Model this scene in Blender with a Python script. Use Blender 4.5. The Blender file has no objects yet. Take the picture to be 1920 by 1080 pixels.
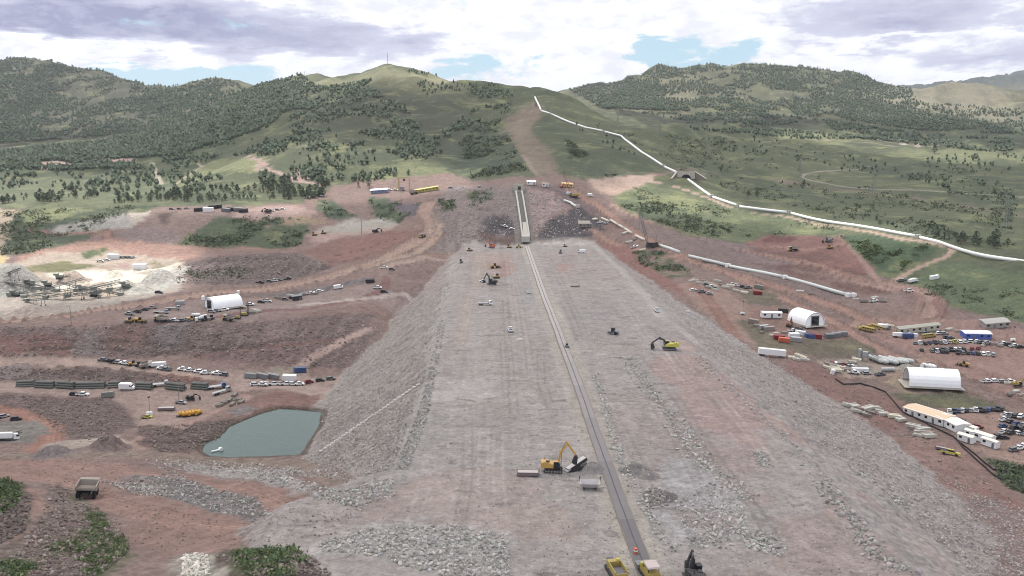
import bpy, math, random
import numpy as np
from mathutils import Vector, Matrix
random.seed(7); rng = np.random.default_rng(7)
R = math.radians
sc = bpy.context.scene
COL = sc.collection
# ------------------------------------------------------------------ camera
F = 1662.77; H = 80.0; PITCH = math.atan((540-259)/F)
cam_d = bpy.data.cameras.new("camera"); cam = bpy.data.objects.new("camera", cam_d); COL.objects.link(cam)
cam.location = (0, 0, H); cam.rotation_euler = (R(90)-PITCH, 0, 0)
cam_d.sensor_width = 36; cam_d.lens = 36*F/1920; cam_d.clip_start = 1; cam_d.clip_end = 40000
sc.camera = cam
# ------------------------------------------------------------------ sun direction
SUN = Vector((-0.34, 0.36, 0.87)).normalized()
sun_el = math.asin(SUN.z); sun_az = math.atan2(SUN.x, SUN.y)
sl = bpy.data.lights.new("sun", 'SUN'); sl.energy = 5.0; sl.angle = R(1.2); sl.color = (1.0, 0.95, 0.86)
so = bpy.data.objects.new("sun", sl); COL.objects.link(so)
so.rotation_euler = SUN.to_track_quat('Z', 'Y').to_euler(); so.location = (0, 0, 400)
sc.view_settings.view_transform = 'Standard'; sc.view_settings.look = 'None'
sc.view_settings.gamma = 1.0; sc.view_settings.exposure = 0.0
sc.cycles.max_bounces = 6; sc.cycles.diffuse_bounces = 2; sc.cycles.transparent_max_bounces = 8
sc.cycles.volume_bounces = 0
sc.cycles.pixel_filter_type = 'BLACKMAN_HARRIS'; sc.cycles.filter_width = 1.0
sc.cycles.use_denoising = True; sc.cycles.denoising_prefilter = 'ACCURATE'
# ------------------------------------------------------------------ node helper
class NT:
    def __init__(s, tree): s.t = tree; s.n = tree.nodes; s.l = tree.links
    def new(s, typ, **kw):
        n = s.n.new(typ)
        for k, v in kw.items(): setattr(n, k, v)
        return n
    def put(s, sock, v):
        if isinstance(v, bpy.types.NodeSocket): s.l.new(v, sock)
        elif v is not None:
            if isinstance(v, (tuple, list)) and len(v) == 3 and sock.type == 'RGBA': v = (*v, 1)
            sock.default_value = v
    def m(s, op, a, b=None, c=None, clamp=False):
        n = s.new('ShaderNodeMath', operation=op); n.use_clamp = clamp
        s.put(n.inputs[0], a); s.put(n.inputs[1], b)
        if c is not None: s.put(n.inputs[2], c)
        return n.outputs[0]
    def mix(s, f, a, b, blend='MIX'):
        n = s.new('ShaderNodeMix', data_type='RGBA', blend_type=blend)
        s.put(n.inputs[0], f); s.put(n.inputs[6], a); s.put(n.inputs[7], b)
        return n.outputs[2]
    def noise(s, vec, scale, detail=4, rough=0.55, dist=0):
        n = s.new('ShaderNodeTexNoise'); s.put(n.inputs['Vector'], vec)
        n.inputs['Scale'].default_value = scale; n.inputs['Detail'].default_value = detail
        n.inputs['Roughness'].default_value = rough; n.inputs['Distortion'].default_value = dist
        return n.outputs[0]
    def ramp(s, v, a, b, lo=0.0, hi=1.0, smooth=True):
        n = s.new('ShaderNodeMapRange'); n.interpolation_type = 'SMOOTHSTEP' if smooth else 'LINEAR'
        s.put(n.inputs[0], v); s.put(n.inputs[1], a); s.put(n.inputs[2], b); s.put(n.inputs[3], lo); s.put(n.inputs[4], hi)
        return n.outputs[0]
# ------------------------------------------------------------------ sky: Nishita air with clouds over it, laid out by compass direction
world = bpy.data.worlds.new("World"); sc.world = world; world.use_nodes = True
N = NT(world.node_tree); N.n.clear()
sky = N.new('ShaderNodeTexSky', sky_type='NISHITA'); sky.sun_disc = False
sky.sun_elevation = sun_el; sky.sun_rotation = sun_az; sky.altitude = 1700
tc = N.new('ShaderNodeTexCoord'); sep = N.new('ShaderNodeSeparateXYZ'); N.l.new(tc.outputs['Generated'], sep.inputs[0])
X, Y, Z = sep.outputs
az = N.m('ARCTAN2', X, Y); el = N.m('ARCSINE', Z)
def px_dir(u, v):
    xc = (u-960)/F; yc = (540-v)/F; cp, sp = math.cos(PITCH), math.sin(PITCH)
    d = Vector((xc, cp+yc*sp, -sp+yc*cp)).normalized()
    return math.atan2(d.x, d.y), math.asin(d.z)
comb = N.new('ShaderNodeCombineXYZ'); N.l.new(az, comb.inputs[0]); N.l.new(N.m('MULTIPLY', el, 2.4), comb.inputs[1]); N.put(comb.inputs[2], 0.37)
cv = comb.outputs[0]
comb2 = N.new('ShaderNodeCombineXYZ'); N.l.new(az, comb2.inputs[0]); N.l.new(N.m('MULTIPLY', el, 4.2), comb2.inputs[1]); N.put(comb2.inputs[2], 1.37)
n_big = N.noise(cv, 13, 10, 0.66, 0.35); n_fine = N.noise(cv, 22, 8, 0.65, 0.3); n_st = N.noise(comb2.outputs[0], 5.5, 10, 0.62, 0.5)
wob_a = N.m('MULTIPLY', N.m('SUBTRACT', N.noise(cv, 11, 6, 0.6), 0.5), 0.14)
wob_e = N.m('MULTIPLY', N.m('SUBTRACT', N.noise(comb2.outputs[0], 13, 6, 0.6), 0.5), 0.07)
aw = N.m('ADD', az, wob_a); ew = N.m('ADD', el, wob_e)
def blob(u, v, ru, rv, amp):
    a0, e0 = px_dir(u, v)
    da = N.m('DIVIDE', N.m('SUBTRACT', aw, a0), ru/F); de = N.m('DIVIDE', N.m('SUBTRACT', ew, e0), rv/F)
    q = N.m('ADD', N.m('MULTIPLY', da, da), N.m('MULTIPLY', de, de))
    return N.m('MULTIPLY', N.m('EXPONENT', N.m('MULTIPLY', q, -1.0)), amp)
def total(items, base):
    t = base
    for it in items: t = N.m('ADD', t, blob(*it))
    return t
# how much cloud / blue
cover = total([(390, 145, 150, 30, -.85), (230, 140, 130, 16, -.5), (600, 100, 110, 20, .35), (380, 132, 40, 9, .8), (420, 170, 120, 8, .2), (1215, 112, 55, 34, -.85), (1310, 95, 110, 36, -.6), (1100, 120, 70, 40, .5), (1010, 115, 50, 14, -.35),
               (880, 140, 60, 18, -.55), (1120, 110, 75, 60, .6), (1470, 150, 55, 18, -.5), (860, 100, 80, 20, .1), (180, 110, 200, 26, .3), (1700, 60, 200, 60, .5), (700, 75, 80, 40, .2), (1220, 30, 300, 30, .4)],
              N.m('MULTIPLY', N.m('SUBTRACT', n_big, 0.5), 1.9))
cov = N.ramp(cover, -0.50, -0.18)
dark = total([(330, 40, 330, 46, 1.15), (600, 80, 130, 36, .8), (60, 25, 190, 38, .8), (250, 110, 80, 7, .45), (1150, 60, 260, 80, -1.0), (790, 65, 70, 22, .6), (120, 88, 170, 22, -1.0), (560, 118, 90, 20, -.5),
              (1750, 40, 260, 36, .95), (1840, 110, 130, 16, .8), (1600, 82, 110, 10, .45), (1560, 20, 150, 22, .3), (1700, 70, 220, 7, -.6), (1900, 25, 60, 14, -.4),
              (720, 25, 120, 30, -.6), (980, 90, 60, 14, .3)],
             N.m('ADD', N.m('MULTIPLY', N.m('SUBTRACT', n_st, 0.5), 2.3), N.m('MULTIPLY', N.m('SUBTRACT', n_fine, 0.5), 1.1)))
dk = N.ramp(dark, 0.12, 0.95)
ccol = N.mix(N.ramp(dark, .0, .55), (1.14, 1.15, 1.17), (0.72, 0.74, 0.91)); ccol = N.mix(N.ramp(dark, .45, 1.5), ccol, (0.36, 0.38, 0.58))
ccol = N.mix(N.ramp(n_fine, .44, .62, 0, .42), ccol, (0.72, 0.73, 0.90))
# above the picture the sky is an even bright overcast with gaps
high = N.ramp(el, 0.17, 0.45)
blue = N.mix(0.80, N.mix(1.0, sky.outputs[0], (0.11, 0.11, 0.11), 'MULTIPLY'), (0.60, 0.86, 1.0))
final = N.mix(cov, blue, ccol)
final = N.mix(N.ramp(Z, -0.25, -0.02, 1.0, 0.0), final, (0.25, 0.24, 0.22))
bg = N.new('ShaderNodeBackground'); N.put(bg.inputs[0], final); bg.inputs[1].default_value = 1.0
wo = N.new('ShaderNodeOutputWorld'); N.l.new(bg.outputs[0], wo.inputs[0])
# ================================================================== TERRAIN
cp_, sp_ = math.cos(PITCH), math.sin(PITCH)
def ray(u, v):
    xc = (u-960)/F; yc = (540-v)/F; dy = cp_+yc*sp_
    return xc/dy, (-sp_+yc*cp_)/dy          # bearing a = x/y, slope h = dz/dy
def at(u, v, Yd):
    a, h = ray(u, v); return a*Yd, Yd, H+h*Yd
CP = []                                       # surveyed heights: (a, lnY, h)
def cp(u, v, Yd, dh=0.0):
    a, h = ray(u, v); CP.append((a, math.log(Yd), h+dh, ))
def cz(x, y, z): CP.append((x/y, math.log(y), (z-H)/y))
def cps(s):
    for u, v, Yd in s:
        cp(u, v, Yd)
        if u <= 30:
            cp(u-220, v, Yd); cp(u-440, v, Yd)
        if u >= 1890: cp(u+220, v, Yd); cp(u+440, v, Yd)
def ridge(s, back=1.25, drop=45, drop2=70):
    for i in range(len(s)-1):
        (u0, v0, y0), (u1, v1, y1) = s[i], s[i+1]
        k = max(1, int(abs(u1-u0)/55))
        for j in range(k):
            t = j/k; q = (u0+(u1-u0)*t, v0+(v1-v0)*t, y0+(y1-y0)*t)
            cps([q]); a, h = ray(q[0], q[1]+drop); CP.append((a, math.log(q[2]*back), h))
    cps([s[-1]])
# far skyline, left
ridge([(0,120,2600),(60,118,2600),(110,121,2600),(150,134,2600),(200,143,2600),(250,155,2600),(290,165,2600),(355,166,2550),(400,153,2500),(440,159,2450),(470,164,2450),(520,175,2450)], 1.2, 60)
cps([(0,190,2250),(0,240,1950),(100,200,2250),(100,240,1950),(200,235,1950),(250,200,2200),(300,215,2050),(350,195,2200),(400,185,2200),(470,175,2400),(200,180,2300)])
# near wooded flank and the mast hill
ridge([(0,284,1330),(100,274,1380),(200,260,1420),(300,240,1500),(390,208,1600),(440,188,1680),(485,166,1780),(520,152,1820),(560,143,1850),(600,146,1850),(625,152,1830)], 1.13, 14)
ridge([(625,155,1760),(650,150,1740),(690,135,1680),(727,127,1620),(760,133,1600),(800,143,1600),(850,150,1580),(900,158,1540),(960,166,1480),(1000,171,1440),(1050,177,1400),(1080,190,1370),(1105,204,1340),(1135,211,1310),(1180,222,1290),(1240,236,1230)], 1.2, 32)
# far right hills
ridge([(1050,182,3000),(1060,177,3000),(1110,168,2950),(1160,160,2900),(1200,145,2900),(1230,130,2900),(1280,125,2900),(1330,127,2850),(1400,129,2850),(1450,130,2850),(1500,135,2850),(1560,140,2800),(1600,143,2800),(1650,155,2750),(1700,163,2700),(1750,165,2700),(1830,162,2650),(1860,166,2600),(1890,175,2500),(1920,188,2450)], 1.2, 50)
ridge([(1700,172,6200),(1790,174,6200),(1835,168,6200),(1860,161,6200),(1885,154,6200),(1920,143,6200)], 1.2, 60)
cps([(1140,206,1900),(1280,214,2000),(1400,214,2050),(1520,224,1950),(1700,245,1800),(1920,250,1750),(1300,170,2450),(1500,180,2400),(1700,200,2250),(1900,215,2100),(1150,190,2350)])
cps([(560,200,1500),(650,200,1350),(727,190,1370),(800,200,1350),(900,200,1340),(960,200,1320),(500,250,1250),(600,250,1150),(700,250,1140),(800,250,1160),(900,250,1190),(980,250,1120),(1050,250,1080),
     (450,300,1050),(600,300,960),(700,300,950),(800,300,960),(880,300,1010),(950,300,940),(1000,300,920),(1100,300,930),
     (0,312,1150),(150,308,1200),(300,300,1200),(0,342,1000),(150,345,980),(300,345,1000),(450,340,930),(0,375,860),(200,375,860),(400,375,820),(520,375,820),
     (600,210,1500),(400,260,1300),(300,275,1300),(500,225,1400)])
PIPE_PX = [(1003,183,1385),(1015,208,1290),(1100,240,1180),(1133,247,1150),(1165,258,1120),(1205,287,1030),(1245,313,960),(1270,325,925),(1290,338,895),(1335,370,835),(1385,388,795),(1480,400,762),(1600,423,695),(1720,445,640),(1760,455,625),(1920,488,560)]
for q in PIPE_PX: cp(*q)
cps([(1150,290,960),(1200,260,1150),(1300,250,1450),(1300,290,1150),(1350,330,985),(1450,240,1700),(1450,270,1350),(1450,310,1100),(1450,350,950),(1600,255,1650),(1600,280,1400),(1600,320,1150),(1600,370,900),(1600,400,800),
     (1750,262,1600),(1750,300,1250),(1750,350,950),(1750,400,780),(1900,280,1450),(1900,320,1130),(1900,370,880),(1900,430,700)])
# left valley wall, terraces, quarry floor
cps([(0,395,800),(0,470,660),(0,520,590),(0,560,520),(0,600,465),(0,612,437),(0,670,412),(0,690,403),(0,712,384),(0,730,370),(0,770,345),(0,820,300),(0,860,262),(0,905,228),
     (100,395,790),(100,430,740),(100,470,670),(100,520,590),(100,560,520),(100,595,470),(100,615,433),(100,668,412),(100,690,402),(100,712,383),(100,770,345),(100,820,300),(100,865,258),
     (250,395,780),(250,405,760),(250,435,720),(250,460,690),(250,480,665),(250,520,590),(250,560,515),(250,580,490),(250,606,438),(250,665,414),(250,680,407),(250,690,398),(250,713,381),(250,725,372),(250,770,345),(250,820,300),(250,870,255),
     (400,395,775),(400,420,730),(400,465,690),(400,480,650),(400,520,575),(400,560,500),(400,590,460),(400,604,440),(400,665,413),(400,690,398),(400,705,388),(400,740,368),(400,770,348),(400,865,285),(400,900,237),
     (520,395,770),(520,410,745),(520,465,700),(520,475,660),(520,525,575),(520,560,520),(520,590,470),(520,660,415),(520,700,398),(520,712,392),(520,740,362),(520,765,350),
     (650,335,900),(650,360,860),(640,385,810),(655,412,765),(650,428,740),(650,440,715),(650,490,625),(650,500,600),(650,530,555),(650,560,515),(650,600,470),(650,660,430),
     (780,335,900),(800,350,860),(800,390,760),(810,440,690),(780,470,640),(760,520,565),(740,560,520),(700,610,460),
     (900,345,840),(900,380,760),(900,420,705),(985,345,810),(985,400,735),(985,448,685),(1080,345,830),(1080,385,765),(1100,430,700),(1080,455,675),(930,455,680)])
# right side
cps([(1250,345,870),(1250,380,790),(1250,430,690),(1220,460,645),(1250,480,615),(1270,520,560),(1290,560,500),(1180,400,745),(1150,440,690),(1340,470,640),(1340,500,600),(1380,560,515),
     (1400,440,700),(1500,440,690),(1480,480,620),(1600,480,615),(1500,530,560),(1600,545,550),(1480,590,490),(1600,600,485),(1350,600,470),(1400,650,425),(1600,650,440),(1480,690,392),(1600,720,386),(1745,733,378),(1700,660,432),
     (1700,520,570),(1700,560,520),(1700,600,487),(1850,540,530),(1850,600,478),(1850,660,430),(1850,720,388),(1900,480,590),(1900,540,520),(1900,600,475),(1900,660,430),(1900,720,388),
     (1600,790,338),(1700,790,345),(1800,790,345),(1900,790,345),(1700,850,305),(1800,850,305),(1900,850,307),(1800,900,277),(1900,900,280),(1900,960,248),(1650,830,315)])
# near left ground
cps([(30,930,205),(100,975,192),(200,1040,172),(0,1000,180),(0,1080,158),(300,960,203),(163,925,226),(300,1060,167),(450,1000,185),(480,1045,160),(560,1050,157),(540,1080,150),(620,1078,166),(400,950,213),(750,1080,162),(250,905,233),(620,960,194.5),(700,930,199.5),(560,930,208),(640,900,220),(560,880,238),(560,1000,184),(700,1000,180),(640,1040,172)])
# ground hidden under the dam fill
for yy, zz in ((180,-12),(240,-26),(320,-34),(400,-32),(480,-27),(560,-20),(620,-11),(660,-4)):
    for xx in ((-60, -20, 25, 80) if yy < 500 else (-30, 15, 55)):
        if xx == -60 and yy < 250: continue
        cz(xx, yy, zz if not (xx == -20 and yy == 180) else -4)
for yy in (60, 100):
    for aa in (-.7, -.3, 0, .3, .7): cz(aa*yy, yy, -8)
for aa in (-.72,-.4,-.1,.2,.5,.72):
    cz(aa*9000, 9000, 120)
CP = np.array(CP)
# dedupe + thin plate spline of h over (a, lnY)
KA = 1.6
P = CP[:, :2]*[KA, 1.0]; keep = []
for i in range(len(P)):
    if all(np.hypot(*(P[i]-P[j])) > 0.006 for j in keep[-400:]): keep.append(i)
P = P[keep]; hv = CP[keep, 2]
def tk(r2): return 0.5*r2*np.log(r2+1e-12)
d2 = ((P[:, None]-P[None])**2).sum(-1); n = len(P)
A = np.zeros((n+3, n+3)); A[:n, :n] = tk(d2)+np.eye(n)*2e-5
A[:n, n] = 1; A[:n, n+1:] = P; A[n, :n] = 1; A[n+1:, :n] = P.T
w = np.linalg.solve(A, np.concatenate([hv, np.zeros(3)]))
def tps(a, l):
    out = np.empty(a.shape).ravel(); q = np.stack([a.ravel()*KA, l.ravel()], 1)
    for s in range(0, len(q), 6000):
        qq = q[s:s+6000]; dd = ((qq[:, None]-P[None])**2).sum(-1)
        out[s:s+6000] = tk(dd)@w[:n]+w[n]+qq@w[n+1:]
    return out.reshape(a.shape)
# fan-shaped survey grid (finer close by): bearing a = x/y and distance y
A_MAX = 0.74
NC = 1260
ga = np.linspace(-A_MAX, A_MAX, NC)
inv = np.linspace(1/125., 1/880., 540); near = np.concatenate([np.linspace(45, 124, 40), 1/inv])
mid = np.exp(np.linspace(math.log(880), math.log(3400), 400))[1:]; far = np.exp(np.linspace(math.log(3400), math.log(11000), 50))[1:]
gy = np.concatenate([near, mid, far]); gl = np.log(gy); NR = len(gy)
ca = np.linspace(-A_MAX, A_MAX, 260); cl = np.linspace(gl[0], gl[-1], 330)
CA, CL = np.meshgrid(ca, cl); CH = tps(CA, CL)
def bil(G, xa, ya, x, y):
    fx = np.clip((x-xa[0])/(xa[1]-xa[0]), 0, len(xa)-1.001); fy = np.clip((y-ya[0])/(ya[1]-ya[0]), 0, len(ya)-1.001)
    i = fx.astype(int); j = fy.astype(int); tx = fx-i; ty = fy-j
    return (G[j, i]*(1-tx)+G[j, i+1]*tx)*(1-ty)+(G[j+1, i]*(1-tx)+G[j+1, i+1]*tx)*ty
GA, GL = np.meshgrid(ga, gl); GY = np.exp(GL); GX = GA*GY
HH = bil(CH, ca, cl, GA, GL)
Zb = H+HH*GY
# ---- value noise
def vn(x, y, seed=0):
    xi = np.floor(x).astype(np.int64); yi = np.floor(y).astype(np.int64); fx = x-xi; fy = y-yi
    fx = fx*fx*(3-2*fx); fy = fy*fy*(3-2*fy)
    def hsh(i, j):
        h = (i*374761393+j*668265263+seed*982451653) & 0xffffffff
        h = ((h ^ (h >> 13))*1274126177) & 0xffffffff
        return ((h ^ (h >> 16)) & 0xffff)/65535.0
    return (hsh(xi, yi)*(1-fx)+hsh(xi+1, yi)*fx)*(1-fy)+(hsh(xi, yi+1)*(1-fx)+hsh(xi+1, yi+1)*fx)*fy-0.5
def fbm(x, y, oc, seed=0):
    o = 0; s = 1.0; t = 0
    for k in range(oc): o = o+s*vn(x*2**k+17.3*k, y*2**k-9.1*k, seed+k); t += s; s *= .55
    return o/t*2
def sst(x, a, b):
    t = np.clip((x-a)/(b-a), 0, 1); return t*t*(3-2*t)
# relief: gullies on the hills, roughness on the worked ground
amp = sst(GY, 750, 1300)*0.0095*np.minimum(GY, 3200)
g1 = fbm(GX/190+.3*vn(GX/90, GY/90, 5), GY/330, 4, 3); gul = 1-np.abs(g1)*2.2
Zb = Zb+amp*(gul-.45)+amp*.35*fbm(GX/55, GY/75, 3, 9)
Zb = Zb+(1-sst(GY, 600, 1000))*(fbm(GX/26, GY/26, 4, 21)*1.3+(.5-np.abs(fbm(GX/9, GY/30, 3, 23)))*1.0)
# ---- the dam: flat crest, two long rock-fill faces
def xL(y): return -21.0-.0229*y-26*np.clip((226-y)/40, 0, 1)**1.5
def xR(y): return 78.0-.0229*y
def smax(a, b, k): 
    h = np.clip(.5+.5*(a-b)/k, 0, 1); return b*(1-h)+a*h+k*h*(1-h)
wl = fbm(GY/14, GY*0+3, 3, 31)*2.2; wr = fbm(GY/18, GY*0+8, 3, 33)*2.2
left = np.maximum(0, xL(GY)+wl-GX)/1.65; right = np.maximum(0, GX-xR(GY)-wr)/2.25
endd = np.maximum(0, GY-668)/3.0
fd = -np.maximum(np.maximum(left, right), endd)
crest_rough = .22*fbm(GX/5, GY/5, 3, 41)+.35*fbm(GX/22, GY/30, 2, 43)
slope_rough = np.clip(-fd, 0, 3)/3*1.0*fbm(GX/3.2, GY/3.2, 3, 47)
fd = fd+crest_rough+slope_rough
Z = smax(fd, Zb, 2.5)
isdam = sst(fd-Zb, -.5, 1.5)
# ---- the settling pond dug at the foot of the dam
ZW = -27.5
POND = []
for u, v in [(380,846),(384,832),(410,822),(432,800),(455,790),(490,776),(525,767),(560,769),(601,773),(598,800),(582,825),(562,852),(500,855),(430,857),(395,855)]:
    a_, h_ = ray(u, v); y_ = (ZW-H)/h_; POND.append((a_, math.log(y_)))
POND = np.array(POND)
# ---- where a picture direction meets the ground
def G(u, v, rows=None):
    a, h = ray(u, v); fx = (a-ga[0])/(ga[1]-ga[0]); i = int(min(max(fx, 0), NC-2)); t = min(max(fx-i, 0), 1)
    col = Z[:, i]*(1-t)+Z[:, i+1]*t; diff = H+h*gy-col
    k = np.argmax(diff < 0)
    if diff[k] >= 0: k = NR-1; yy = gy[-1]
    elif k == 0: yy = gy[0]
    else: yy = gy[k-1]+(gy[k]-gy[k-1])*diff[k-1]/(diff[k-1]-diff[k])
    return a*yy, yy
def zat(x, y):
    fx = (x/y-ga[0])/(ga[1]-ga[0]); i = int(min(max(fx, 0), NC-2)); t = min(max(fx-i, 0), 1)
    j = int(min(max(np.searchsorted(gy, y)-1, 0), NR-2)); s = min(max((y-gy[j])/(gy[j+1]-gy[j]), 0), 1)
    return float((Z[j, i]*(1-t)+Z[j, i+1]*t)*(1-s)+(Z[j+1, i]*(1-t)+Z[j+1, i+1]*t)*s)
def zatv(x, y):
    fx = np.clip((x/y-ga[0])/(ga[1]-ga[0]), 0, NC-1.001); i = fx.astype(int); t = fx-i
    j = np.clip(np.searchsorted(gy, y)-1, 0, NR-2); s = np.clip((y-gy[j])/(gy[j+1]-gy[j]), 0, 1)
    return (Z[j, i]*(1-t)+Z[j, i+1]*t)*(1-s)+(Z[j+1, i]*(1-t)+Z[j+1, i+1]*t)*s
def GP(u, v):
    x, y = G(u, v); return Vector((x, y, zat(x, y)))
def conf(pts):                                 # picture outline -> ground outline (bearing, ln distance)
    o = []
    for u, v in pts:
        x, y = G(u, v); o.append((x/y, math.log(y)))
    return np.array(o)
def sub(c, pad):
    i0 = max(int((c[:, 0].min()-pad-ga[0])/(ga[1]-ga[0])), 0); i1 = min(int((c[:, 0].max()+pad-ga[0])/(ga[1]-ga[0]))+2, NC)
    j0 = max(np.searchsorted(gl, c[:, 1].min()-pad)-1, 0); j1 = min(np.searchsorted(gl, c[:, 1].max()+pad)+1, NR)
    return slice(j0, j1), slice(i0, i1)
def segd(a, l, c, closed):
    m = np.full(a.shape, 1e9); sg = np.zeros(a.shape); ins = np.zeros(a.shape, bool); al = np.zeros(a.shape); L = 0
    K = len(c) if closed else len(c)-1
    for k in range(K):
        p = c[k]; q = c[(k+1) % len(c)]; d = q-p; dd = max(d@d, 1e-14)
        t = np.clip(((a-p[0])*d[0]+(l-p[1])*d[1])/dd, 0, 1); ex = a-p[0]-t*d[0]; ey = l-p[1]-t*d[1]; ds = np.hypot(ex, ey)
        cr = (a-p[0])*d[1]-(l-p[1])*d[0]
        b = ds < m; m = np.where(b, ds, m); sg = np.where(b, np.sign(cr), sg)
        if closed:
            c1 = (p[1] <= l) != (q[1] <= l)
            with np.errstate(divide='ignore', invalid='ignore'):
                xx = p[0]+(l-p[1])/(q[1]-p[1])*(q[0]-p[0])
            ins ^= c1 & (a < xx)
    return m, sg, ins
DES = .30
_sl = sub(POND, .06); _m, _, _in = segd(GA[_sl], GL[_sl], POND, True); _d = np.where(_in, 1, -1)*_m*GY[_sl]
_z = Z[_sl]; _z = np.where(_d > 0, np.minimum(_z, ZW-.3-.9*np.minimum(_d, 4)), np.where(_d > -14, np.clip(_z, ZW+.25*np.clip(-_d, 0, 3), ZW+.4+.75*np.clip(-_d, 0, 40)+np.where(_d < -9, 3*(-_d-9), 0)), _z)); Z[_sl] = _z
# ---- colour of soil and plants, stored on the ground itself
def S(r, g, b, k=1.0):
    f = lambda c: (c/255/12.92 if c <= 10 else ((c/255+.055)/1.055)**2.4)*k
    c = np.array([f(r), f(g), f(b)]); g_ = c @ [.2126, .7152, .0722]; return c*(1-DES)+g_*DES
COLR = np.zeros((NR, NC, 3)); ROCK = np.zeros((NR, NC)); VEG = np.ones((NR, NC))
NZ1 = fbm(GX/9, GY/9, 4, 51); NZ2 = fbm(GX/2.2, GY/2.2, 3, 55); NZ3 = fbm(GX/45, GY/60, 4, 59)
KC = 0.70
def lay(sl, m, col, rock, veg, alpha):
    m = m*alpha; COLR[sl] = COLR[sl]*(1-m[..., None])+col*m[..., None]*1.0
    if rock is not None: ROCK[sl] = ROCK[sl]*(1-m)+rock*m
    if veg is not None: VEG[sl] = VEG[sl]*(1-m)+veg*m
def poly(pts, c, soft=2.0, warp=3.0, alpha=1.0, rock=0.3, veg=0.0, patch=0.0):
    cc = conf(pts); sl = sub(cc, .03); m, _, ins = segd(GA[sl], GL[sl], cc, True)
    d = np.where(ins, 1, -1)*m*GY[sl]; sc_ = np.maximum(1, GY[sl]/500)
    d = d+(NZ1[sl]*warp*1.6+NZ2[sl]*warp*.5)*sc_
    mm = sst(d, -soft*sc_, soft*sc_)
    if patch: mm = mm*np.clip(.5+patch*(NZ1[sl]+NZ3[sl]), 0, 1)
    lay(sl, mm, np.array(c)*KC, rock, veg, alpha)
def stroke(pts, wd, c, soft=.8, warp=.6, alpha=1.0, rock=0.1, veg=0.0, ruts=0.0, cut=0.0, patch=0.0, berm=0.0):
    """a strip wd metres wide along a line; ruts = wheel-track variation; cut = flatten/raise the ground under it"""
    cc = conf(pts); sl = sub(cc, .05); m, sg, _ = segd(GA[sl], GL[sl], cc, False); y = GY[sl]
    t = m*y; d = wd/2-t+NZ1[sl]*warp+NZ2[sl]*warp*.5; mm = sst(d, -soft, soft)
    if patch: mm = mm*np.clip(.5+patch*(NZ1[sl]+NZ3[sl]), 0, 1)
    c3 = np.array(c)*KC
    if ruts:
        ss = sg*t+vn(GX[sl]/9, GY[sl]/9, 77)*.8; r = (vn(ss*1.1, ss*0+7, 79)+.6*vn(ss*3.1, ss*0, 81))*2*ruts
        c3 = c3*(1+r[..., None])
    lay(sl, mm, c3, rock, veg, alpha)
    if berm:
        e = np.exp(-((t-wd/2-.6)/.75)**2)*np.clip(.75+NZ2[sl]*1.2, 0, 1.3); Z[sl] += berm*e
        lay(sl, np.clip(e, 0, 1), np.array(c)*KC*.6, .6, None, .85)
    if cut:
        Z[sl] += cut*sst(wd/2-t, -1.2-abs(cut), .8)
# ================================================================== GROUND COVER
GRASS = S(93,104,81); GDARK = S(84,97,76); GBRI = S(142,148,98); FOR = S(78,92,70); DIRT = S(142,116,111); RED = S(138,101,95); REDD = S(128,92,88)
GREY = S(162,154,153); GREYL = S(178,173,172); GREYD = S(128,120,122); SLATE = S(92,86,93); TAN = S(176,156,134); WHITE = S(214,206,192); ASPH = S(96,92,97); PINK = S(172,142,136); BLU = S(154,149,152)
OLIVE = S(112,108,90); MAUVE = S(130,108,108)
COLR[:] = GRASS*KC
# broad colour of the hills
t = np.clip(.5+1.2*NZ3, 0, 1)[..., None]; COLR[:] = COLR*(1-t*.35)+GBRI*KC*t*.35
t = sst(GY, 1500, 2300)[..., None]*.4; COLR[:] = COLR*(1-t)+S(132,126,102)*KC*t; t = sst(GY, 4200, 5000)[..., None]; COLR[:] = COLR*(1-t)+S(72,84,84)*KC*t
# -- wooded ground under the far forests
poly([(-500,100),(60,112),(300,160),(480,160),(440,195),(300,245),(-500,300)], S(94,95,78), alpha=.85, veg=1, warp=6, soft=20)
poly([(0,285),(200,262),(390,210),(485,166),(560,145),(600,170),(520,210),(420,262),(330,290),(0,310)], FOR, veg=1, warp=8, soft=10)
poly([(625,152),(690,135),(727,127),(800,143),(850,152),(860,180),(800,182),(740,160),(660,165)], S(158,156,118), veg=.6, warp=6, soft=10, alpha=.8)
poly([(560,143),(620,150),(610,166),(580,160)], S(160,158,120), veg=.5, soft=10)
poly([(570,180),(700,170),(870,190),(900,240),(850,300),(760,260),(640,240)], S(88,90,78), veg=1, soft=20, alpha=.85)
poly([(840,270),(905,225),(945,240),(990,320),(880,335),(800,290)], S(84,98,82), veg=1, soft=12, alpha=.85)
poly([(1060,270),(1160,330),(1080,332),(1040,300)], S(82,96,80), veg=1, soft=12, alpha=.8)
# cleared strip up the hill
poly([(1000,188),(985,200),(945,225),(952,250),(968,272),(985,300),(1000,325),(1050,328),(1040,300),(1030,275),(1005,255),(1000,235),(1020,215),(1012,195)], S(138,120,106), veg=.25, rock=.3, warp=3)
stroke([(980,290),(995,312),(1010,330)], 5, S(150,130,120))
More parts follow.
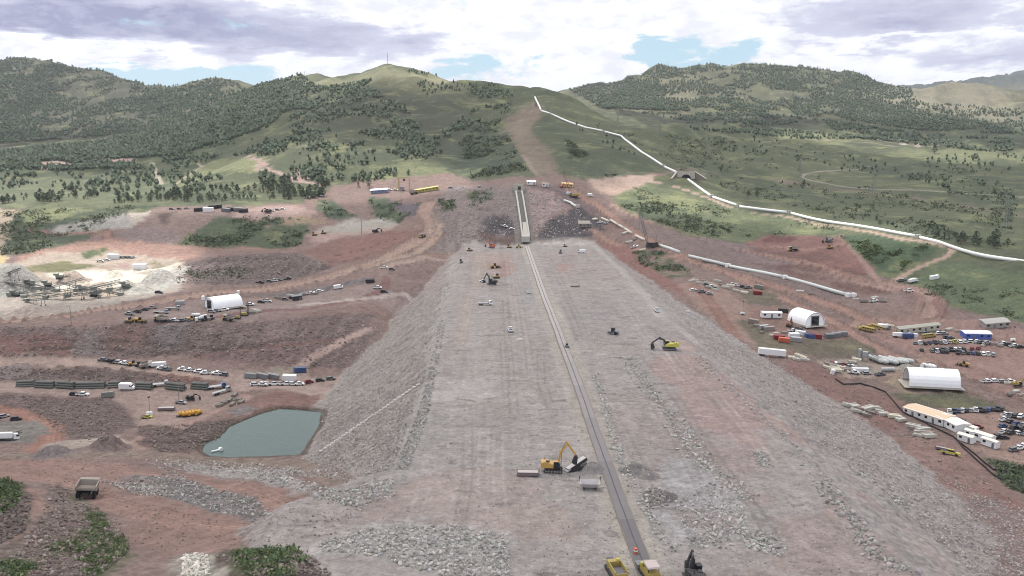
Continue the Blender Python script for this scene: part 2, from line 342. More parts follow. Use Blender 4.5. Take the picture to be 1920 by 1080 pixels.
# left mid meadows and bare scars
poly([(-300,345),(100,335),(250,330),(420,330),(330,352),(200,372),(0,392),(-300,395)], S(118,128,98), veg=.6, alpha=.7)
poly([(400,300),(470,292),(500,300),(495,318),(470,325),(440,318),(380,330),(330,352),(350,330)], GBRI, veg=.4, alpha=.8, warp=5)
poly([(660,340),(760,305),(870,318),(840,330),(720,338)], GBRI, veg=.3, alpha=.6, warp=6)  # brighter grass: sunlight on the hill foot put into the colour
for q in ([(70,308),(130,305),(125,316),(75,320)], [(205,298),(250,296),(250,303),(210,304)], [(435,295),(480,296),(503,302),(505,316),(480,315),(478,303)], [(550,322),(575,318),(582,335),(560,338)]):
    poly(q, PINK, veg=.1, warp=3, soft=2)
stroke([(285,305),(296,330),(302,345)], 7, S(168,158,140)); stroke([(480,318),(520,322),(555,340),(600,345)], 6, PINK); stroke([(60,305),(150,298),(240,300)], 6, PINK, alpha=.7); stroke([(370,305),(380,312),(330,345)], 5, S(160,150,125))
# right mid ground
poly([(1230,150),(1300,165),(1290,208),(1200,205)], S(160,152,124), veg=.8, alpha=.6, warp=12, soft=15)
poly([(1600,170),(1700,165),(1900,175),(1920,230),(1760,205),(1610,190)], S(166,158,132), veg=.5, alpha=.8, warp=8, soft=15)
poly([(560,170),(700,160),(860,170),(960,180),(940,225),(860,262),(780,300),(700,265),(560,290),(480,280),(520,220)], S(88,94,76), veg=1, soft=25, warp=10, alpha=.6)  # darker undergrowth, with the hill's cloud shade put into the colour too
poly([(1030,215),(1130,245),(1240,300),(1260,325),(1100,332),(1050,320),(1010,260)], S(90,100,78), veg=1, soft=20, warp=10, alpha=.6)
poly([(1130,207),(1250,212),(1420,214),(1540,225),(1500,238),(1200,226)], S(86,88,84), veg=1, alpha=.75, warp=8, soft=8)
poly([(1430,246),(1520,245),(1600,262),(1560,275),(1450,262)], GBRI, veg=.4, alpha=.7, warp=8, soft=6)  # sunlight on this meadow strip is painted in as brighter grass
poly([(1680,280),(1800,275),(1920,290),(1920,305),(1780,305)], GBRI, veg=.4, alpha=.6, warp=8, soft=6)  # brighter grass paints in the sunlit band at the far right
stroke([(1230,327),(1330,322),(1420,330),(1480,342),(1600,358),(1800,385),(1960,412)], 14, S(140,118,110), veg=.2, warp=2.5, alpha=.75, patch=1.5)
stroke([(1630,312),(1560,320),(1510,326),(1502,332),(1520,338),(1600,352),(1800,362),(1960,372)], 5, S(150,142,130), veg=.1)
stroke([(1340,250),(1500,262),(1640,268),(1720,276),(1900,262)], 5, S(160,150,134), veg=.1, alpha=.8)
stroke([(1650,262),(1690,267),(1720,272)], 12, S(176,160,146), veg=.1)
# ---- the worked site: bare ground
poly([(-500,440),(0,470),(60,476),(150,450),(260,402),(300,388),(480,385),(560,380),(610,362),(625,345),(720,338),(760,332),(850,323),(885,340),(990,332),(1040,324),(1095,336),(1230,327),(1330,326),(1210,336),(1150,366),(1162,392),(1280,440),(1395,456),(1440,440),(1510,441),(1580,447),(1600,470),(1640,510),(1680,530),(1720,535),(1760,566),(1920,606),(2350,680),(2350,1800),(-500,1800)], DIRT, rock=.45, veg=.05, warp=3)
# patchy reds and mauves all over it
mm = sst(NZ3+.35*NZ1, .0, .5)*(1-sst(GY, 700, 900)); lay((slice(None), slice(None)), mm*(VEG < .1), MAUVE*KC, .5, None, .55)
mm = sst(-NZ3+.4*NZ1, .1, .6)*(1-sst(GY, 700, 900)); lay((slice(None), slice(None)), mm*(VEG < .1), RED*KC, .4, None, .45)
# left upper: green shelf, spoil slopes
poly([(-300,395),(40,395),(300,385),(260,400),(150,440),(60,475),(10,478),(-300,480)], GDARK, veg=1, warp=3)
poly([(20,400),(110,390),(180,392),(60,425)], GBRI, veg=.6, alpha=.7)
poly([(0,470),(40,440),(130,420),(180,440),(150,452),(60,476)], S(92,104,84), veg=1)
poly([(-300,392),(0,392),(38,390),(15,430),(12,470),(5,510),(-300,520)], TAN, rock=.1); poly([(-300,480),(12,478),(0,515),(-300,560)], S(200,178,120), rock=.1, warp=2)
poly([(60,432),(190,405),(232,400),(262,410),(250,427),(130,434)], S(164,160,156), rock=.5)
poly([(262,400),(300,395),(430,400),(400,430),(330,452),(250,440),(255,425)], S(146,122,116), rock=.5)
poly([(225,400),(280,396),(262,420),(250,425),(253,410)], S(190,176,164))
poly([(240,428),(320,430),(340,455),(250,457),(210,440)], S(140,120,122), rock=.6)
stroke([(60,434),(200,436),(205,450),(240,458),(330,462),(400,466),(500,468)], 7, S(160,120,108), ruts=.1, berm=1.3)
poly([(295,398),(325,400),(310,420),(298,415)], S(112,92,88), rock=.8)
poly([(410,405),(480,412),(560,410),(590,418),(575,440),(560,462),(430,466),(330,458),(360,440)], S(94,108,82), veg=1, warp=3)
poly([(430,395),(480,388),(560,385),(600,400),(560,412),(480,414),(440,408)], PINK, rock=.2)
poly([(565,405),(612,410),(600,420),(500,425)], S(158,134,110), rock=.2)
poly([(600,376),(625,378),(668,405),(640,412),(612,408),(590,388)], S(86,102,82), veg=1)
poly([(690,368),(725,372),(760,385),(790,380),(770,405),(748,422),(700,408)], S(88,104,82), veg=1)
poly([(735,380),(790,385),(795,400),(760,410)], S(110,98,112), rock=.5)
poly([(600,430),(660,410),(712,408),(750,420),(690,436),(590,445)], S(168,160,152), rock=.2)
poly([(645,418),(712,412),(715,416),(650,422)], GREYL, rock=.1)
poly([(575,440),(600,436),(740,424),(735,432),(640,445),(590,460)], PINK, rock=.2)
poly([(590,462),(640,446),(740,430),(795,432),(770,455),(700,482),(620,500),(560,472)], RED, rock=.5, warp=2); poly([(640,450),(760,436),(760,450),(680,478),(630,490)], S(150,104,98), rock=.3, alpha=.6)
poly([(330,500),(430,478),(560,474),(620,500),(560,522),(400,535),(330,530)], S(118,102,102), rock=.9, warp=2)
poly([(340,512),(390,502),(460,505),(455,520),(380,522)], S(96,104,80), veg=.9, patch=1.5)
poly([(40,478),(150,452),(200,450),(290,456),(385,466),(375,480),(330,492),(250,482),(150,475),(60,492),(20,510)], S(172,132,118), rock=.4, warp=2)
# quarry, crusher floor
poly([(20,500),(100,475),(200,470),(330,485),(345,495),(330,520),(300,540),(240,556),(100,565),(-50,560),(-50,515)], S(182,164,148), rock=.3, warp=4)
poly([(100,500),(200,512),(330,495),(300,520),(240,535),(120,545),(60,540)], WHITE, rock=.3, warp=4)
poly([(150,512),(250,505),(235,530),(160,536)], S(232,222,204), rock=.2, alpha=.8, warp=3)
for q in ([(60,500),(110,494),(150,500),(100,508)], [(170,500),(215,498),(210,508)], [(250,512),(300,506),(290,516)], [(40,525),(90,518),(110,526),(60,534)], [(140,534),(200,526),(215,534),(150,542)]): poly(q, S(150,126,110), rock=.4, warp=3, alpha=.7)
poly([(30,502),(120,490),(180,498),(120,512),(40,512)], S(128,126,88), veg=.8, warp=3); poly([(150,472),(200,466),(190,480),(160,484)], S(104,118,78), veg=1); poly([(250,490),(330,490),(300,502),(260,500)], S(120,112,88), veg=.7, patch=1)
poly([(222,494),(245,490),(243,506),(224,506)], PINK, rock=.1)
poly([(-50,512),(22,510),(70,530),(0,540),(-50,540)], S(166,162,156), rock=.3)
poly([(-50,560),(80,558),(240,552),(330,520),(345,512),(340,545),(230,570),(0,600),(-50,600)], S(168,156,148), rock=.25)
poly([(230,552),(330,505),(350,500),(340,530),(300,548)], S(176,174,168), rock=.3)
# main haul road across the left side
stroke([(-60,607),(0,603),(120,594),(240,575),(360,556),(480,543),(560,530),(640,512),(700,492),(750,470),(790,448),(812,430),(808,410),(795,395),(805,380)], 13, S(166,134,122), ruts=.16, rock=.05, cut=-.4, berm=1.5)
stroke([(815,400),(828,425),(812,450),(780,475),(700,498),(620,516)], 7, S(168,140,126), ruts=.12, berm=1.3); stroke([(800,480),(860,470),(900,466),(960,466),(1050,470)], 8, S(150,116,108), ruts=.1)
stroke([(720,502),(800,482),(860,476)], 8, S(166,140,130), ruts=.1, berm=1)
stroke([(130,606),(230,588),(320,572),(380,566)], 7, S(146,116,108), ruts=.1)
# vehicle bench with the tent
poly([(220,606),(240,585),(380,560),(470,560),(620,545),(700,530),(830,545),(830,552),(700,566),(620,575),(500,590),(470,605)], S(150,128,124), rock=.15, warp=2)
stroke([(380,598),(480,585),(600,575),(680,560),(720,542),(725,520)], 6, S(132,96,94), ruts=.15)
stroke([(560,572),(680,560),(760,552),(820,545)], 5, S(176,160,154))
poly([(470,555),(520,548),(620,535),(700,520),(690,530),(560,556)], S(120,112,116), rock=.9)
# big face below the bench
poly([(-50,620),(100,612),(250,607),(470,606),(620,590),(700,590),(690,640),(640,690),(560,690),(400,668),(200,668),(-50,672)], S(122,102,101), rock=.8, warp=2)
poly([(-50,632),(120,628),(130,668),(-50,672)], S(134,98,92), rock=.4); poly([(160,615),(180,612),(185,660),(145,664)], GREYD, rock=.7, alpha=.7); poly([(220,612),(280,610),(270,650),(200,650)], S(134,98,90), rock=.4, alpha=.6)
poly([(290,608),(350,606),(340,650),(300,655)], S(118,112,118), rock=.6, alpha=.7)
poly([(455,672),(500,666),(505,684),(465,690)], S(98,104,84), veg=.9, patch=1)
stroke([(360,668),(440,660),(520,650),(600,640),(690,620)], 3, REDD); poly([(360,670),(520,652),(620,640),(600,660),(560,690),(480,690)], S(126,100,100), rock=.6, alpha=.7)
stroke([(560,690),(600,660),(640,640),(690,618)], 5, PINK, ruts=.1)
# road with parked plant
stroke([(-50,676),(60,676),(200,684),(300,694),(400,706),(520,712),(640,712)], 9, S(170,144,134), ruts=.08, rock=.03, berm=1.2)
poly([(400,700),(560,690),(720,690),(700,712),(520,728),(430,735),(410,722)], S(168,142,134), rock=.1)
poly([(440,692),(560,690),(560,702),(440,704)], S(140,134,116), veg=.3, alpha=.6)
poly([(-50,684),(200,690),(300,702),(400,715),(395,722),(200,716),(-50,712)], S(112,93,92), rock=.8, warp=1.5)
poly([(300,700),(380,710),(430,722),(400,724),(320,716)], S(142,96,90), rock=.4, alpha=.7)
# lower yard
poly([(-50,720),(200,724),(400,724),(440,735),(460,750),(380,790),(300,800),(250,812),(245,770),(200,745),(-50,735)], S(164,138,130), rock=.1, warp=2)
poly([(-50,736),(200,746),(245,770),(250,800),(200,830),(130,826),(100,790),(-50,755)], S(118,98,96), rock=.85, warp=2)
stroke([(-60,752),(40,775),(95,800),(90,835),(70,850)], 11, S(160,112,98), ruts=.2, rock=.05)
stroke([(460,745),(400,775),(320,805),(260,830),(230,850)], 8, S(164,132,122), ruts=.1)
poly([(380,800),(460,760),(470,745),(520,735),(600,740),(605,770),(520,768),(450,795),(390,830)], S(140,104,98), rock=.5, warp=1.5); poly([(430,770),(470,762),(475,775),(430,795)], GREYD, rock=.7)
poly([(250,800),(380,790),(450,780),(385,845),(300,850),(260,830)], S(116,95,92), rock=.8)
poly([(-50,795),(60,790),(100,800),(60,830),(-50,825)], S(130,124,120), rock=.6)
poly([(100,830),(230,815),(240,830),(150,840),(60,850)], S(172,154,144), rock=.2)
poly([(-50,850),(200,845),(380,855),(560,860),(650,880),(660,905),(500,880),(300,862),(-50,862)], S(142,122,112), rock=.6)
# ramp
poly([(-60,860),(120,862),(300,880),(450,895),(560,915),(700,940),(740,985),(620,1010),(560,1025),(400,1035),(240,1020),(230,975),(120,905),(-60,900)], S(152,118,110), rock=.08, warp=2)
for pth, ww in (([(-60,862),(120,872),(300,893),(450,915),(600,955),(660,985)], 10), ([(-60,880),(120,905),(230,950),(400,985),(600,1000),(700,985)], 12), ([(0,905),(60,925),(90,960),(60,1000),(0,1030)], 8)):
    stroke(pth, ww, S(156,120,110), ruts=.22, rock=.03, alpha=.8)
poly([(250,890),(350,900),(480,935),(510,965),(430,965),(300,930),(220,905)], GREYD, rock=.9, warp=1.5)
poly([(200,905),(260,900),(330,920),(300,935),(220,925)], S(142,118,112), rock=.6, alpha=.6)
poly([(330,870),(460,878),(560,900),(640,920),(720,905),(760,880),(740,930),(660,945),(560,925),(450,895),(330,880)], GREY, rock=.8)
# near left knolls
poly([(-80,895),(30,900),(60,930),(50,990),(0,1020),(-80,1020)], S(104,88,86), rock=.8, warp=2); poly([(-80,895),(25,900),(40,930),(15,960),(-80,975)], S(84,106,66), veg=1, warp=2)
poly([(110,905),(160,940),(220,985),(240,1030),(220,1070),(60,1120),(-80,1120),(-80,1060),(60,1000)], S(124,106,100), rock=.9, warp=2)
poly([(150,935),(190,955),(200,990),(175,985)], S(92,112,66), veg=1, patch=1.5); poly([(95,1025),(180,990),(235,1010),(235,1050),(180,1085),(110,1060)], S(88,106,66), veg=1, patch=1.6); poly([(0,1060),(120,1050),(160,1085),(0,1100)], S(96,106,76), veg=1, patch=1.2)
poly([(420,1030),(560,1020),(620,1080),(560,1110),(430,1100),(380,1060)], S(112,96,90), rock=.7, warp=2); poly([(430,1035),(545,1026),(575,1045),(560,1090),(470,1075)], S(84,108,60), veg=1, warp=2, patch=2.5)
poly([(560,1030),(600,1060),(620,1120),(560,1120),(558,1060)], S(96,80,78), rock=.8)
poly([(345,1045),(385,1045),(395,1090),(340,1090)], S(168,160,150), rock=.8)
poly([(600,1045),(700,1040),(780,1055),(830,1085),(820,1120),(600,1120)], S(146,108,102), rock=.5); poly([(720,1050),(760,1055),(830,1085),(760,1080)], S(186,172,158), rock=.4)
# ---- right side of the valley
poly([(1150,395),(1280,440),(1400,456),(1430,470),(1500,500),(1640,520),(1700,545),(1600,560),(1400,500),(1250,450)], S(140,112,106), rock=.4, warp=2)
stroke([(1150,385),(1220,415),(1300,440),(1400,470),(1480,490),(1600,525),(1680,545)], 7, S(166,132,120), ruts=.15, berm=1.3)
poly([(1290,440),(1395,455),(1500,500),(1480,515),(1300,465)], S(132,112,116), rock=.5, alpha=.8)
poly([(1395,456),(1440,440),(1530,441),(1590,452),(1640,505),(1600,515),(1500,490)], S(146,104,98), rock=.4, warp=2); poly([(1420,452),(1450,442),(1500,444),(1480,455)], S(120,78,76), rock=.5)
stroke([(1575,440),(1600,470),(1630,505),(1650,530)], 4, S(168,132,122))
for q in ([(1400,458),(1450,470),(1500,478),(1540,472),(1580,490),(1520,492),(1430,478)], [(1450,495),(1540,498),(1600,505),(1620,515),(1540,512),(1460,505)], [(1340,475),(1420,492),(1500,512),(1560,528),(1480,520),(1380,495)], [(1540,520),(1620,535),(1680,548),(1640,552),(1560,536)]):
    poly(q, S(118,86,82), rock=.6, warp=2, alpha=.75)
stroke([(1395,470),(1460,484),(1540,500),(1600,520),(1650,533)], 5, S(160,122,110), ruts=.1, berm=1.2); stroke([(1450,462),(1510,468),(1560,462),(1590,452)], 6, S(164,122,110), ruts=.1, berm=1.0)
poly([(1575,442),(1640,440),(1745,460),(1760,468),(1690,508),(1670,514),(1650,505),(1600,470)], S(78,104,74), veg=1, warp=1.5)
stroke([(1200,336),(1262,348),(1330,372),(1385,396),(1480,407),(1600,430),(1700,449),(1770,460),(1790,466),(1776,480),(1700,513),(1665,532)], 6, S(178,150,132), ruts=.08)
poly([(1150,366),(1210,345),(1290,365),(1345,385),(1480,410),(1600,432),(1520,440),(1440,438),(1395,452),(1290,440),(1165,392)], S(112,124,88), veg=1, warp=2); poly([(1195,358),(1300,372),(1330,400),(1270,398),(1210,378)], GBRI, veg=.7, alpha=.7, warp=4)  # the brighter grass paints a patch of sunlight onto the slope
poly([(1160,392),(1220,380),(1290,395),(1290,415),(1240,415)], S(90,106,84), veg=1, alpha=.7)
poly([(1095,336),(1230,328),(1210,345),(1150,368),(1120,358)], S(176,148,134), rock=.3, warp=2)
poly([(1700,540),(1760,566),(1920,606),(2300,680),(2300,560),(1920,520),(1800,490),(1740,500)], S(104,122,88), veg=1, warp=2)
stroke([(1660,530),(1720,545),(1755,570),(1740,600),(1660,605),(1600,612)], 12, S(164,130,118), ruts=.2, berm=1.2); stroke([(1755,565),(1770,585),(1740,612),(1690,618)], 6, S(140,104,98), ruts=.2); stroke([(1600,612),(1615,600),(1680,604),(1760,600),(1860,612),(1930,640)], 6, S(166,132,118), ruts=.15, berm=1.0); stroke([(1715,676),(1790,680),(1860,676),(1885,660),(1850,640)], 5, S(168,134,120), ruts=.1, berm=.9); stroke([(1540,700),(1600,704),(1680,702),(1740,712),(1850,760),(1930,800)], 6, S(160,126,114), ruts=.15, berm=.9); stroke([(1700,545),(1728,560),(1715,590),(1680,600)], 6, S(150,116,108), ruts=.15)
# slate and red faces at the far abutment
poly([(840,350),(965,350),(975,455),(860,470),(800,470),(840,440),(810,400)], S(138,122,122), rock=.7, warp=2)
poly([(905,408),(945,405),(968,425),(972,445),(905,430)], SLATE, rock=.6); poly([(880,362),(920,355),(920,375),(880,395)], S(92,100,80), veg=1, patch=1.6); poly([(820,378),(850,375),(852,392),(830,395)], S(90,102,78), veg=1)
poly([(990,350),(1045,360),(1075,385),(1035,405),(1000,440),(990,430)], S(158,134,134), rock=.8, warp=1.5)
poly([(1003,445),(1040,405),(1075,398),(1110,402),(1135,432),(1110,445),(1060,448),(1030,458)], SLATE, rock=.8, warp=1.5)
poly([(1000,350),(1060,350),(1130,385),(1160,405),(1080,392),(1045,362)], S(124,104,108), rock=.6)
poly([(870,458),(900,452),(990,452),(1100,448),(1130,462),(1110,470),(960,468),(860,474)], S(178,172,170), rock=.3)
poly([(905,440),(972,445),(985,455),(900,456)], S(116,92,88), rock=.4)
poly([(1120,400),(1150,400),(1400,490),(1480,520),(1590,560),(1480,545),(1300,490)], S(132,112,110), rock=.5)
stroke([(1060,350),(1120,385),(1170,425),(1230,460),(1300,490),(1400,520),(1500,550),(1580,580),(1700,640),(1820,700),(1960,760)], 9, S(160,122,110), ruts=.16, rock=.05, berm=1.2)
stroke([(1110,430),(1160,460),(1230,480),(1330,500),(1420,540),(1500,575),(1570,610),(1640,650),(1700,680)], 7, S(162,124,112), ruts=.14, berm=1.1)
poly([(1180,472),(1240,472),(1290,505),(1300,520),(1260,520),(1200,500)], S(96,104,80), veg=.9, warp=2, patch=2)
poly([(1120,455),(1180,462),(1200,490),(1270,530),(1300,560),(1190,510)], S(148,104,98), rock=.3)
poly([(1270,530),(1340,530),(1480,620),(1480,650),(1430,660),(1300,570)], S(160,128,118), rock=.15, warp=2)
stroke([(1300,535),(1350,590),(1370,620),(1380,640),(1440,670)], 7, S(150,110,100), ruts=.2)
poly([(1380,540),(1440,545),(1470,575),(1400,570)], S(112,108,88), veg=.6, alpha=.8); poly([(1380,600),(1420,600),(1480,635),(1600,635),(1640,655),(1640,670),(1540,672),(1420,650)], S(118,108,92), veg=.4, warp=1.5)
poly([(1400,575),(1480,580),(1580,622),(1580,632),(1470,636),(1400,600)], S(150,114,106), rock=.2)
poly([(1530,676),(1600,668),(1690,670),(1720,690),(1660,706),(1560,698)], S(166,146,134), rock=.1); poly([(1660,715),(1690,706),(1750,735),(1700,738)], S(168,146,124), rock=.1)
poly([(1610,615),(1700,596),(1860,600),(1920,620),(2100,680),(2100,760),(1900,740),(1800,700),(1680,650)], S(160,124,116), rock=.08, warp=2)
poly([(1480,655),(1560,700),(1600,722),(1660,735),(1700,780),(1700,800),(1560,790),(1500,740),(1470,690)], S(142,106,100), rock=.3, warp=2)
poly([(1665,735),(1800,735),(1830,745),(1900,770),(1780,765),(1720,765)], S(106,104,84), veg=.6, warp=1.5)
poly([(1790,775),(1880,768),(1930,775),(2000,900),(1920,880),(1800,830)], S(160,128,116), rock=.05)
poly([(1500,750),(1600,790),(1720,820),(1800,830),(1880,900),(1930,945),(1800,930),(1640,850),(1540,800)], S(150,116,110), rock=.3, warp=2)
poly([(1850,860),(1930,870),(2100,900),(2100,960),(1920,930)], S(92,108,80), veg=1, warp=2); poly([(1870,890),(1930,900),(1930,925),(1890,915)], S(80,102,76), veg=1)
stroke([(1560,830),(1700,870),(1850,925),(2000,980)], 6, S(140,98,92), ruts=.1, alpha=.7)
# ---- dam fill
M = isdam[..., None]*(GY < 690)[..., None]
COLR[:] = COLR*(1-M)+(GREY*KC)*M; ROCK[:] = ROCK*(1-M[..., 0])+.35*M[..., 0]; VEG[:] = VEG*(1-M[..., 0])
onl = M[..., 0]*sst(-fd, .5, 4)                                   # the sloping faces are coarse rock
lay((slice(None), slice(None)), onl*(GX < 0), S(160,149,145)*KC, .6, 0, .95); lay((slice(None), slice(None)), onl*(GX > 0), S(164,156,155)*KC, .6, 0, .95)
mm = M[..., 0]*np.clip(.35+1.6*NZ3+.5*NZ1, 0, 1); lay((slice(None), slice(None)), mm, S(160,142,140)*KC, None, None, .5)
mm = M[..., 0]*sst(fbm(GX/30, GY/40, 4, 88), .05, .4); lay((slice(None), slice(None)), mm, BLU*KC, .3, None, .3)
mm = M[..., 0]*sst(fbm(GX/7, GY/2.4, 3, 92), .42, .6)*(fd > -.8); lay((slice(None), slice(None)), mm, S(120,112,114)*KC, .6, None, .55)
poly([(845,478),(868,478),(840,560),(824,600),(815,680),(800,720),(790,800),(760,880),(740,870),(775,790),(795,700),(812,600),(835,530)], GREYL, rock=.4, alpha=.5)
poly([(885,478),(960,474),(965,500),(900,520)], S(168,142,136), rock=.2, alpha=.7); stroke([(905,480),(895,520),(880,560),(862,640)], 8, S(168,152,146), ruts=.12, alpha=.7)
poly([(938,490),(960,488),(962,515),(935,520)], S(166,128,122), rock=.2, alpha=.8); poly([(1045,495),(1068,495),(1065,515),(1050,510)], S(166,128,122), alpha=.7)
poly([(975,535),(1005,535),(1005,568),(980,570)], BLU, rock=.1); poly([(810,712),(945,708),(950,740),(808,752)], S(176,168,168), rock=.1, alpha=.7); poly([(1060,555),(1200,552),(1265,610),(1260,640),(1130,620),(1050,600)], BLU, alpha=.6, patch=1)
poly([(1215,680),(1310,660),(1420,760),(1440,850),(1300,800)], S(168,140,136), rock=.3, alpha=.8, warp=4); poly([(1300,830),(1400,840),(1440,960),(1300,900)], S(164,142,140), rock=.3, alpha=.6, warp=5); poly([(1450,960),(1580,940),(1700,1080),(1420,1090)], S(162,138,134), rock=.3, alpha=.6, warp=6)
stroke([(1270,640),(1345,700),(1430,770),(1500,830),(1550,870),(1620,930),(1700,1000),(1790,1080)], 6, S(180,152,146), warp=1.2, rock=.05, alpha=.85, patch=1.2); stroke([(1115,460),(1180,520),(1240,590),(1300,640)], 7, S(176,170,168), rock=.1, alpha=.7, ruts=.1)
poly([(740,910),(900,880),(1000,900),(1100,1000),(900,1000),(700,960)], S(166,146,140), rock=.15, alpha=.7, warp=5); poly([(850,1000),(1100,990),(1130,1090),(900,1090)], S(164,144,140), rock=.3, alpha=.5, patch=1, warp=5)
poly([(640,1010),(720,985),(850,985),(950,1000),(960,1060),(850,1060),(700,1040),(590,1030)], S(168,164,164), rock=.7, alpha=.8)
poly([(1240,850),(1330,870),(1400,960),(1390,1010),(1260,1020),(1230,960)], S(170,168,174), rock=.6, alpha=.7, warp=3); poly([(1280,960),(1390,960),(1400,1000),(1300,1010)], S(156,132,128), rock=.7, alpha=.5)
for i in range(26):                                               # shallow tyre ruts and wet scrapes
    u = rng.uniform(840, 1300); v = rng.uniform(500, 980)
    if u < 1250+.9*(v-690) and u > 860-.3*(v-500): stroke([(u, v), (u+rng.uniform(15, 45), v+rng.uniform(-3, 5))], rng.uniform(.7, 1.4), S(118,110,110), warp=.8, alpha=.75)
for k in range(22):                                               # haul-truck wheel tracks running with the fill
    v0 = rng.uniform(620, 1080); ul = 820-.3*(v0-600)+30; ur = 1340+.97*(v0-690)-40; u0 = rng.uniform(ul, ur); v1 = v0-rng.uniform(90, 260)*(v0-259)/600; w0 = rng.uniform(-.03, .03); gap = 2.4*F*(v0-259)/(80*F)
    for s_ in (0, 1):
        us = u0+s_*gap; f = (v1-259)/(v0-259); um = 922+(us-922)*(1+f)/2+w0*400; u1 = 922+(us-922)*f
        stroke([(us, v0), (um, (v0+v1)/2), (u1, v1)], .75, S(132,123,122) if k % 3 else S(182,174,172), soft=.3, warp=.25, alpha=.36)
CORE = [(985,452),(988,462),(1001,500),(1022,560),(1038,600),(1053,640),(1076,700),(1098,760),(1118,820),(1140,880),(1163,945),(1187,1010),(1211,1072),(1240,1150)]
stroke(CORE, 10.5, S(166,158,154), soft=.7, warp=.7, rock=.1)
stroke(CORE, 8, S(172,161,150), soft=.4, warp=.3, rock=.05, alpha=.5)
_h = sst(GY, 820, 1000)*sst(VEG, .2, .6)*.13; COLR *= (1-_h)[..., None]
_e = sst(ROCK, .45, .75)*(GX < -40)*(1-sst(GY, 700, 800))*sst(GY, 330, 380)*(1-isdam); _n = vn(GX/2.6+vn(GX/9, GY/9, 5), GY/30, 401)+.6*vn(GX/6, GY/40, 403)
Z += _e*_n*1.3; COLR *= (1+_e*_n*.45)[..., None]  # same noise cuts rills and darkens their hollows: relief shade in the colour
for pth in ([(0,640),(120,636),(240,640),(360,652),(480,650),(600,632)], [(60,655),(200,652),(330,664)], [(340,520),(430,505),(540,500),(610,505)], [(380,492),(470,486),(560,484)], [(0,698),(140,700),(260,708),(360,716)], [(620,480),(680,468),(740,448)], [(610,492),(690,478)], [(250,448),(320,446)], [(860,400),(900,392),(950,396)], [(1010,380),(1050,372)], [(290,812),(370,806),(420,794)], [(260,826),(330,828),(390,836)]):
    stroke(pth, 1.6, S(88,70,68), warp=1.0, rock=.8, alpha=.75, cut=-.5)
_s = GX+.0229*GY; _f = 1+.10*vn(_s/3.4+.4*vn(GX/20, GY/60, 7), GY/160, 301)+.08*vn(_s/1.3, GY/60, 303)
COLR[:] = COLR*(1-(M*(fd > -1)[..., None])*(1-_f[..., None]))
_pl = [(x, y) for x, y in zip(POND[:, 0], POND[:, 1])]; _sl = sub(POND, .03); _m, _, _in = segd(GA[_sl], GL[_sl], POND, True); _dd = np.where(_in, -1, 1)*_m*GY[_sl]
lay(_sl, sst(3.2+NZ1[_sl]*2-_dd, 0, 1.2), S(96,80,72)*KC, .4, 0, .8)
# far end concrete trench apron
stroke([(972,350),(978,400),(985,450)], 15, S(130,122,122), rock=.3)
# ================================================================== mesh helpers / naming
def tag(o, label=None, cat=None, group=None, kind=None):
    if label: o['label'] = label
    if cat: o['category'] = cat
    if group: o['group'] = group
    if kind: o['kind'] = kind
    return o
def link(name, me, parent=None, mat=None):
    o = bpy.data.objects.new(name, me); COL.objects.link(o)
    if parent: o.parent = parent
    if mat and me is not None and not me.materials: me.materials.append(mat)
    return o
def np_mesh(name, verts, faces_flat, nper, cols=None, smooth=False):
    """fast mesh: nper = vertices per face"""
    me = bpy.data.meshes.new(name); nv = len(verts); nf = len(faces_flat)//nper
    me.vertices.add(nv); me.vertices.foreach_set('co', np.asarray(verts, np.float32).ravel())
    me.loops.add(nf*nper); me.loops.foreach_set('vertex_index', np.asarray(faces_flat, np.int32).ravel())
    me.polygons.add(nf); me.polygons.foreach_set('loop_start', np.arange(0, nf*nper, nper, dtype=np.int32))
    me.polygons.foreach_set('use_smooth', np.full(nf, smooth))
    if cols is not None:
        at_ = me.color_attributes.new('tint', 'FLOAT_COLOR', 'POINT'); at_.data.foreach_set('color', np.asarray(cols, np.float32).ravel())
    me.update(calc_edges=True); return me
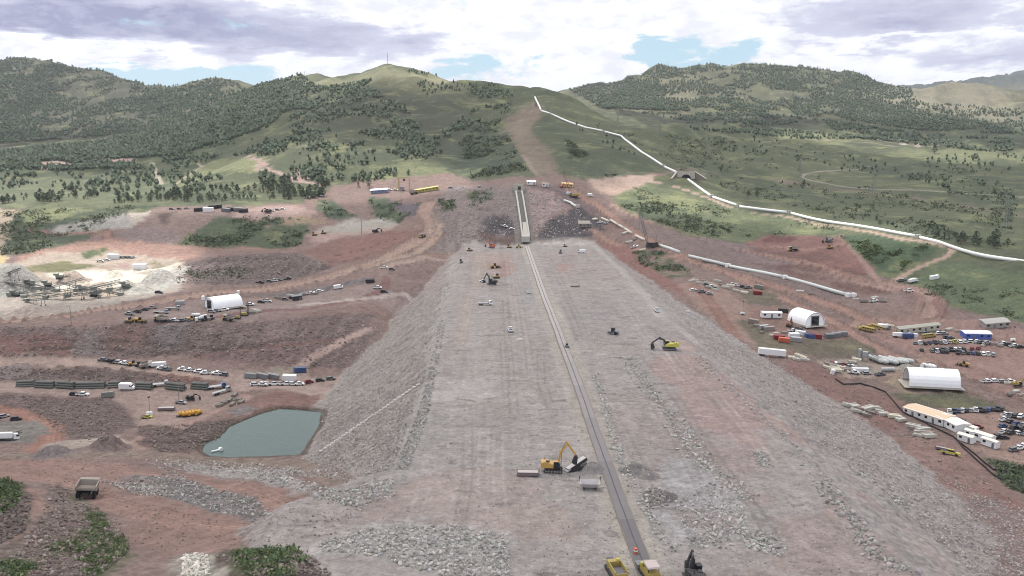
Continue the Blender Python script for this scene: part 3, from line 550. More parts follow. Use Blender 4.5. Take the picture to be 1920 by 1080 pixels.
# ---- materials
def newmat(name):
    m = bpy.data.materials.new(name); m.use_nodes = True; T = NT(m.node_tree); b = T.n['Principled BSDF']; return m, T, b
def ground_mat():
    m, T, b = newmat('ground soil and grass')
    a = T.new('ShaderNodeAttribute'); a.attribute_name = 'tint'; q = T.new('ShaderNodeAttribute'); q.attribute_name = 'cover'
    s = T.new('ShaderNodeSeparateColor'); T.l.new(q.outputs['Color'], s.inputs[0]); rock, veg = s.outputs[0], s.outputs[1]
    geo = T.new('ShaderNodeNewGeometry'); pos = geo.outputs['Position']
    n1 = T.noise(pos, .9, 5, .7); n2 = T.noise(pos, .16, 5, .65); n3 = T.noise(pos, .035, 5, .65)
    vo = T.new('ShaderNodeTexVoronoi'); T.put(vo.inputs['Vector'], pos); vo.inputs['Scale'].default_value = .62; vo.inputs['Randomness'].default_value = 1
    vc = T.new('ShaderNodeSeparateColor'); T.l.new(vo.outputs['Color'], vc.inputs[0])
    n0 = T.noise(pos, .42, 4, .75); sc1 = T.m('MULTIPLY_ADD', n1, .9, .55); sc2 = T.m('MULTIPLY_ADD', n2, .8, .60); sc3 = T.m('MULTIPLY_ADD', n3, .45, .775); sc2 = T.m('MULTIPLY', sc2, T.m('MULTIPLY_ADD', n0, .9, .55))
    k = T.m('MULTIPLY', T.m('MULTIPLY', sc1, sc2), sc3)
    rk = T.m('MULTIPLY_ADD', T.m('SUBTRACT', vc.outputs[0], .5), T.m('MULTIPLY', rock, .55), 1.0)
    k = T.m('MULTIPLY', k, rk)
    hv = T.noise(pos, .28, 6, .75); shr = T.m('MULTIPLY', T.ramp(hv, .53, .62), veg)
    base = T.mix(T.m('MULTIPLY', shr, .6), a.outputs['Color'], (.07, .085, .055))
    yel = T.m('MULTIPLY', T.ramp(n3, .5, .68), veg); base = T.mix(T.m('MULTIPLY', yel, .3), base, (.30, .30, .15))
    cb = T.new('ShaderNodeCombineXYZ'); [T.put(cb.inputs[i], k) for i in range(3)]
    col = T.mix(1.0, base, cb.outputs[0], 'MULTIPLY'); T.put(b.inputs['Base Color'], col)
    b.inputs['Roughness'].default_value = .95; b.inputs['Specular IOR Level'].default_value = .15
    dist = T.m('SUBTRACT', 1.0, T.m('MINIMUM', vo.outputs['Distance'], 1.0))
    hgt = T.m('ADD', T.m('MULTIPLY', dist, rock), T.m('ADD', T.m('MULTIPLY', n1, .35), T.m('MULTIPLY', T.m('MULTIPLY', hv, veg), 2.2)))
    bp = T.new('ShaderNodeBump'); bp.inputs['Strength'].default_value = .9; bp.inputs['Distance'].default_value = .9; T.put(bp.inputs['Height'], hgt)
    T.l.new(bp.outputs[0], b.inputs['Normal']); return m
GROUND = ground_mat()
_mc = {}
def S0(r, g, b): return [x/12.92 if x <= .04 else ((x+.055)/1.055)**2.4 for x in (r/255, g/255, b/255)]
def M(r, g, b, rough=.6, metal=0, var=.12, scale=.8, bump=0.0, spec=.5, name=None):
    """painted / concrete / metal surface with procedural wear; r g b as seen in the photograph"""
    key = (r, g, b, rough, metal, var, scale, bump)
    if key in _mc: return _mc[key]
    m, T, bs = newmat(name or 'surface %d %d %d' % (r, g, b)); c = S0(r, g, b); tcn = T.new('ShaderNodeTexCoord'); p = tcn.outputs['Object']
    n = T.noise(p, scale, 5, .65); f = T.m('MULTIPLY_ADD', n, var*2, 1-var); cb = T.new('ShaderNodeCombineXYZ'); [T.put(cb.inputs[i], f) for i in range(3)]
    T.put(bs.inputs['Base Color'], T.mix(1.0, tuple(c), cb.outputs[0], 'MULTIPLY')); bs.inputs['Roughness'].default_value = rough; bs.inputs['Metallic'].default_value = metal
    if bump:
        bp = T.new('ShaderNodeBump'); bp.inputs['Distance'].default_value = bump; T.put(bp.inputs['Height'], T.noise(p, scale*4, 4, .6)); T.l.new(bp.outputs[0], bs.inputs['Normal'])
    _mc[key] = m; return m
def attr_mat(name, rough=.9, nscale=.5, trans=0.0):
    m, T, b = newmat(name); a = T.new('ShaderNodeAttribute'); a.attribute_name = 'tint'; geo = T.new('ShaderNodeNewGeometry')
    n = T.noise(geo.outputs['Position'], nscale, 4, .6); f = T.m('MULTIPLY_ADD', n, .7, .65); cb = T.new('ShaderNodeCombineXYZ'); [T.put(cb.inputs[i], f) for i in range(3)]
    T.put(b.inputs['Base Color'], T.mix(1.0, a.outputs['Color'], cb.outputs[0], 'MULTIPLY')); b.inputs['Roughness'].default_value = rough; b.inputs['Specular IOR Level'].default_value = .2
    return m
# ================================================================== write the ground mesh
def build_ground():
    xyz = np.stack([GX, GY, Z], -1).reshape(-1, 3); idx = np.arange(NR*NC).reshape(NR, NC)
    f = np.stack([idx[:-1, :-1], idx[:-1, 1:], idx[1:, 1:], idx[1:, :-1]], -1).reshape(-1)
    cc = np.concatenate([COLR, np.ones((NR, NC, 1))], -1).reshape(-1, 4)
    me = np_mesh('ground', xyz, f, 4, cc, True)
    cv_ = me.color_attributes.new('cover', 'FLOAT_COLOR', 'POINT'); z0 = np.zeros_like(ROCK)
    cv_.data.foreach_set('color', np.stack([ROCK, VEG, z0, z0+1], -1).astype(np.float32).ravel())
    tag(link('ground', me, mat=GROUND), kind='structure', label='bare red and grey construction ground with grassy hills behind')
# ================================================================== object building
class MB:
    def __init__(s): s.v = []; s.f = []
    def add(s, vs, fs):
        o = len(s.v); s.v += [tuple(v) for v in vs]; s.f += [tuple(i+o for i in f) for f in fs]; return s
    def box(s, c, d, rz=0, ry=0, top=(1, 1)):
        mtx = Matrix.Translation(c) @ Matrix.Rotation(rz, 4, 'Z') @ Matrix.Rotation(ry, 4, 'Y'); hx, hy, hz = d[0]/2, d[1]/2, d[2]/2
        vs = [mtx @ Vector((x*(top[0] if z > 0 else 1), y*(top[1] if z > 0 else 1), z)) for z in (-hz, hz) for x, y in ((-hx, -hy), (hx, -hy), (hx, hy), (-hx, hy))]
        return s.add(vs, [(0, 3, 2, 1), (4, 5, 6, 7), (0, 1, 5, 4), (1, 2, 6, 5), (2, 3, 7, 6), (3, 0, 4, 7)])
    def cyl(s, p, q, r0, r1=None, n=8):
        p = Vector(p); q = Vector(q); r1 = r0 if r1 is None else r1; d = (q-p).normalized(); a = d.orthogonal().normalized(); b = d.cross(a)
        vs = []
        for c, r in ((p, r0), (q, r1)):
            for k in range(n): t = 2*math.pi*k/n; vs.append(c+a*math.cos(t)*r+b*math.sin(t)*r)
        return s.add(vs, [(k, (k+1) % n, n+(k+1) % n, n+k) for k in range(n)]+[tuple(range(n-1, -1, -1)), tuple(range(n, 2*n))])
    def bar(s, p, q, w, h=None):
        p = Vector(p); q = Vector(q); h = h or w; d = (q-p).normalized(); u = Vector((0, 0, 1)) if abs(d.z) < .95 else Vector((0, 1, 0)); a = d.cross(u).normalized(); b = a.cross(d)
        vs = [c+a*i*w/2+b*j*h/2 for c in (p, q) for i, j in ((-1, -1), (1, -1), (1, 1), (-1, 1))]
        return s.add(vs, [(0, 3, 2, 1), (4, 5, 6, 7), (0, 1, 5, 4), (1, 2, 6, 5), (2, 3, 7, 6), (3, 0, 4, 7)])
    def prism(s, pts, y0, y1, taper=None):
        """outline in (x, z) pushed along y"""
        n = len(pts); vs = [(x, y0, z) for x, z in pts]+[(x, y1, z) for x, z in pts]
        return s.add(vs, [tuple(range(n)), tuple(range(2*n-1, n-1, -1))]+[(k, n+k, n+(k+1) % n, (k+1) % n) for k in range(n)])
    def wheel(s, x, y, r, w, n=12): return s.cyl((x, y-w/2, r), (x, y+w/2, r), r, n=n)
    def truss(s, p, q, w, n, t=.12):
        p = Vector(p); q = Vector(q); d = (q-p).normalized(); u = Vector((0, 0, 1)) if abs(d.z) < .9 else Vector((0, 1, 0)); a = d.cross(u).normalized()*w/2; b = a.cross(d).normalized()*w/2
        cs = [a+b, a-b, -a-b, -a+b]
        for c in cs: s.bar(p+c, q+c, t)
        for k in range(n):
            P0 = p+(q-p)*k/n; P1 = p+(q-p)*(k+1)/n
            for i in range(4): s.bar(P0+cs[i], P1+cs[(i+1) % 4], t*.7)
        return s
    def build(s, name, mat, parent=None, smooth=False):
        me = bpy.data.meshes.new(name); me.from_pydata(s.v, [], s.f); me.update()
        if smooth:
            for p in me.polygons: p.use_smooth = True
        return link(name, me, parent, mat)
def thing(name, label, cat, loc=(0, 0, 0), rz=0, group=None):
    o = link(name, None); o.location = loc; o.rotation_euler = (0, 0, rz); tag(o, label, cat, group); o.empty_display_size = .5; return o
def copy_tree(o, parent=None):
    c = o.copy(); COL.objects.link(c); c.parent = parent
    for ch in list(o.children): copy_tree(ch, c)
    return c
_proto = {}
def place(key, builder, u, v, hd, label, group=None, cat=None, toward=None, sc_=1.0, dz=0.0, xy=None):
    """first use builds the thing, later uses copy it part by part; u v = its base point, hd = heading in degrees (0 = to the right, 90 = away)"""
    if key not in _proto: o = builder(); _proto[key] = o
    else: o = copy_tree(_proto[key])
    p = GP(u, v) if xy is None else Vector((xy[0], xy[1], zat(*xy)))
    if toward is not None: q = GP(*toward); hd = math.degrees(math.atan2(q.y-p.y, q.x-p.x))
    # seat it on the slope
    h = R(hd); ex = Vector((math.cos(h), math.sin(h))); L = 3.0
    sx = (zat(p.x+ex.x*L, p.y+ex.y*L)-zat(p.x-ex.x*L, p.y-ex.y*L))/(2*L); sy = (zat(p.x-ex.y*L, p.y+ex.x*L)-zat(p.x+ex.y*L, p.y-ex.x*L))/(2*L)
    sx = max(-.25, min(.25, sx)); sy = max(-.25, min(.25, sy)); tall = o.get('upright')
    o.rotation_euler = (0 if tall else math.atan(sy), 0 if tall else -math.atan(sx), h); o.location = (p.x, p.y, p.z+dz+.02); o.scale = (sc_,)*3
    o['label'] = label
    if cat: o['category'] = cat
    if group: o['group'] = group
    elif 'group' in o: del o['group']
    return o
# paints
WHT = M(222, 224, 228, .45, var=.06); SIL = M(160, 164, 170, .4, .3, var=.08); BLK = M(44, 46, 52, .4, var=.1); DRED = M(120, 36, 40, .45, var=.1); BLUE = M(58, 78, 124, .45, var=.1); GRY = M(104, 108, 114, .45, var=.1)
GLS = M(30, 36, 44, .15, var=.05, spec=.8); RUB = M(34, 34, 36, .9, var=.15); YEL = M(154, 136, 72, .5, var=.14, scale=1.5); OCH = M(182, 146, 80, .55, var=.14, scale=1.5); LIM = M(178, 172, 80, .5, var=.08); DRK = M(48, 46, 50, .7, var=.2); STL = M(128, 130, 134, .55, .2, var=.15)
CON = M(172, 166, 160, .9, var=.14, bump=.02); FAB = M(236, 238, 244, .7, var=.05, scale=.4); TANR = M(204, 182, 158, .8, var=.08); RST = M(130, 92, 76, .85, var=.2); GRN = M(118, 122, 116, .6, var=.12); ORG = M(190, 96, 72, .6, var=.1); PUR = M(70, 60, 92, .5, var=.1); CRM = M(138, 130, 124, .6, var=.1)
PAINT = {'white': WHT, 'silver': SIL, 'black': BLK, 'dark red': DRED, 'blue': BLUE, 'grey': GRY, 'yellow': LIM}
def car(kind, colour):
    def f():
        o = thing({'car': 'parked_car', 'pickup': 'pickup_truck', 'van': 'parked_van'}[kind], '', {'car': 'car', 'pickup': 'pickup', 'van': 'van'}[kind]); pm = PAINT[colour]
        if kind == 'car':
            MB().prism([(-2.3, .35), (-2.35, .85), (-2.2, 1.0), (1.1, 1.02), (2.15, .85), (2.35, .6), (2.3, .35)], -.92, .92).prism([(-1.95, 1.0), (-1.7, 1.66), (.35, 1.68), (1.1, 1.0)], -.72, .72).build('body', pm, o)
            MB().prism([(-2.02, 1.03), (-1.8, 1.55), (.47, 1.57), (1.17, 1.03)], -.76, .76).prism([(-1.5, 1.1), (-1.4, 1.5), (.2, 1.5), (.6, 1.1)], -.8, .8).build('window', GLS, o); wx = (-1.45, 1.45); r = .36
        elif kind == 'pickup':
            b = MB().prism([(-2.9, .5), (-2.9, 1.1), (-.6, 1.15), (1.5, 1.15), (2.6, 1.05), (2.85, .9), (2.85, .45)], -.98, .98); b.prism([(-.75, 1.1), (-.65, 1.85), (.75, 1.86), (1.45, 1.1)], -.8, .8); b.build('body', pm, o)
            MB().prism([(-.72, 1.2), (-.7, 1.72), (.9, 1.72), (1.5, 1.15)], -.84, .84).build('window', GLS, o); MB().box((-1.85, 0, 1.14), (1.9, 1.6, .06)).build('cargo_bed', DRK, o); wx = (-1.85, 1.85); r = .42
        else:
            MB().prism([(-2.8, .4), (-2.85, 2.3), (-2.6, 2.45), (1.3, 2.4), (2.1, 1.4), (2.8, 1.15), (2.85, .4)], -1.0, 1.0).build('body', pm, o); MB().prism([(1.2, 1.45), (1.35, 2.2), (2.15, 1.45)], -1.02, 1.02).build('window', GLS, o); wx = (-1.8, 1.9); r = .4
        for x in wx:
            for y in (-.86, .86): MB().wheel(x, y, r, .26).build('wheel', RUB, o)
        return o
    return f
def flatbed(colour='white', load=True):
    def f():
        o = thing('work_truck', '', 'truck'); MB().prism([(2.2, .7), (2.2, 2.7), (3.6, 2.7), (4.1, 1.7), (4.3, 1.5), (4.3, .6)], -1.15, 1.15).build('cab', PAINT[colour], o)
        MB().prism([(3.05, 1.75), (3.05, 2.5), (3.66, 2.5), (4.14, 1.72)], -1.18, 1.18).build('window', GLS, o); MB().box((-1.2, 0, .95), (6.8, .9, .3)).build('chassis', DRK, o)
        if load: MB().box((-1.3, 0, 2.1), (6.2, 2.4, 2.0)).build('cargo_box', WHT, o)
        else: MB().box((-1.3, 0, 1.25), (6.6, 2.4, .25)).box((1.95, 0, 1.9), (.15, 2.3, 1.2)).build('deck', SIL, o)
        for x in (-3.3, -2.1, 3.0):
            for y in (-.95, .95): MB().wheel(x, y, .5, .35).build('wheel', RUB, o)
        return o
    return f
def mixer():
    o = thing('mixer_truck', '', 'mixer truck'); MB().prism([(2.2, .7), (2.2, 2.8), (3.7, 2.8), (4.2, 1.6), (4.2, .6)], -1.15, 1.15).build('cab', WHT, o); MB().box((-1, 0, .95), (7, .9, .3)).build('chassis', DRK, o)
    MB().cyl((-4.1, 0, 3.2), (-2.4, 0, 2.8), .6, 1.25, 14).cyl((-2.4, 0, 2.8), (-.4, 0, 2.5), 1.25, 1.3, 14).cyl((-.4, 0, 2.5), (1.9, 0, 2.1), 1.3, .6, 14).build('drum', WHT, o, True)
    for x in (-3.3, -2.1, 3.0):
        for y in (-.95, .95): MB().wheel(x, y, .5, .35).build('wheel', RUB, o)
    return o
def tractor_trailer(tank=False):
    def f():
        o = thing('tanker_trailer' if tank else 'box_trailer', '', 'trailer')
        if tank: MB().cyl((-6, 0, 2.2), (6, 0, 2.2), 1.15, n=16).cyl((-6.3, 0, 2.2), (-6, 0, 2.2), .7, 1.15, 16).cyl((6, 0, 2.2), (6.3, 0, 2.2), 1.15, .7, 16).build('tank', SIL, o, False)
        else: MB().box((0, 0, 2.5), (12.5, 2.5, 2.7)).build('body', WHT, o)
        MB().box((0, 0, 1.0), (12, .8, .3)).build('chassis', DRK, o)
        for x in (-5, -3.8): [MB().wheel(x, y, .5, .4).build('wheel', RUB, o) for y in (-.9, .9)]
        MB().bar((4, -.8, 0), (4, -.8, 1), .15).bar((4, .8, 0), (4, .8, 1), .15).build('landing_leg', DRK, o); return o
    return f
def bus():
    o = thing('crew_bus', '', 'bus'); MB().prism([(-4.6, .6), (-4.7, 2.8), (3.0, 2.8), (3.2, 1.8), (4.5, 1.6), (4.6, .6)], -1.2, 1.2).build('body', YEL, o)
    for k in range(5): MB().box((-3.7+k*1.35, 0, 2.2), (.95, 2.46, .6)).build('window', GLS, o)
    for x in (-2.9, 3.2): [MB().wheel(x, y, .5, .35).build('wheel', RUB, o) for y in (-1.05, 1.05)]
    return o
def excavator(pm, bx=4.2, bz=8.5, sx=9.2, sz=4.2, kx=9.4, kz=2.2, bm=None):
    """boom foot -> elbow (bx, bz) -> stick end (sx, sz) -> bucket; machine faces +x"""
    def f():
        o = thing('excavator', '', 'excavator'); d = DRK
        for y in (-1.45, 1.45):
            t = MB().prism([(-2.4, .15), (-2.75, .55), (-2.4, 1.0), (2.4, 1.0), (2.75, .55), (2.4, .15)], y-.32, y+.32).build('track', d, o)
            w = MB(); [w.cyl((x, y-.36, .55), (x, y+.36, .55), .3, n=8) for x in (-2.1, -1.3, -.4, .5, 1.3, 2.1)]; w.build('roller', STL, t)
        MB().box((0, 0, .95), (2.6, 2.4, .5)).cyl((0, 0, 1.1), (0, 0, 1.4), 1.1, n=14).build('undercarriage', d, o)
        MB().prism([(-3.4, 1.45), (-3.6, 1.8), (-3.5, 3.0), (-2.2, 3.25), (-1.1, 2.75), (.5, 2.6), (1.7, 2.2), (1.8, 1.45)], -1.5, 1.5).build('body', pm, o); MB().box((-1.6, -.7, 3.25), (1.1, .8, .25)).cyl((-2.5, .8, 3.1), (-2.5, .8, 3.9), .1).build('engine_cover', d, o)
        MB().prism([(.1, 1.5), (.1, 3.4), (1.4, 3.45), (1.95, 2.5), (1.95, 1.5)], -1.62, -.55).build('cab', GLS, o); MB().box((.75, -1.08, 3.48), (1.5, 1.15, .1)).build('cab_roof', pm, o)
        P0 = Vector((1.3, 0, 2.1)); E = Vector((bx, 0, bz)); mid_ = P0.lerp(E, .5)+Vector((-.55, 0, .75)); St = Vector((sx, 0, sz)); Bk = Vector((kx, 0, kz))
        MB().bar(P0, mid_, .55, .75).bar(mid_, E, .5, .6).build('boom', bm or pm, o); MB().bar(E+(E-St).normalized()*.9, St, .42, .5).build('stick', bm or pm, o)
        MB().cyl(P0+Vector((.9, .45, -.2)), mid_+Vector((.3, .45, -.2)), .12, n=6).cyl(P0+Vector((.9, -.45, -.2)), mid_+Vector((.3, -.45, -.2)), .12, n=6).cyl(mid_+Vector((.2, 0, .6)), E+(E-St).normalized()*.8, .12, n=6).build('cylinder', STL, o)
        dd = (Bk-St).normalized(); s_ = Vector((-dd.z, 0, dd.x))*-1
        prof = [St, St+dd*.5+s_*-.7, Bk+s_*-.9, Bk+s_*.1+dd*.1, Bk+s_*.7-dd*.3, St+dd*.4+s_*.4]; MB().prism([(p.x, p.z) for p in prof], -.65, .65).build('bucket', d, o)
        return o
    return f
def haul_truck():
    o = thing('haul_truck', '', 'dump truck')
    for x, n_ in ((-2.2, 2), (2.6, 1)):
        for s_ in (-1, 1): MB().cyl((x, s_*1.5, 1.15), (x, s_*2.35, 1.15), 1.15, n=16).build('wheel', RUB, o)
    MB().box((0, 0, 1.6), (8, 1.8, .7)).build('chassis', DRK, o); MB().prism([(1.8, 1.6), (1.8, 2.7), (4.4, 2.6), (4.5, 1.3)], -1.9, 1.9).box((4.45, 0, 1.9), (.2, 2.0, 1.0)).build('engine_hood', OCH, o)
    MB().prism([(1.9, 2.7), (1.9, 4.1), (3.2, 4.1), (3.6, 2.7)], .3, 1.8).build('cab', GLS, o)
    m = MB(); m.prism([(-4.9, 2.6), (-4.9, 3.0), (-3, 2.3), (1.5, 2.4), (1.7, 4.3), (1.4, 4.3), (1.25, 2.75), (-3, 2.6), (-4.9, 3.3)], -2.45, 2.45)
    for y in (-2.45, 2.45): m.prism([(-4.9, 2.6), (-4.9, 3.7), (-3.0, 4.05), (1.6, 4.35), (1.6, 2.3), (-3, 2.2)], y-.12, y+.12)
    m.prism([(1.5, 4.2), (4.3, 4.35), (4.3, 4.5), (1.5, 4.45)], -2.45, 2.45); m.build('dump_body', CRM, o); MB().box((-1.4, 0, 2.75), (5.0, 4.5, .35), ry=-.03).build('load', M(120, 112, 108, .95, var=.3, scale=2, bump=.1), o); return o
def dumper():
    o = haul_truck(); o.name = 'dump_truck'; return o
def loader():
    o = thing('wheel_loader', '', 'wheel loader'); MB().prism([(-3.4, 1.1), (-3.4, 2.4), (-1, 2.6), (-.8, 1.2), (1.6, 1.0), (1.6, .8), (-3.2, .8)], -.95, .95).build('body', OCH, o); MB().box((-.1, 0, 2.6), (1.5, 1.5, 1.7), top=(.85, .9)).build('cab', GLS, o)
    for x in (-2.0, 1.5): [MB().wheel(x, y, .85, .6, 14).build('wheel', RUB, o) for y in (-1.2, 1.2)]
    MB().bar((.9, -.6, 2.0), (3.3, -.6, .9), .25, .4).bar((.9, .6, 2.0), (3.3, .6, .9), .25, .4).build('lift_arm', OCH, o); MB().prism([(3.1, .3), (3.1, 1.5), (3.5, 1.5), (3.5, .5), (4.6, .25), (4.6, .15)], -1.5, 1.5).build('bucket', DRK, o); return o
def roller_machine():
    o = thing('road_roller', '', 'roller'); MB().prism([(-2.6, .8), (-2.6, 1.7), (-.7, 1.9), (-.6, 1.0), (.4, .9)], -.9, .9).build('body', GRY, o); MB().cyl((1.5, -1.05, .78), (1.5, 1.05, .78), .78, n=18).build('drum', STL, o)
    MB().box((1.0, 0, .95), (2.6, 2.4, .16)).build('frame', DRK, o); MB().box((-.1, 0, 2.2), (1.4, 1.5, 1.7)).box((-.1, 0, 3.1), (1.7, 1.7, .12)).build('cab', GLS, o); [MB().wheel(-1.7, y, .75, .5, 14).build('wheel', RUB, o) for y in (-.9, .9)]; return o
def dozer():
    o = thing('bulldozer', '', 'bulldozer'); MB().prism([(-1.9, 1.0), (-1.9, 1.9), (1.6, 1.8), (1.7, .9)], -.7, .7).build('body', OCH, o); MB().box((-.8, 0, 2.4), (1.5, 1.4, 1.4), top=(.85, .85)).build('cab', DRK, o)
    [MB().prism([(-2.1, .1), (-2.4, .5), (-2.0, 1.1), (1.5, .95), (1.9, .5), (1.6, .1)], y-.28, y+.28).build('track', DRK, o) for y in (-1.05, 1.05)]; MB().prism([(2.3, .1), (2.1, .6), (2.35, 1.3), (2.5, 1.3), (2.3, .6), (2.5, .1)], -1.8, 1.8).build('blade', STL, o); return o
def drill_rig():
    o = thing('drill_rig', '', 'drill rig'); o['upright'] = 1; MB().prism([(-2.8, 1.0), (-2.8, 2.6), (1, 2.6), (1.8, 1.0)], -1.2, 1.2).build('body', YEL, o); [MB().prism([(-2.6, .1), (-2.9, .5), (-2.5, 1.0), (2.3, 1.0), (2.7, .5), (2.3, .1)], y-.3, y+.3).build('track', DRK, o) for y in (-1.2, 1.2)]
    MB().truss((2.6, 0, .4), (2.6, 0, 11), .8, 9, .12).build('mast', DRK, o); MB().bar((1, 0, 2), (2.4, 0, 6), .2).build('brace', STL, o); return o
def container(pm, L=6.1):
    def f():
        o = thing('shipping_container', '', 'container'); m = MB().box((0, 0, 1.35), (L, 2.44, 2.5)); n = int(L/.45)
        for k in range(n): x = -L/2+.3+k*(L-.6)/(n-1); m.box((x, -1.24, 1.35), (.16, .06, 2.2)).box((x, 1.24, 1.35), (.16, .06, 2.2))
        m.build('body', pm, o); MB().box((L/2+.03, -.6, 1.35), (.05, 1.1, 2.3)).build('door', pm, o); MB().box((L/2+.03, .6, 1.35), (.05, 1.1, 2.3)).build('door', pm, o); m = MB(); [m.box((x, y, .1), (.3, .3, .3)) for x in (-L/2+.15, L/2-.15) for y in (-1.1, 1.1)]; m.build('corner_casting', DRK, o); return o
    return f
def office(L=18, W=6, roof=TANR, wall=WHT):
    def f():
        o = thing('site_office', '', 'building'); MB().box((0, 0, 1.9), (L, W, 3.0)).build('wall', wall, o); MB().prism([(-W/2-.3, 3.3), (0, 3.9), (W/2+.3, 3.3)], -L/2-.3, L/2+.3).build('roof', roof, o).rotation_euler = (0, 0, R(90)); MB().box((0, 0, .2), (L-.4, W-.4, .6)).build('skirting', GRY, o)
        n = max(2, int(L/3))
        for k in range(n):
            x = -L/2+1.5+k*(L-3)/(n-1)
            for s_ in (-1, 1):
                if (k % 3) == 1: MB().box((x, s_*(W/2+.02), 1.5), (1.0, .08, 2.1)).build('door', GRY, o)
                else: MB().box((x, s_*(W/2+.02), 2.2), (1.3, .08, 1.0)).build('window', GLS, o)
        return o
    return f
def hoop_tent(L, W, Hh, door=1):
    """fabric hoop building, long axis x, door at the +x end"""
    def f():
        o = thing('hoop_building', '', 'tent'); o['upright'] = 1; n = 14; out = []
        for k in range(n+1): t = math.pi*k/n; out.append((W/2*math.cos(t), Hh*max(0, math.sin(t))**.8))
        inn = [(x*.965, z*.965) for x, z in out]; ns = int(L/3); m = MB(); vs = []; fs = []; 
        for j in range(ns*2+1):
            x = -L/2+L*j/(ns*2); s_ = 1.0 if j % 2 == 0 else .988
            for (y, z) in out: vs.append((x, y*s_, z*s_))
        q = n+1
        for j in range(ns*2):
            for k in range(n): fs.append((j*q+k, j*q+k+1, (j+1)*q+k+1, (j+1)*q+k))
        o_ = len(vs); vs += [(x, y, z) for x in (-L/2, L/2) for (y, z) in inn]
        for k in range(n): fs.append((o_+k, o_+k+1, o_+q+k+1, o_+q+k)); fs.append((k, k+1, o_+k+1, o_+k)); fs.append((ns*2*q+k, ns*2*q+k+1, o_+q+k+1, o_+q+k))
        m.add(vs, fs); m.build('fabric_cover', FAB, o)
        rb = MB()
        for j in range(0, ns+1, 1):
            x = -L/2+.1+(L-.2)*j/ns
            for k in range(n): rb.bar((x, inn[k][0]*.99, inn[k][1]*.99), (x, inn[k+1][0]*.99, inn[k+1][1]*.99), .14)
        rb.build('frame', STL, o)
        back = MB().add([(-L/2+.3, y, z) for y, z in inn], [tuple(range(q))]).build('end_wall', FAB, o)
        dw, dh = W*.36, Hh*.72
        if door:
            # front wall with a doorway: pieces left, right and above the opening
            m = MB(); x = L/2-.3
            L_ = [(y, z) for y, z in inn if y >= dw/2]; Rr = [(y, z) for y, z in inn if y <= -dw/2]; T_ = [(y, z) for y, z in inn if abs(y) < dw/2]
            zl = np.interp(dw/2, [p[0] for p in reversed(inn)], [p[1] for p in reversed(inn)])
            for pts in ([(dw/2, 0)]+L_+[(dw/2, zl)], [(-dw/2, zl)]+Rr+[(-dw/2, 0)], [(dw/2, dh), (dw/2, zl)]+T_+[(-dw/2, zl), (-dw/2, dh)]):
                m.add([(x, y, z) for y, z in pts], [tuple(range(len(pts)))])
            m.build('front_wall', FAB, o); MB().box((x+.1, dw/2+.15, dh/2), (.25, .3, dh)).box((x+.1, -dw/2-.15, dh/2), (.25, .3, dh)).box((x+.1, 0, dh+.15), (.25, dw+.6, .3)).build('door_frame', STL, o)
        MB().box((0, 0, .06), (L+4, W+1, .1)).build('floor_slab', CON, o)
        for s_ in (-1, 1): MB().box((0, s_*(W/2-.05), .4), (L, .5, .8)).build('footing', CON, o)
        return o
    return f
def silo():
    o = thing('cement_silo', '', 'silo'); MB().cyl((-6, 0, 2.6), (5.5, 0, 2.6), 1.75, n=18).cyl((5.5, 0, 2.6), (7.5, 0, 2.6), 1.75, .5, 18).build('tank', M(176, 180, 182, .5, .1, var=.1), o)
    m = MB(); [m.box((x, 0, .6), (.4, 3, 1.2)) for x in (-4.5, -1, 3)]; m.build('cradle', STL, o); [MB().cyl((x, 0, 2.6), (x+.15, 0, 2.6), 1.82, n=18).build('band', STL, o) for x in (-3, 0, 3)]; return o
def batch_plant():
    o = thing('batching_plant', '', 'concrete plant'); o['upright'] = 1; MB().box((0, 0, 6), (4, 4, 3), top=(1, 1)).box((0, 0, 3.8), (3.6, 3.6, 1.6), top=(1.1, 1.1)).build('hopper', SIL, o); m = MB(); [m.bar((x, y, 0), (x, y, 8), .3) for x in (-2, 2) for y in (-2, 2)]; m.build('frame', STL, o)
    MB().truss((2, 0, 7), (15, 0, 1.5), 1.1, 8, .14).build('conveyor', STL, o); MB().cyl((-4, 1, 0), (-4, 1, 9), 1.4, n=16).cyl((-4, 1, 9), (-4, 1, 9.8), 1.4, .3, 16).build('silo', SIL, o); return o
def conveyor(L=24, hh=6.5):
    def f():
        o = thing('conveyor', '', 'conveyor'); o['upright'] = 1; a, b = (-L/2, 0, 1.3), (L/2, 0, hh); MB().truss(a, b, 1.0, int(L/2), .16).build('frame', M(104, 112, 108, .6, var=.15), o); MB().bar((a[0], 0, a[2]+.6), (b[0], 0, b[2]+.6), 1.1, .15).build('belt', DRK, o)
        m = MB(); [m.bar((x, y*1.3, 0), (x, y*.5, 1.3+(hh-1.3)*(x+L/2)/L), .22) for x in (-L*.1, L*.28) for y in (-1, 1)]; m.build('leg', STL, o); MB().box((-L/2+.4, 0, 1.8), (2.6, 2.4, 1.8), top=(1.2, 1.2)).build('hopper', GRN, o); [MB().wheel(L*.28, y, .45, .3).build('wheel', RUB, o) for y in (-1.4, 1.4)]; return o
    return f
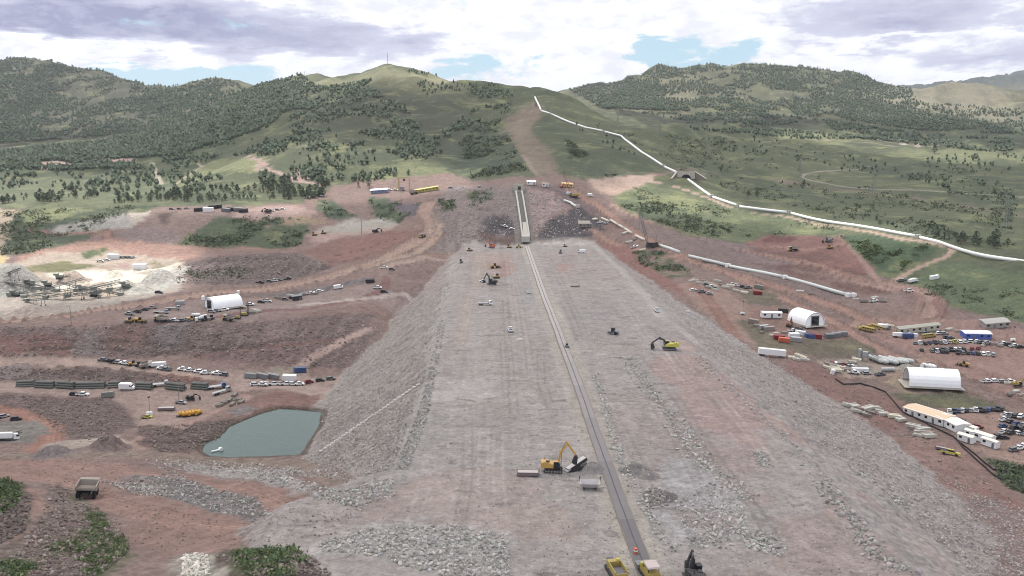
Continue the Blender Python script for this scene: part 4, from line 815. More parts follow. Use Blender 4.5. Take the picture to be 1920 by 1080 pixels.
def crusher():
    o = thing('rock_crusher', '', 'crusher'); o['upright'] = 1; MB().box((0, 0, 3.2), (7, 2.6, 2.2)).box((-3, 0, 5.0), (3.6, 3.6, 1.8), top=(1.25, 1.25)).build('body', GRN, o); [MB().prism([(-3, .1), (-3.4, .6), (-3, 1.2), (3, 1.2), (3.4, .6), (3, .1)], y-.3, y+.3).build('track', DRK, o) for y in (-1.3, 1.3)]
    MB().box((0, 0, 1.6), (6, 1.6, 1.0)).build('chassis', DRK, o); MB().bar((3, 0, 1.8), (10, 0, 5), 1.0, .35).build('conveyor', GRY, o); MB().bar((4.4, -1.0, 3.2), (4.4, -1.0, 5.5), .12).build('exhaust', DRK, o); return o
def crawler_crane(tip, hgt, colour=GRY, base=DRK):
    """tip = horizontal reach along +x, hgt = boom tip height"""
    def f():
        o = thing('crawler_crane', '', 'crane'); o['upright'] = 1; [MB().prism([(-3.4, .1), (-3.8, .7), (-3.4, 1.3), (3.4, 1.3), (3.8, .7), (3.4, .1)], y-.45, y+.45).build('track', DRK, o) for y in (-2.3, 2.3)]
        MB().box((-1.2, 0, 2.4), (7, 3.2, 1.8)).box((-4.6, 0, 2.6), (1.4, 4.6, 2.2)).build('body', base, o); MB().box((2.3, -1.7, 2.6), (1.6, 1.4, 2.0)).build('cab', GLS, o)
        T_ = Vector((tip, 0, hgt)); P0 = Vector((2.2, 0, 2.2)); MB().truss(P0, P0.lerp(T_, .12), 1.2, 3, .2).truss(P0.lerp(T_, .12), T_, 1.7, int(hgt/2.2), .26).build('boom', colour, o); MB().bar((-3.5, 0, 3.3), (-4.5, 0, 9), .25).build('gantry', colour, o)
        MB().cyl((-4.5, 0, 9), T_, .06, n=5).cyl((-4.5, .8, 9), T_, .06, n=5).build('stay_cable', DRK, o); MB().cyl(T_, T_-Vector((0, 0, hgt*.45)), .06, n=5).build('hoist_rope', DRK, o); q = T_-Vector((0, 0, hgt*.45)); MB().box(q-Vector((0, 0, .6)), (.7, .5, 1.2)).build('hook_block', YEL, o); return o
    return f
def pole(hh=11, arm=True):
    def f():
        o = thing('utility_pole', '', 'pole'); o['upright'] = 1; MB().cyl((0, 0, -1), (0, 0, hh), .2, .13, 8).build('post', M(142, 132, 124, .9, var=.15), o)
        if arm: MB().bar((0, -1.3, hh-.8), (0, 1.3, hh-.8), .16).build('crossarm', M(120, 108, 98, .9), o); [MB().cyl((0, y, hh-.72), (0, y, hh-.3), .08, n=6).build('insulator', STL, o) for y in (-1.1, 0.45, 1.1)]
        return o
    return f
def light_tower():
    o = thing('light_tower', '', 'light tower'); o['upright'] = 1; MB().box((0, 0, .9), (2.2, 1.3, 1.1)).build('body', WHT, o); [MB().wheel(0, y, .35, .2).build('wheel', RUB, o) for y in (-.75, .75)]; MB().cyl((.3, 0, 1.4), (.3, 0, 7.5), .09, n=6).build('mast', STL, o); MB().box((.3, 0, 7.5), (.4, 1.6, .5)).build('lamp_head', DRK, o); return o
def pallet(kind=0, L=5, W=2.4, hh=1.2):
    def f():
        pm = [M(178, 176, 170, .85, var=.12), M(196, 190, 176, .8, var=.12), M(122, 116, 112, .8, var=.2), M(146, 134, 130, .85, var=.2)][kind]
        o = thing('material_stack', '', 'stack'); n = 4; m = MB(); [m.box((0, -W/2+.3+k*(W-.6)/(n-1), hh*.5+.1), (L*(1-.06*(k % 2)), (W-.4)/n, hh*(1-.14*(k % 3))), rz=.01*k) for k in range(n)]; m.build('load', pm, o)
        m = MB(); [m.box((x, 0, .08), (.16, W, .16)) for x in (-L*.35, 0, L*.35)]; m.build('bearer', M(150, 128, 100, .9), o); return o
    return f
def pipe_stack(L=12, dark=True):
    def f():
        o = thing('pipe_stack', '', 'pipe stack'); m = MB(); r = .5
        for row in range(3):
            for k in range(4-row): y = (k-(3-row)/2)*2*r; m.cyl((-L/2+.3*((k*7+row*3) % 3)-.3, y, r+row*r*1.75), (L/2-.25*((k*5+row) % 3), y, r+row*r*1.75), r*.97, n=10)
        m.build('pipe', M(88, 90, 88, .6, var=.2) if dark else M(170, 172, 176, .5, var=.1), o); m = MB(); [m.box((x, 0, .0), (.2, 4.4, .25)) for x in (-L*.3, L*.3)]; m.build('bearer', M(130, 112, 92, .9), o); return o
    return f
def hopper_bin():
    o = thing('steel_hopper', '', 'hopper'); m = MB(); pts = [(-2.6, -1.6), (2.6, -1.6), (2.6, 1.6), (-2.6, 1.6)]
    for k in range(4):
        (x0, y0), (x1, y1) = pts[k], pts[(k+1) % 4]; vs = [(x0*.75, y0*.6, .7), (x1*.75, y1*.6, .7), (x1*1.1, y1*1.1, 2.0), (x0*1.1, y0*1.1, 2.0), (x0*.72, y0*.56, .75), (x1*.72, y1*.56, .75), (x1*1.05, y1*1.05, 2.02), (x0*1.05, y0*1.05, 2.02)]
        m.add(vs, [(0, 1, 2, 3), (7, 6, 5, 4), (3, 2, 6, 7), (0, 4, 5, 1)])
    m.box((0, 0, .7), (3.9, 1.9, .08)); m.build('bin', M(182, 178, 182, .5, .2, var=.15), o); m = MB(); [m.bar((x, -1.2, .15), (x, 1.2, .15), .25) for x in (-1.7, 1.7)]; [m.bar((x, y, .1), (x, y, 1), .2) for x in (-1.7, 1.7) for y in (-1, 1)]; m.build('skid', DRK, o)
    for x in (-2.75, 2.75): MB().bar((x, 1.65, .8), (x*1.08, 1.8, 2.9), .22).build('lug', DRK, o)
    return o
def screen_plant():
    """tilted tracked screen beside the big excavator"""
    o = thing('tracked_screen', '', 'screening machine'); [MB().prism([(-2.2, .1), (-2.5, .5), (-2.1, .95), (2.1, .95), (2.5, .5), (2.1, .1)], y-.28, y+.28).build('track', DRK, o) for y in (-1.1, 1.1)]
    MB().box((0, 0, 1.7), (7.5, 2.1, .9), ry=-.28).build('screen_box', DRK, o); MB().box((-.1, 0, 2.22), (7.2, 1.7, .14), ry=-.28).build('deck', M(176, 172, 176, .6, var=.12), o); MB().box((2.3, -1.2, 1.4), (1.8, .6, .9)).build('engine_box', GRN, o); MB().box((-3.7, 0, .9), (1.6, 2.6, .25), ry=-.5).build('chute', STL, o); return o
def skip():
    o = thing('flat_steel_bin', '', 'bin'); m = MB().box((0, 0, .25), (6.4, 2.3, .12)); [m.box((0, y, .75), (6.4, .08, 1.0)) for y in (-1.15, 1.15)]; [m.box((x, 0, .75), (.08, 2.3, 1.0)) for x in (-3.2, 3.2)]; m.build('bin', M(112, 100, 104, .7, var=.2), o); MB().box((0, 0, 1.05), (6.1, 2.1, .3)).build('load', M(172, 164, 164, .9, var=.1, bump=.03), o); MB().bar((3.25, 0, .6), (3.25, 0, 1.9), .16, .9).build('end_frame', DRK, o); MB().box((0, 0, .1), (6, .6, .2)).build('skid', DRK, o); return o
def paver():
    o = thing('core_paver', '', 'paving machine'); MB().box((0, 0, 1.5), (6.0, 2.9, 1.3), top=(.95, .9)).build('body', YEL, o); [MB().prism([(-2.6, .1), (-3, .5), (-2.6, 1.0), (2.6, 1.0), (3, .5), (2.6, .1)], y-.25, y+.25).build('track', DRK, o) for y in (-1.45, 1.45)]
    MB().box((3.7, -.9, 1.1), (2.0, 1.5, 1.0), top=(1.1, 1.15)).box((3.7, .9, 1.1), (2.0, 1.5, 1.0), top=(1.1, 1.15)).build('hopper', GRY, o); MB().cyl((1.6, -.9, 2.2), (1.6, -.9, 2.9), .55, n=12).cyl((1.6, .9, 2.2), (1.6, .9, 2.8), .6, n=12).cyl((2.1, 0, 2.2), (2.1, 0, 2.6), .5, n=12).build('tank', LIM, o)
    MB().prism([(-2.6, 3.2), (-2.4, 3.5), (0, 3.7), (.9, 3.45), (.9, 3.2)], -1.4, 1.4).build('canopy', M(176, 162, 164, .6, var=.1), o); m = MB(); [m.bar((x, y, 2), (x, y, 3.3), .12) for x in (-2.2, .6) for y in (-1.2, 1.2)]; m.build('post', DRK, o); MB().box((-4.2, 0, .5), (1.6, 4.6, .6)).build('screed', DRK, o); return o
def tamper_truck():
    o = thing('filter_placer', '', 'placing machine'); [MB().prism([(-3.6, .1), (-4, .6), (-3.6, 1.1), (3.6, 1.1), (4, .6), (3.6, .1)], y-.3, y+.3).build('track', DRK, o) for y in (-1.6, 1.6)]
    m = MB(); m.box((-1.4, -1.5, 2.0), (5.6, .2, 1.5)); m.box((-1.4, 1.5, 2.0), (5.6, .2, 1.5)); m.box((1.4, 0, 2.0), (.2, 3.1, 1.5)); m.box((-4.2, 0, 1.8), (.2, 3.1, 1.1)); m.build('hopper_wall', YEL, o); MB().box((-1.4, 0, 1.5), (5.4, 2.8, .5), ry=.1).build('hopper_floor', M(96, 94, 100, .7, var=.3, scale=2), o)
    MB().box((2.6, 0, 1.7), (1.9, 3.0, 1.4)).build('engine_cover', YEL, o); MB().box((4.2, .3, 1.6), (1.1, 1.5, 1.4)).build('cab', PUR, o); MB().bar((1.5, -1.7, 1.2), (4.6, -1.7, 2.4), .2).bar((1.5, 1.7, 1.2), (2.6, 1.7, 3.0), .2).build('rail', YEL, o); MB().cyl((1.9, -.9, 2.4), (1.9, -.9, 3.1), .4, n=10).build('air_filter', LIM, o); return o
def drum_barrel():
    o = thing('traffic_barrel', '', 'barrel'); MB().cyl((0, 0, .05), (0, 0, 1.2), .42, .34, 12).build('drum', ORG, o); MB().cyl((0, 0, 0), (0, 0, .08), .55, n=12).build('base', RUB, o); MB().cyl((0, 0, .7), (0, 0, .9), .39, .375, 12).build('band', WHT, o); return o
def pump_set():
    o = thing('pump_unit', '', 'pump'); MB().cyl((-1.3, 0, 1.5), (1.3, 0, 1.5), .95, n=14).box((1.9, 0, 1.1), (1.0, 1.5, 1.4)).build('tank', M(198, 150, 62, .5, var=.14), o); MB().box((0, 0, .3), (4.4, 1.8, .25)).build('skid', DRK, o); MB().cyl((0, 0, 2.3), (0, 0, 2.9), .3, n=8).build('inlet', M(198, 150, 62, .5, var=.14), o); return o
def water_tank():
    o = thing('water_tank', '', 'tank'); MB().cyl((0, 0, 0), (0, 0, 4.2), 2.0, n=20).cyl((0, 0, 4.2), (0, 0, 5), 2.0, .3, 20).build('shell', WHT, o); MB().bar((2.05, .2, 0), (2.05, .2, 4.3), .08).bar((2.05, -.2, 0), (2.05, -.2, 4.3), .08).build('ladder', DRK, o); return o
def stone():
    o = thing('white_block', '', 'concrete block'); MB().box((0, 0, .3), (2.6, .9, .7), top=(.9, .85)).build('block', M(214, 208, 206, .85, var=.08), o); MB().cyl((.8, 0, .6), (.8, 0, .95), .06, n=6).cyl((-.8, 0, .6), (-.8, 0, .95), .06, n=6).build('lifting_eye', DRK, o); return o
# ================================================================== loose ground heaps (part of the ground)
def pile(u, v, r, h, c, rock=.5, ax=1.0):
    x, y = G(u, v); sl = sub(np.array([[x/y, math.log(y)]]), (r*1.6)/y+.01); d = np.hypot((GX[sl]-x)/ax, GY[sl]-y)
    d = d+NZ2[sl]*.5; Z[sl] += h*sst(1-d/r, 0, .9)
    lay(sl, sst(r*1.02-d, -.3, .3), np.array(c)*KC, rock, 0, 1.0)
for a_ in ((1112, 880, 3.6, 1.9, S(136,130,132)), (1190, 882, 4.0, 2.0, S(132,126,128)), (1216, 893, 2.6, 1.2, S(138,130,130)), (1237, 932, 4, 1.2, S(126,118,120)), (1145, 1000, 1.5, .3, S(150,142,140)),
           (20, 545, 26, 17, S(170,166,160)), (135, 528, 12, 7, S(178,160,146)), (300, 528, 16, 8, S(178,174,168)), (215, 520, 9, 5, WHITE), (92, 545, 8, 4, WHITE), (60, 590, 14, 5, S(176,160,150)), (262, 546, 10, 4, S(180,176,168)),
           (470, 835, 1, .1, RED), (205, 838, 7, 4, S(130,110,108)), (100, 852, 7, 3, S(132,118,120)), (240, 540, 8, 4, S(190,184,172)), (20, 700, 9, 3, S(140,124,124)), (1620, 690, 5, 2, S(150,140,134)), (1700, 690, 5, 2, S(168,160,150)), (1085, 398, 9, 5, SLATE), (1040, 420, 8, 4, SLATE), (930, 418, 9, 5, SLATE)):
    pile(*a_)
build_ground()
# ================================================================== rubble, scrub, trees
def scatter_px(pts, n, thr=None, seed=0, sc_=60.):
    P_ = np.array(pts, float); lo = P_.min(0); hi = P_.max(0); out = []; tries = 0
    while len(out) < n and tries < n*12:
        tries += 1; u = rng.uniform(lo[0], hi[0]); v = rng.uniform(lo[1], hi[1]); ins = False; k = len(pts)-1
        for i in range(len(pts)):
            if (pts[i][1] > v) != (pts[k][1] > v) and u < (pts[k][0]-pts[i][0])*(v-pts[i][1])/(pts[k][1]-pts[i][1])+pts[i][0]: ins = not ins
            k = i
        if not ins: continue
        x, y = G(u, v)
        if y > 3350: continue
        if thr is not None and float(fbm(np.array([x/sc_]), np.array([y/sc_]), 3, 200+seed)[0]) < thr+rng.uniform(-.12, .12): continue
        out.append((x, y))
    return np.array(out).reshape(-1, 2)
def scatter_line(pts, n, wd):
    q = [G(*p) for p in pts]; L_ = [math.dist(q[i], q[i+1]) for i in range(len(q)-1)]; out = []
    for _ in range(n):
        t = rng.uniform(0, sum(L_)); i = 0
        while t > L_[i] and i < len(L_)-1: t -= L_[i]; i += 1
        f = t/L_[i]; out.append((q[i][0]*(1-f)+q[i+1][0]*f+rng.normal(0, wd/2), q[i][1]*(1-f)+q[i+1][1]*f+rng.normal(0, wd/2)))
    return np.array(out)
PHI = (1+5**.5)/2
ICO_V = np.array([(-1, PHI, 0), (1, PHI, 0), (-1, -PHI, 0), (1, -PHI, 0), (0, -1, PHI), (0, 1, PHI), (0, -1, -PHI), (0, 1, -PHI), (PHI, 0, -1), (PHI, 0, 1), (-PHI, 0, -1), (-PHI, 0, 1)])/1.9
ICO_F = np.array([(0, 11, 5), (0, 5, 1), (0, 1, 7), (0, 7, 10), (0, 10, 11), (1, 5, 9), (5, 11, 4), (11, 10, 2), (10, 7, 6), (7, 1, 8), (3, 9, 4), (3, 4, 2), (3, 2, 6), (3, 6, 8), (3, 8, 9), (4, 9, 5), (2, 4, 11), (6, 2, 10), (8, 6, 7), (9, 8, 1)])
def rand_rot(n):
    q = rng.normal(size=(n, 4)); q /= np.linalg.norm(q, axis=1)[:, None]; w_, x, y, z = q.T
    return np.stack([1-2*(y*y+z*z), 2*(x*y-z*w_), 2*(x*z+y*w_), 2*(x*y+z*w_), 1-2*(x*x+z*z), 2*(y*z-x*w_), 2*(x*z-y*w_), 2*(y*z+x*w_), 1-2*(x*x+y*y)], -1).reshape(n, 3, 3)
def rocks(sets):
    V_, C_ = [], []
    for xy, s0, s1, c, var in sets:
        n_ = len(xy); s_ = s0*(s1/s0)**(rng.random(n_)**2.2); z = zatv(xy[:, 0], xy[:, 1])
        v = ICO_V[None]*rng.uniform(.72, 1.25, (n_, 12, 1))*np.stack([rng.uniform(.8, 1.3, n_), rng.uniform(.6, 1, n_), rng.uniform(.5, .8, n_)], -1)[:, None]
        v = np.einsum('nij,nkj->nki', rand_rot(n_), v)*s_[:, None, None]*.5; v += np.stack([xy[:, 0], xy[:, 1], z+s_*.12], -1)[:, None]
        k = rng.uniform(1-var, 1+var, (n_, 1, 1)); cc = np.concatenate([np.clip(c*k, 0, .85)*np.ones((n_, 12, 1))*(1+rng.uniform(-.05, .05, (n_, 1, 3))), np.ones((n_, 12, 1))], -1)
        V_.append(v.reshape(-1, 3)); C_.append(cc.reshape(-1, 4))
    V_ = np.concatenate(V_); C_ = np.concatenate(C_); n_ = len(V_)//12; F_ = (ICO_F[None]+12*np.arange(n_)[:, None, None]).ravel()
    tag(link('riprap_rubble', np_mesh('riprap_rubble', V_, F_, 3, C_), mat=attr_mat('broken rock', .9, 1.3)), kind='stuff', label='broken grey rock lying over the dam faces and banks')
LR = S(172,168,165)*.9; MR = S(168,160,157)*.9; BR = S(134,118,112)*.9
rocks([(scatter_px([(865,478),(830,545),(760,560),(700,600),(650,690),(605,770),(600,850),(560,862),(650,900),(735,880),(795,720),(822,600)], 11000), .25, .9, MR*.93, .35),
       (scatter_px([(1130,465),(1240,560),(1340,660),(1480,790),(1640,910),(1830,1080),(1925,1080),(1925,955),(1700,862),(1480,690),(1300,570),(1200,500)], 10000), .22, .9, MR, .35),
       (scatter_px([(824,600),(805,690),(785,770),(740,880),(765,880),(800,790),(818,700),(838,600)], 1200), .4, 1.2, LR*.8, .35),
       (scatter_px([(600,1015),(700,990),(850,985),(950,1000),(960,1080),(830,1080),(700,1045),(600,1035)], 2600), .25, 1.25, LR, .35),
       (scatter_px([(480,880),(560,900),(640,920),(735,895),(740,930),(670,950),(620,945),(540,915),(470,900)], 1000), .3, 1.3, LR, .35),
       (scatter_px([(220,905),(330,885),(400,915),(480,935),(512,966),(430,967),(330,935),(250,925)], 1500), .25, 1.2, LR*.82, .4), (scatter_px([(190,902),(300,910),(330,930),(260,930)], 400), .3, 1.2, MR, .3),
       (scatter_px([(270,862),(400,865),(600,880),(650,900),(500,890),(300,880)], 700), .4, 1.3, MR, .3),
       (scatter_line([(1180,668),(1200,705),(1235,755),(1275,800)], 420, 3.2), .4, 1.3, LR*.85, .3), (scatter_line([(1272,800),(1310,855),(1350,890),(1400,935)], 550, 3.4), .4, 1.4, LR, .3),
       (scatter_line([(1118,700),(1135,770),(1152,830),(1175,880),(1205,940),(1230,990),(1258,1035)], 700, 1.4), .35, 1.2, LR, .3),
       (scatter_px([(1265,940),(1330,905),(1390,935),(1405,1000),(1360,1030),(1290,1025)], 900), .25, 1.2, LR, .35), (scatter_px([(1385,990),(1430,995),(1475,1025),(1470,1045),(1400,1030)], 260), .4, 1.4, LR, .3),
       (scatter_px([(1408,845),(1440,850),(1452,878),(1420,872)], 120), .4, 1.2, LR*.9, .3), (scatter_line([(1300,665),(1380,735),(1450,800),(1505,850),(1560,925)], 520, 3), .35, 1.3, MR, .3),
       (scatter_line([(1535,905),(1575,950),(1610,985),(1640,1040),(1700,1075)], 480, 2.6), .4, 1.5, LR*.85, .3), (scatter_line([(1600,880),(1680,935),(1740,975)], 260, 2.4), .4, 1.4, LR*.9, .3), (scatter_px([(1210,915),(1245,915),(1250,950),(1220,955)], 160), .4, 1.2, MR*.8, .3),
       (scatter_px([(860,480),(1130,480),(1260,600),(1700,1080),(950,1080),(600,1000),(740,900),(800,740)], 9000), .16, .55, MR*1.0, .45), (scatter_px([(-30,740),(450,740),(600,850),(740,900),(640,1000),(300,1040),(-30,880)], 5000), .18, .6, BR*1.15, .4), (scatter_px([(1300,570),(1480,660),(1920,940),(1920,760),(1500,540),(1280,480)], 4000), .2, .7, BR*1.2, .35),
       (scatter_px([(-30,940),(60,930),(55,990),(0,1020),(-30,1020)], 600), .4, 1.6, BR*.75, .35), (scatter_px([(110,905),(160,940),(235,990),(240,1040),(180,1080),(-20,1080),(40,1030)], 1700), .3, 1.4, BR*1.05, .45),
       (scatter_px([(345,1040),(388,1040),(395,1080),(340,1080)], 300), .5, 1.4, S(196,190,178), .25), (scatter_px([(400,1040),(470,1080),(560,1080),(620,1080),(590,1045)], 500), .4, 1.3, BR, .3),
       (scatter_px([(260,800),(380,795),(440,785),(400,835),(300,850)], 700), .4, 1.5, BR, .3), (scatter_px([(0,740),(200,750),(245,780),(200,828),(120,820),(40,760)], 900), .4, 1.5, BR, .3),
       (scatter_px([(-20,612),(470,606),(620,592),(690,600),(640,690),(400,668),(0,670)], 2200), .4, 1.8, BR*1.05, .3), (scatter_px([(330,500),(430,480),(600,480),(620,500),(500,530),(330,535)], 1200), .5, 2.2, BR*1.1, .3), (scatter_px([(0,686),(300,702),(395,720),(200,716),(0,710)], 700), .4, 1.5, BR, .3),
       (scatter_px([(840,350),(965,350),(975,445),(870,460),(800,440)], 600), .6, 2.5, MR*.9, .3), (scatter_px([(990,360),(1060,370),(1130,435),(1000,452)], 600), .6, 2.4, MR*.9, .3), (scatter_px([(1480,690),(1560,700),(1900,940),(1700,860)], 500), .3, 1.2, BR*1.1, .3)])
# ---- leafy clumps
def clumps(sets):
    V_, C_ = [], []
    for xy, s0, s1, c in sets:
        for (x, y) in xy:
            s_ = rng.uniform(s0, s1); z = zat(x, y); k = 9; cen = rng.normal(0, .5, (k, 3))*[s_, s_, s_*.45]+[x, y, z+s_*.28]; d = rng.normal(size=(k, 3, 3))*s_*.3
            V_.append((cen[:, None]+d).reshape(-1, 3)); q = c*rng.uniform(.7, 1.35)*np.array([rng.uniform(.9, 1.2), 1, rng.uniform(.8, 1.1)]); C_.append(np.tile([*q, 1], (k*3, 1)))
    V_ = np.concatenate(V_); C_ = np.concatenate(C_); tag(link('scrub', np_mesh('scrub', V_, np.arange(len(V_)), 3, C_), mat=attr_mat('scrub leaves', .85, .6)), kind='stuff', label='low green scrub on the knolls and banks')
SG = S(88,112,66); SD = S(82,98,72)
clumps([(scatter_px([(-30,895),(25,900),(40,930),(15,960),(-30,975)], 500), .5, 1.1, SG*.8), (scatter_px([(150,935),(190,955),(205,995),(175,990)], 90, .0, 1, 6), .4, 1.0, SG), (scatter_px([(95,1025),(180,990),(238,1010),(235,1050),(180,1080),(110,1060)], 500, .0, 1, 8), .4, .9, SG),
        (scatter_px([(0,1055),(120,1045),(170,1078),(0,1080)], 220, .05, 1, 8), .4, .9, SG), (scatter_px([(430,1035),(545,1026),(578,1045),(565,1080),(470,1080)], 700, -.3, 1, 8), .4, .95, SG),
        (scatter_px([(0,400),(110,390),(260,388),(150,440),(60,475),(0,478)], 500, 0, 3, 20), 1, 3, SD), (scatter_px([(410,405),(560,410),(590,418),(560,462),(430,466),(340,458)], 420, 0, 4, 20), 1, 2.6, SD), (scatter_px([(600,376),(668,405),(612,408)], 60), 1, 2.4, SD), (scatter_px([(690,368),(790,380),(748,422),(700,408)], 110, -.1, 5, 15), 1, 2.6, SD),
        (scatter_px([(820,375),(852,375),(852,395),(828,395)], 50), 1, 3, SD), (scatter_px([(880,362),(920,355),(920,375),(880,392)], 50), 1, 3, SD), (scatter_px([(1160,385),(1230,380),(1300,398),(1380,440),(1500,438),(1400,452),(1290,438)], 420, -.1, 6, 20), 1, 2.6, SD*.85), (scatter_px([(1180,350),(1340,380),(1600,432),(1400,435),(1200,395)], 300, .15, 7, 30), .8, 1.8, SD*.9),
        (scatter_px([(1575,442),(1745,460),(1690,508),(1650,505)], 240, 0, 8, 20), 1, 2.4, SG*.7), (scatter_px([(1185,472),(1240,472),(1300,515),(1210,505)], 160, 0, 9, 12), .8, 2.2, SD), (scatter_px([(1850,862),(1920,875),(1920,925),(1890,915)], 200), .6, 1.4, SD), (scatter_px([(340,510),(460,500),(455,522),(380,524)], 120), .8, 2, SD),
        (scatter_px([(1700,540),(1920,520),(1920,600),(1760,562)], 160, .1, 10, 30), .8, 1.8, SD), (scatter_px([(860,270),(905,225),(950,250),(985,322),(880,335)], 500, 0, 11, 40), 1.5, 3.6, SD*.8), (scatter_px([(1060,260),(1160,330),(1080,332)], 160, 0, 12, 40), 1.5, 3, SD*.8), (scatter_px([(1200,250),(1500,320),(1900,420),(1900,480),(1500,390),(1300,340)], 700, .12, 13, 60), 1.2, 3, SD*.9),
        (scatter_px([(1150,250),(1400,260),(1600,290),(1900,330),(1900,420),(1500,330),(1250,300)], 500, .12, 14, 60), 1.5, 3.5, SD*.85)])
# ---- conifers
TREG = [ # outline, number, noise threshold, noise scale, height range, label, group
 ([(-30,325),(200,318),(330,322),(430,335),(330,350),(200,365),(100,382),(-30,384)], 330, .0, 45, 7, 11, 'dark conifer in the grove on the left-hand meadow', 'conifers on the left-hand meadow'),
 ([(300,340),(420,352),(600,358),(610,372),(420,378),(300,380),(130,385),(110,378)], 230, -.1, 40, 6, 10, 'dark conifer in the tree belt above the left spoil slopes', 'conifers in the belt above the spoil slopes'),
 ([(480,330),(560,300),(620,345),(600,358),(500,362)], 110, -.1, 40, 7, 11, 'dark conifer beside the small bare scar left of the mast hill', 'conifers by the small bare scar'),
 ([(560,300),(600,270),(680,270),(760,300),(830,318),(760,330),(680,342),(600,340)], 150, .02, 45, 7, 11, 'dark conifer on the sunny foot of the mast hill', 'conifers on the sunny foot of the mast hill'),
 ([(600,180),(690,165),(760,200),(790,250),(830,290),(760,300),(680,265),(560,290),(540,240)], 900, -.12, 70, 6, 10, 'dark pine scattered on the shaded slope under the mast', 'pines on the slope under the mast'),
 ([(880,168),(960,172),(960,182),(890,185)], 60, -.1, 50, 6, 10, 'dark pine in the clump under the skyline right of the mast', 'pines under the skyline'),
 ([(890,205),(960,195),(955,225),(940,240),(905,228),(830,262),(800,300),(780,290),(830,250)], 220, -.2, 40, 6, 10, 'dark pine on the spur left of the cleared strip', 'pines on the spur beside the cleared strip'),
 ([(760,130),(860,140),(960,155),(970,185),(800,180)], 130, .0, 50, 6, 9, 'small pine on the grassy shoulder right of the mast', 'pines on the grassy shoulder'),
 ([(300,300),(420,262),(480,262),(560,262),(560,300),(470,290),(400,300),(330,320)], 260, -.05, 60, 6, 10, 'dark conifer at the lower edge of the wooded flank', 'conifers at the foot of the wooded flank'),
 ([(1730,435),(1770,440),(1880,455),(1900,470),(1760,452)], 16, None, 1, 7, 10, 'dark conifer close behind the white pipeline at the right', 'conifers behind the pipeline at the right'),
 ([(1540,395),(1600,400),(1680,425),(1560,412)], 14, None, 1, 4, 6, 'small dark tree just above the middle of the pipeline', 'small trees above the pipeline'),
 ([(1060,215),(1120,225),(1200,300),(1090,260)], 16, None, 1, 6, 9, 'lone dark pine on the slope below the upper pipeline', 'lone pines below the upper pipeline'),
 ([(1300,262),(1420,255),(1560,290),(1700,310),(1900,350),(1900,380),(1700,345),(1500,310)], 90, .0, 60, 6, 9, 'dark tree dotted on the right-hand meadow', 'trees dotted on the right-hand meadow'),
 ([(1700,300),(1800,290),(1920,290),(1920,330),(1800,318)], 60, .0, 60, 7, 10, 'dark tree along the strip of bright meadow at the far right', 'trees along the bright meadow')]
FREG = [([(-30,108),(110,110),(250,145),(340,160),(400,146),(450,155),(475,182),(440,200),(300,240),(200,255),(-30,272)], 5200, -.16, 60), ([(300,170),(400,156),(480,168),(470,182),(380,215),(260,225)], 500, -.1, 40),
        ([(-30,288),(200,264),(390,207),(485,160),(560,136),(590,160),(540,205),(500,240),(430,262),(330,292),(200,300),(-30,305)], 4600, -.5, 60), ([(540,170),(640,160),(700,150),(660,175),(600,200),(540,230)], 420, -.05, 60),
        ([(1150,150),(1230,115),(1400,115),(1560,128),(1700,155),(1730,205),(1900,240),(1900,252),(1720,245),(1560,222),(1400,210),(1240,208),(1140,200)], 6500, -.18, 75), ([(1060,165),(1160,150),(1250,160),(1240,207),(1130,204)], 1500, -.5, 60),
        ([(1200,212),(1420,213),(1540,226),(1500,240),(1280,226)], 420, -.1, 50), ([(1540,225),(1720,250),(1900,262),(1900,290),(1720,272),(1580,256)], 700, -.05, 50), ([(1700,190),(1920,205),(1920,255),(1800,235)], 350, .0, 60), ([(-30,300),(200,304),(330,300),(330,320),(200,318),(-30,325)], 420, -.1, 40), ([(1280,225),(1440,240),(1660,262),(1500,262),(1300,245)], 220, 0, 50)]
def crown_mesh(hh, seed, dense):
    r = np.random.default_rng(seed); V_ = []; C_ = []
    for k in range(dense):
        t = r.random()**.8; z = hh*(.16+.80*t); rad = hh*.30*math.sin(math.pi*min(1, .12+.9*t))**.7*(1+.3*math.sin(7*t+seed))+.12; a = r.uniform(0, 6.283); rr = rad*math.sqrt(r.uniform(.15, 1)); c = np.array([rr*math.cos(a), rr*math.sin(a), z])
        d = r.normal(size=(3, 3))*[.55, .55, .38]*(hh/9); V_.append(c+d); q = r.uniform(.55, 1.6); C_.append(np.tile([*(S(72,88,66)*.95*q), 1], (3, 1)))
    V_ = np.concatenate(V_); return np_mesh('crown', V_, np.arange(len(V_)), 3, np.concatenate(C_))
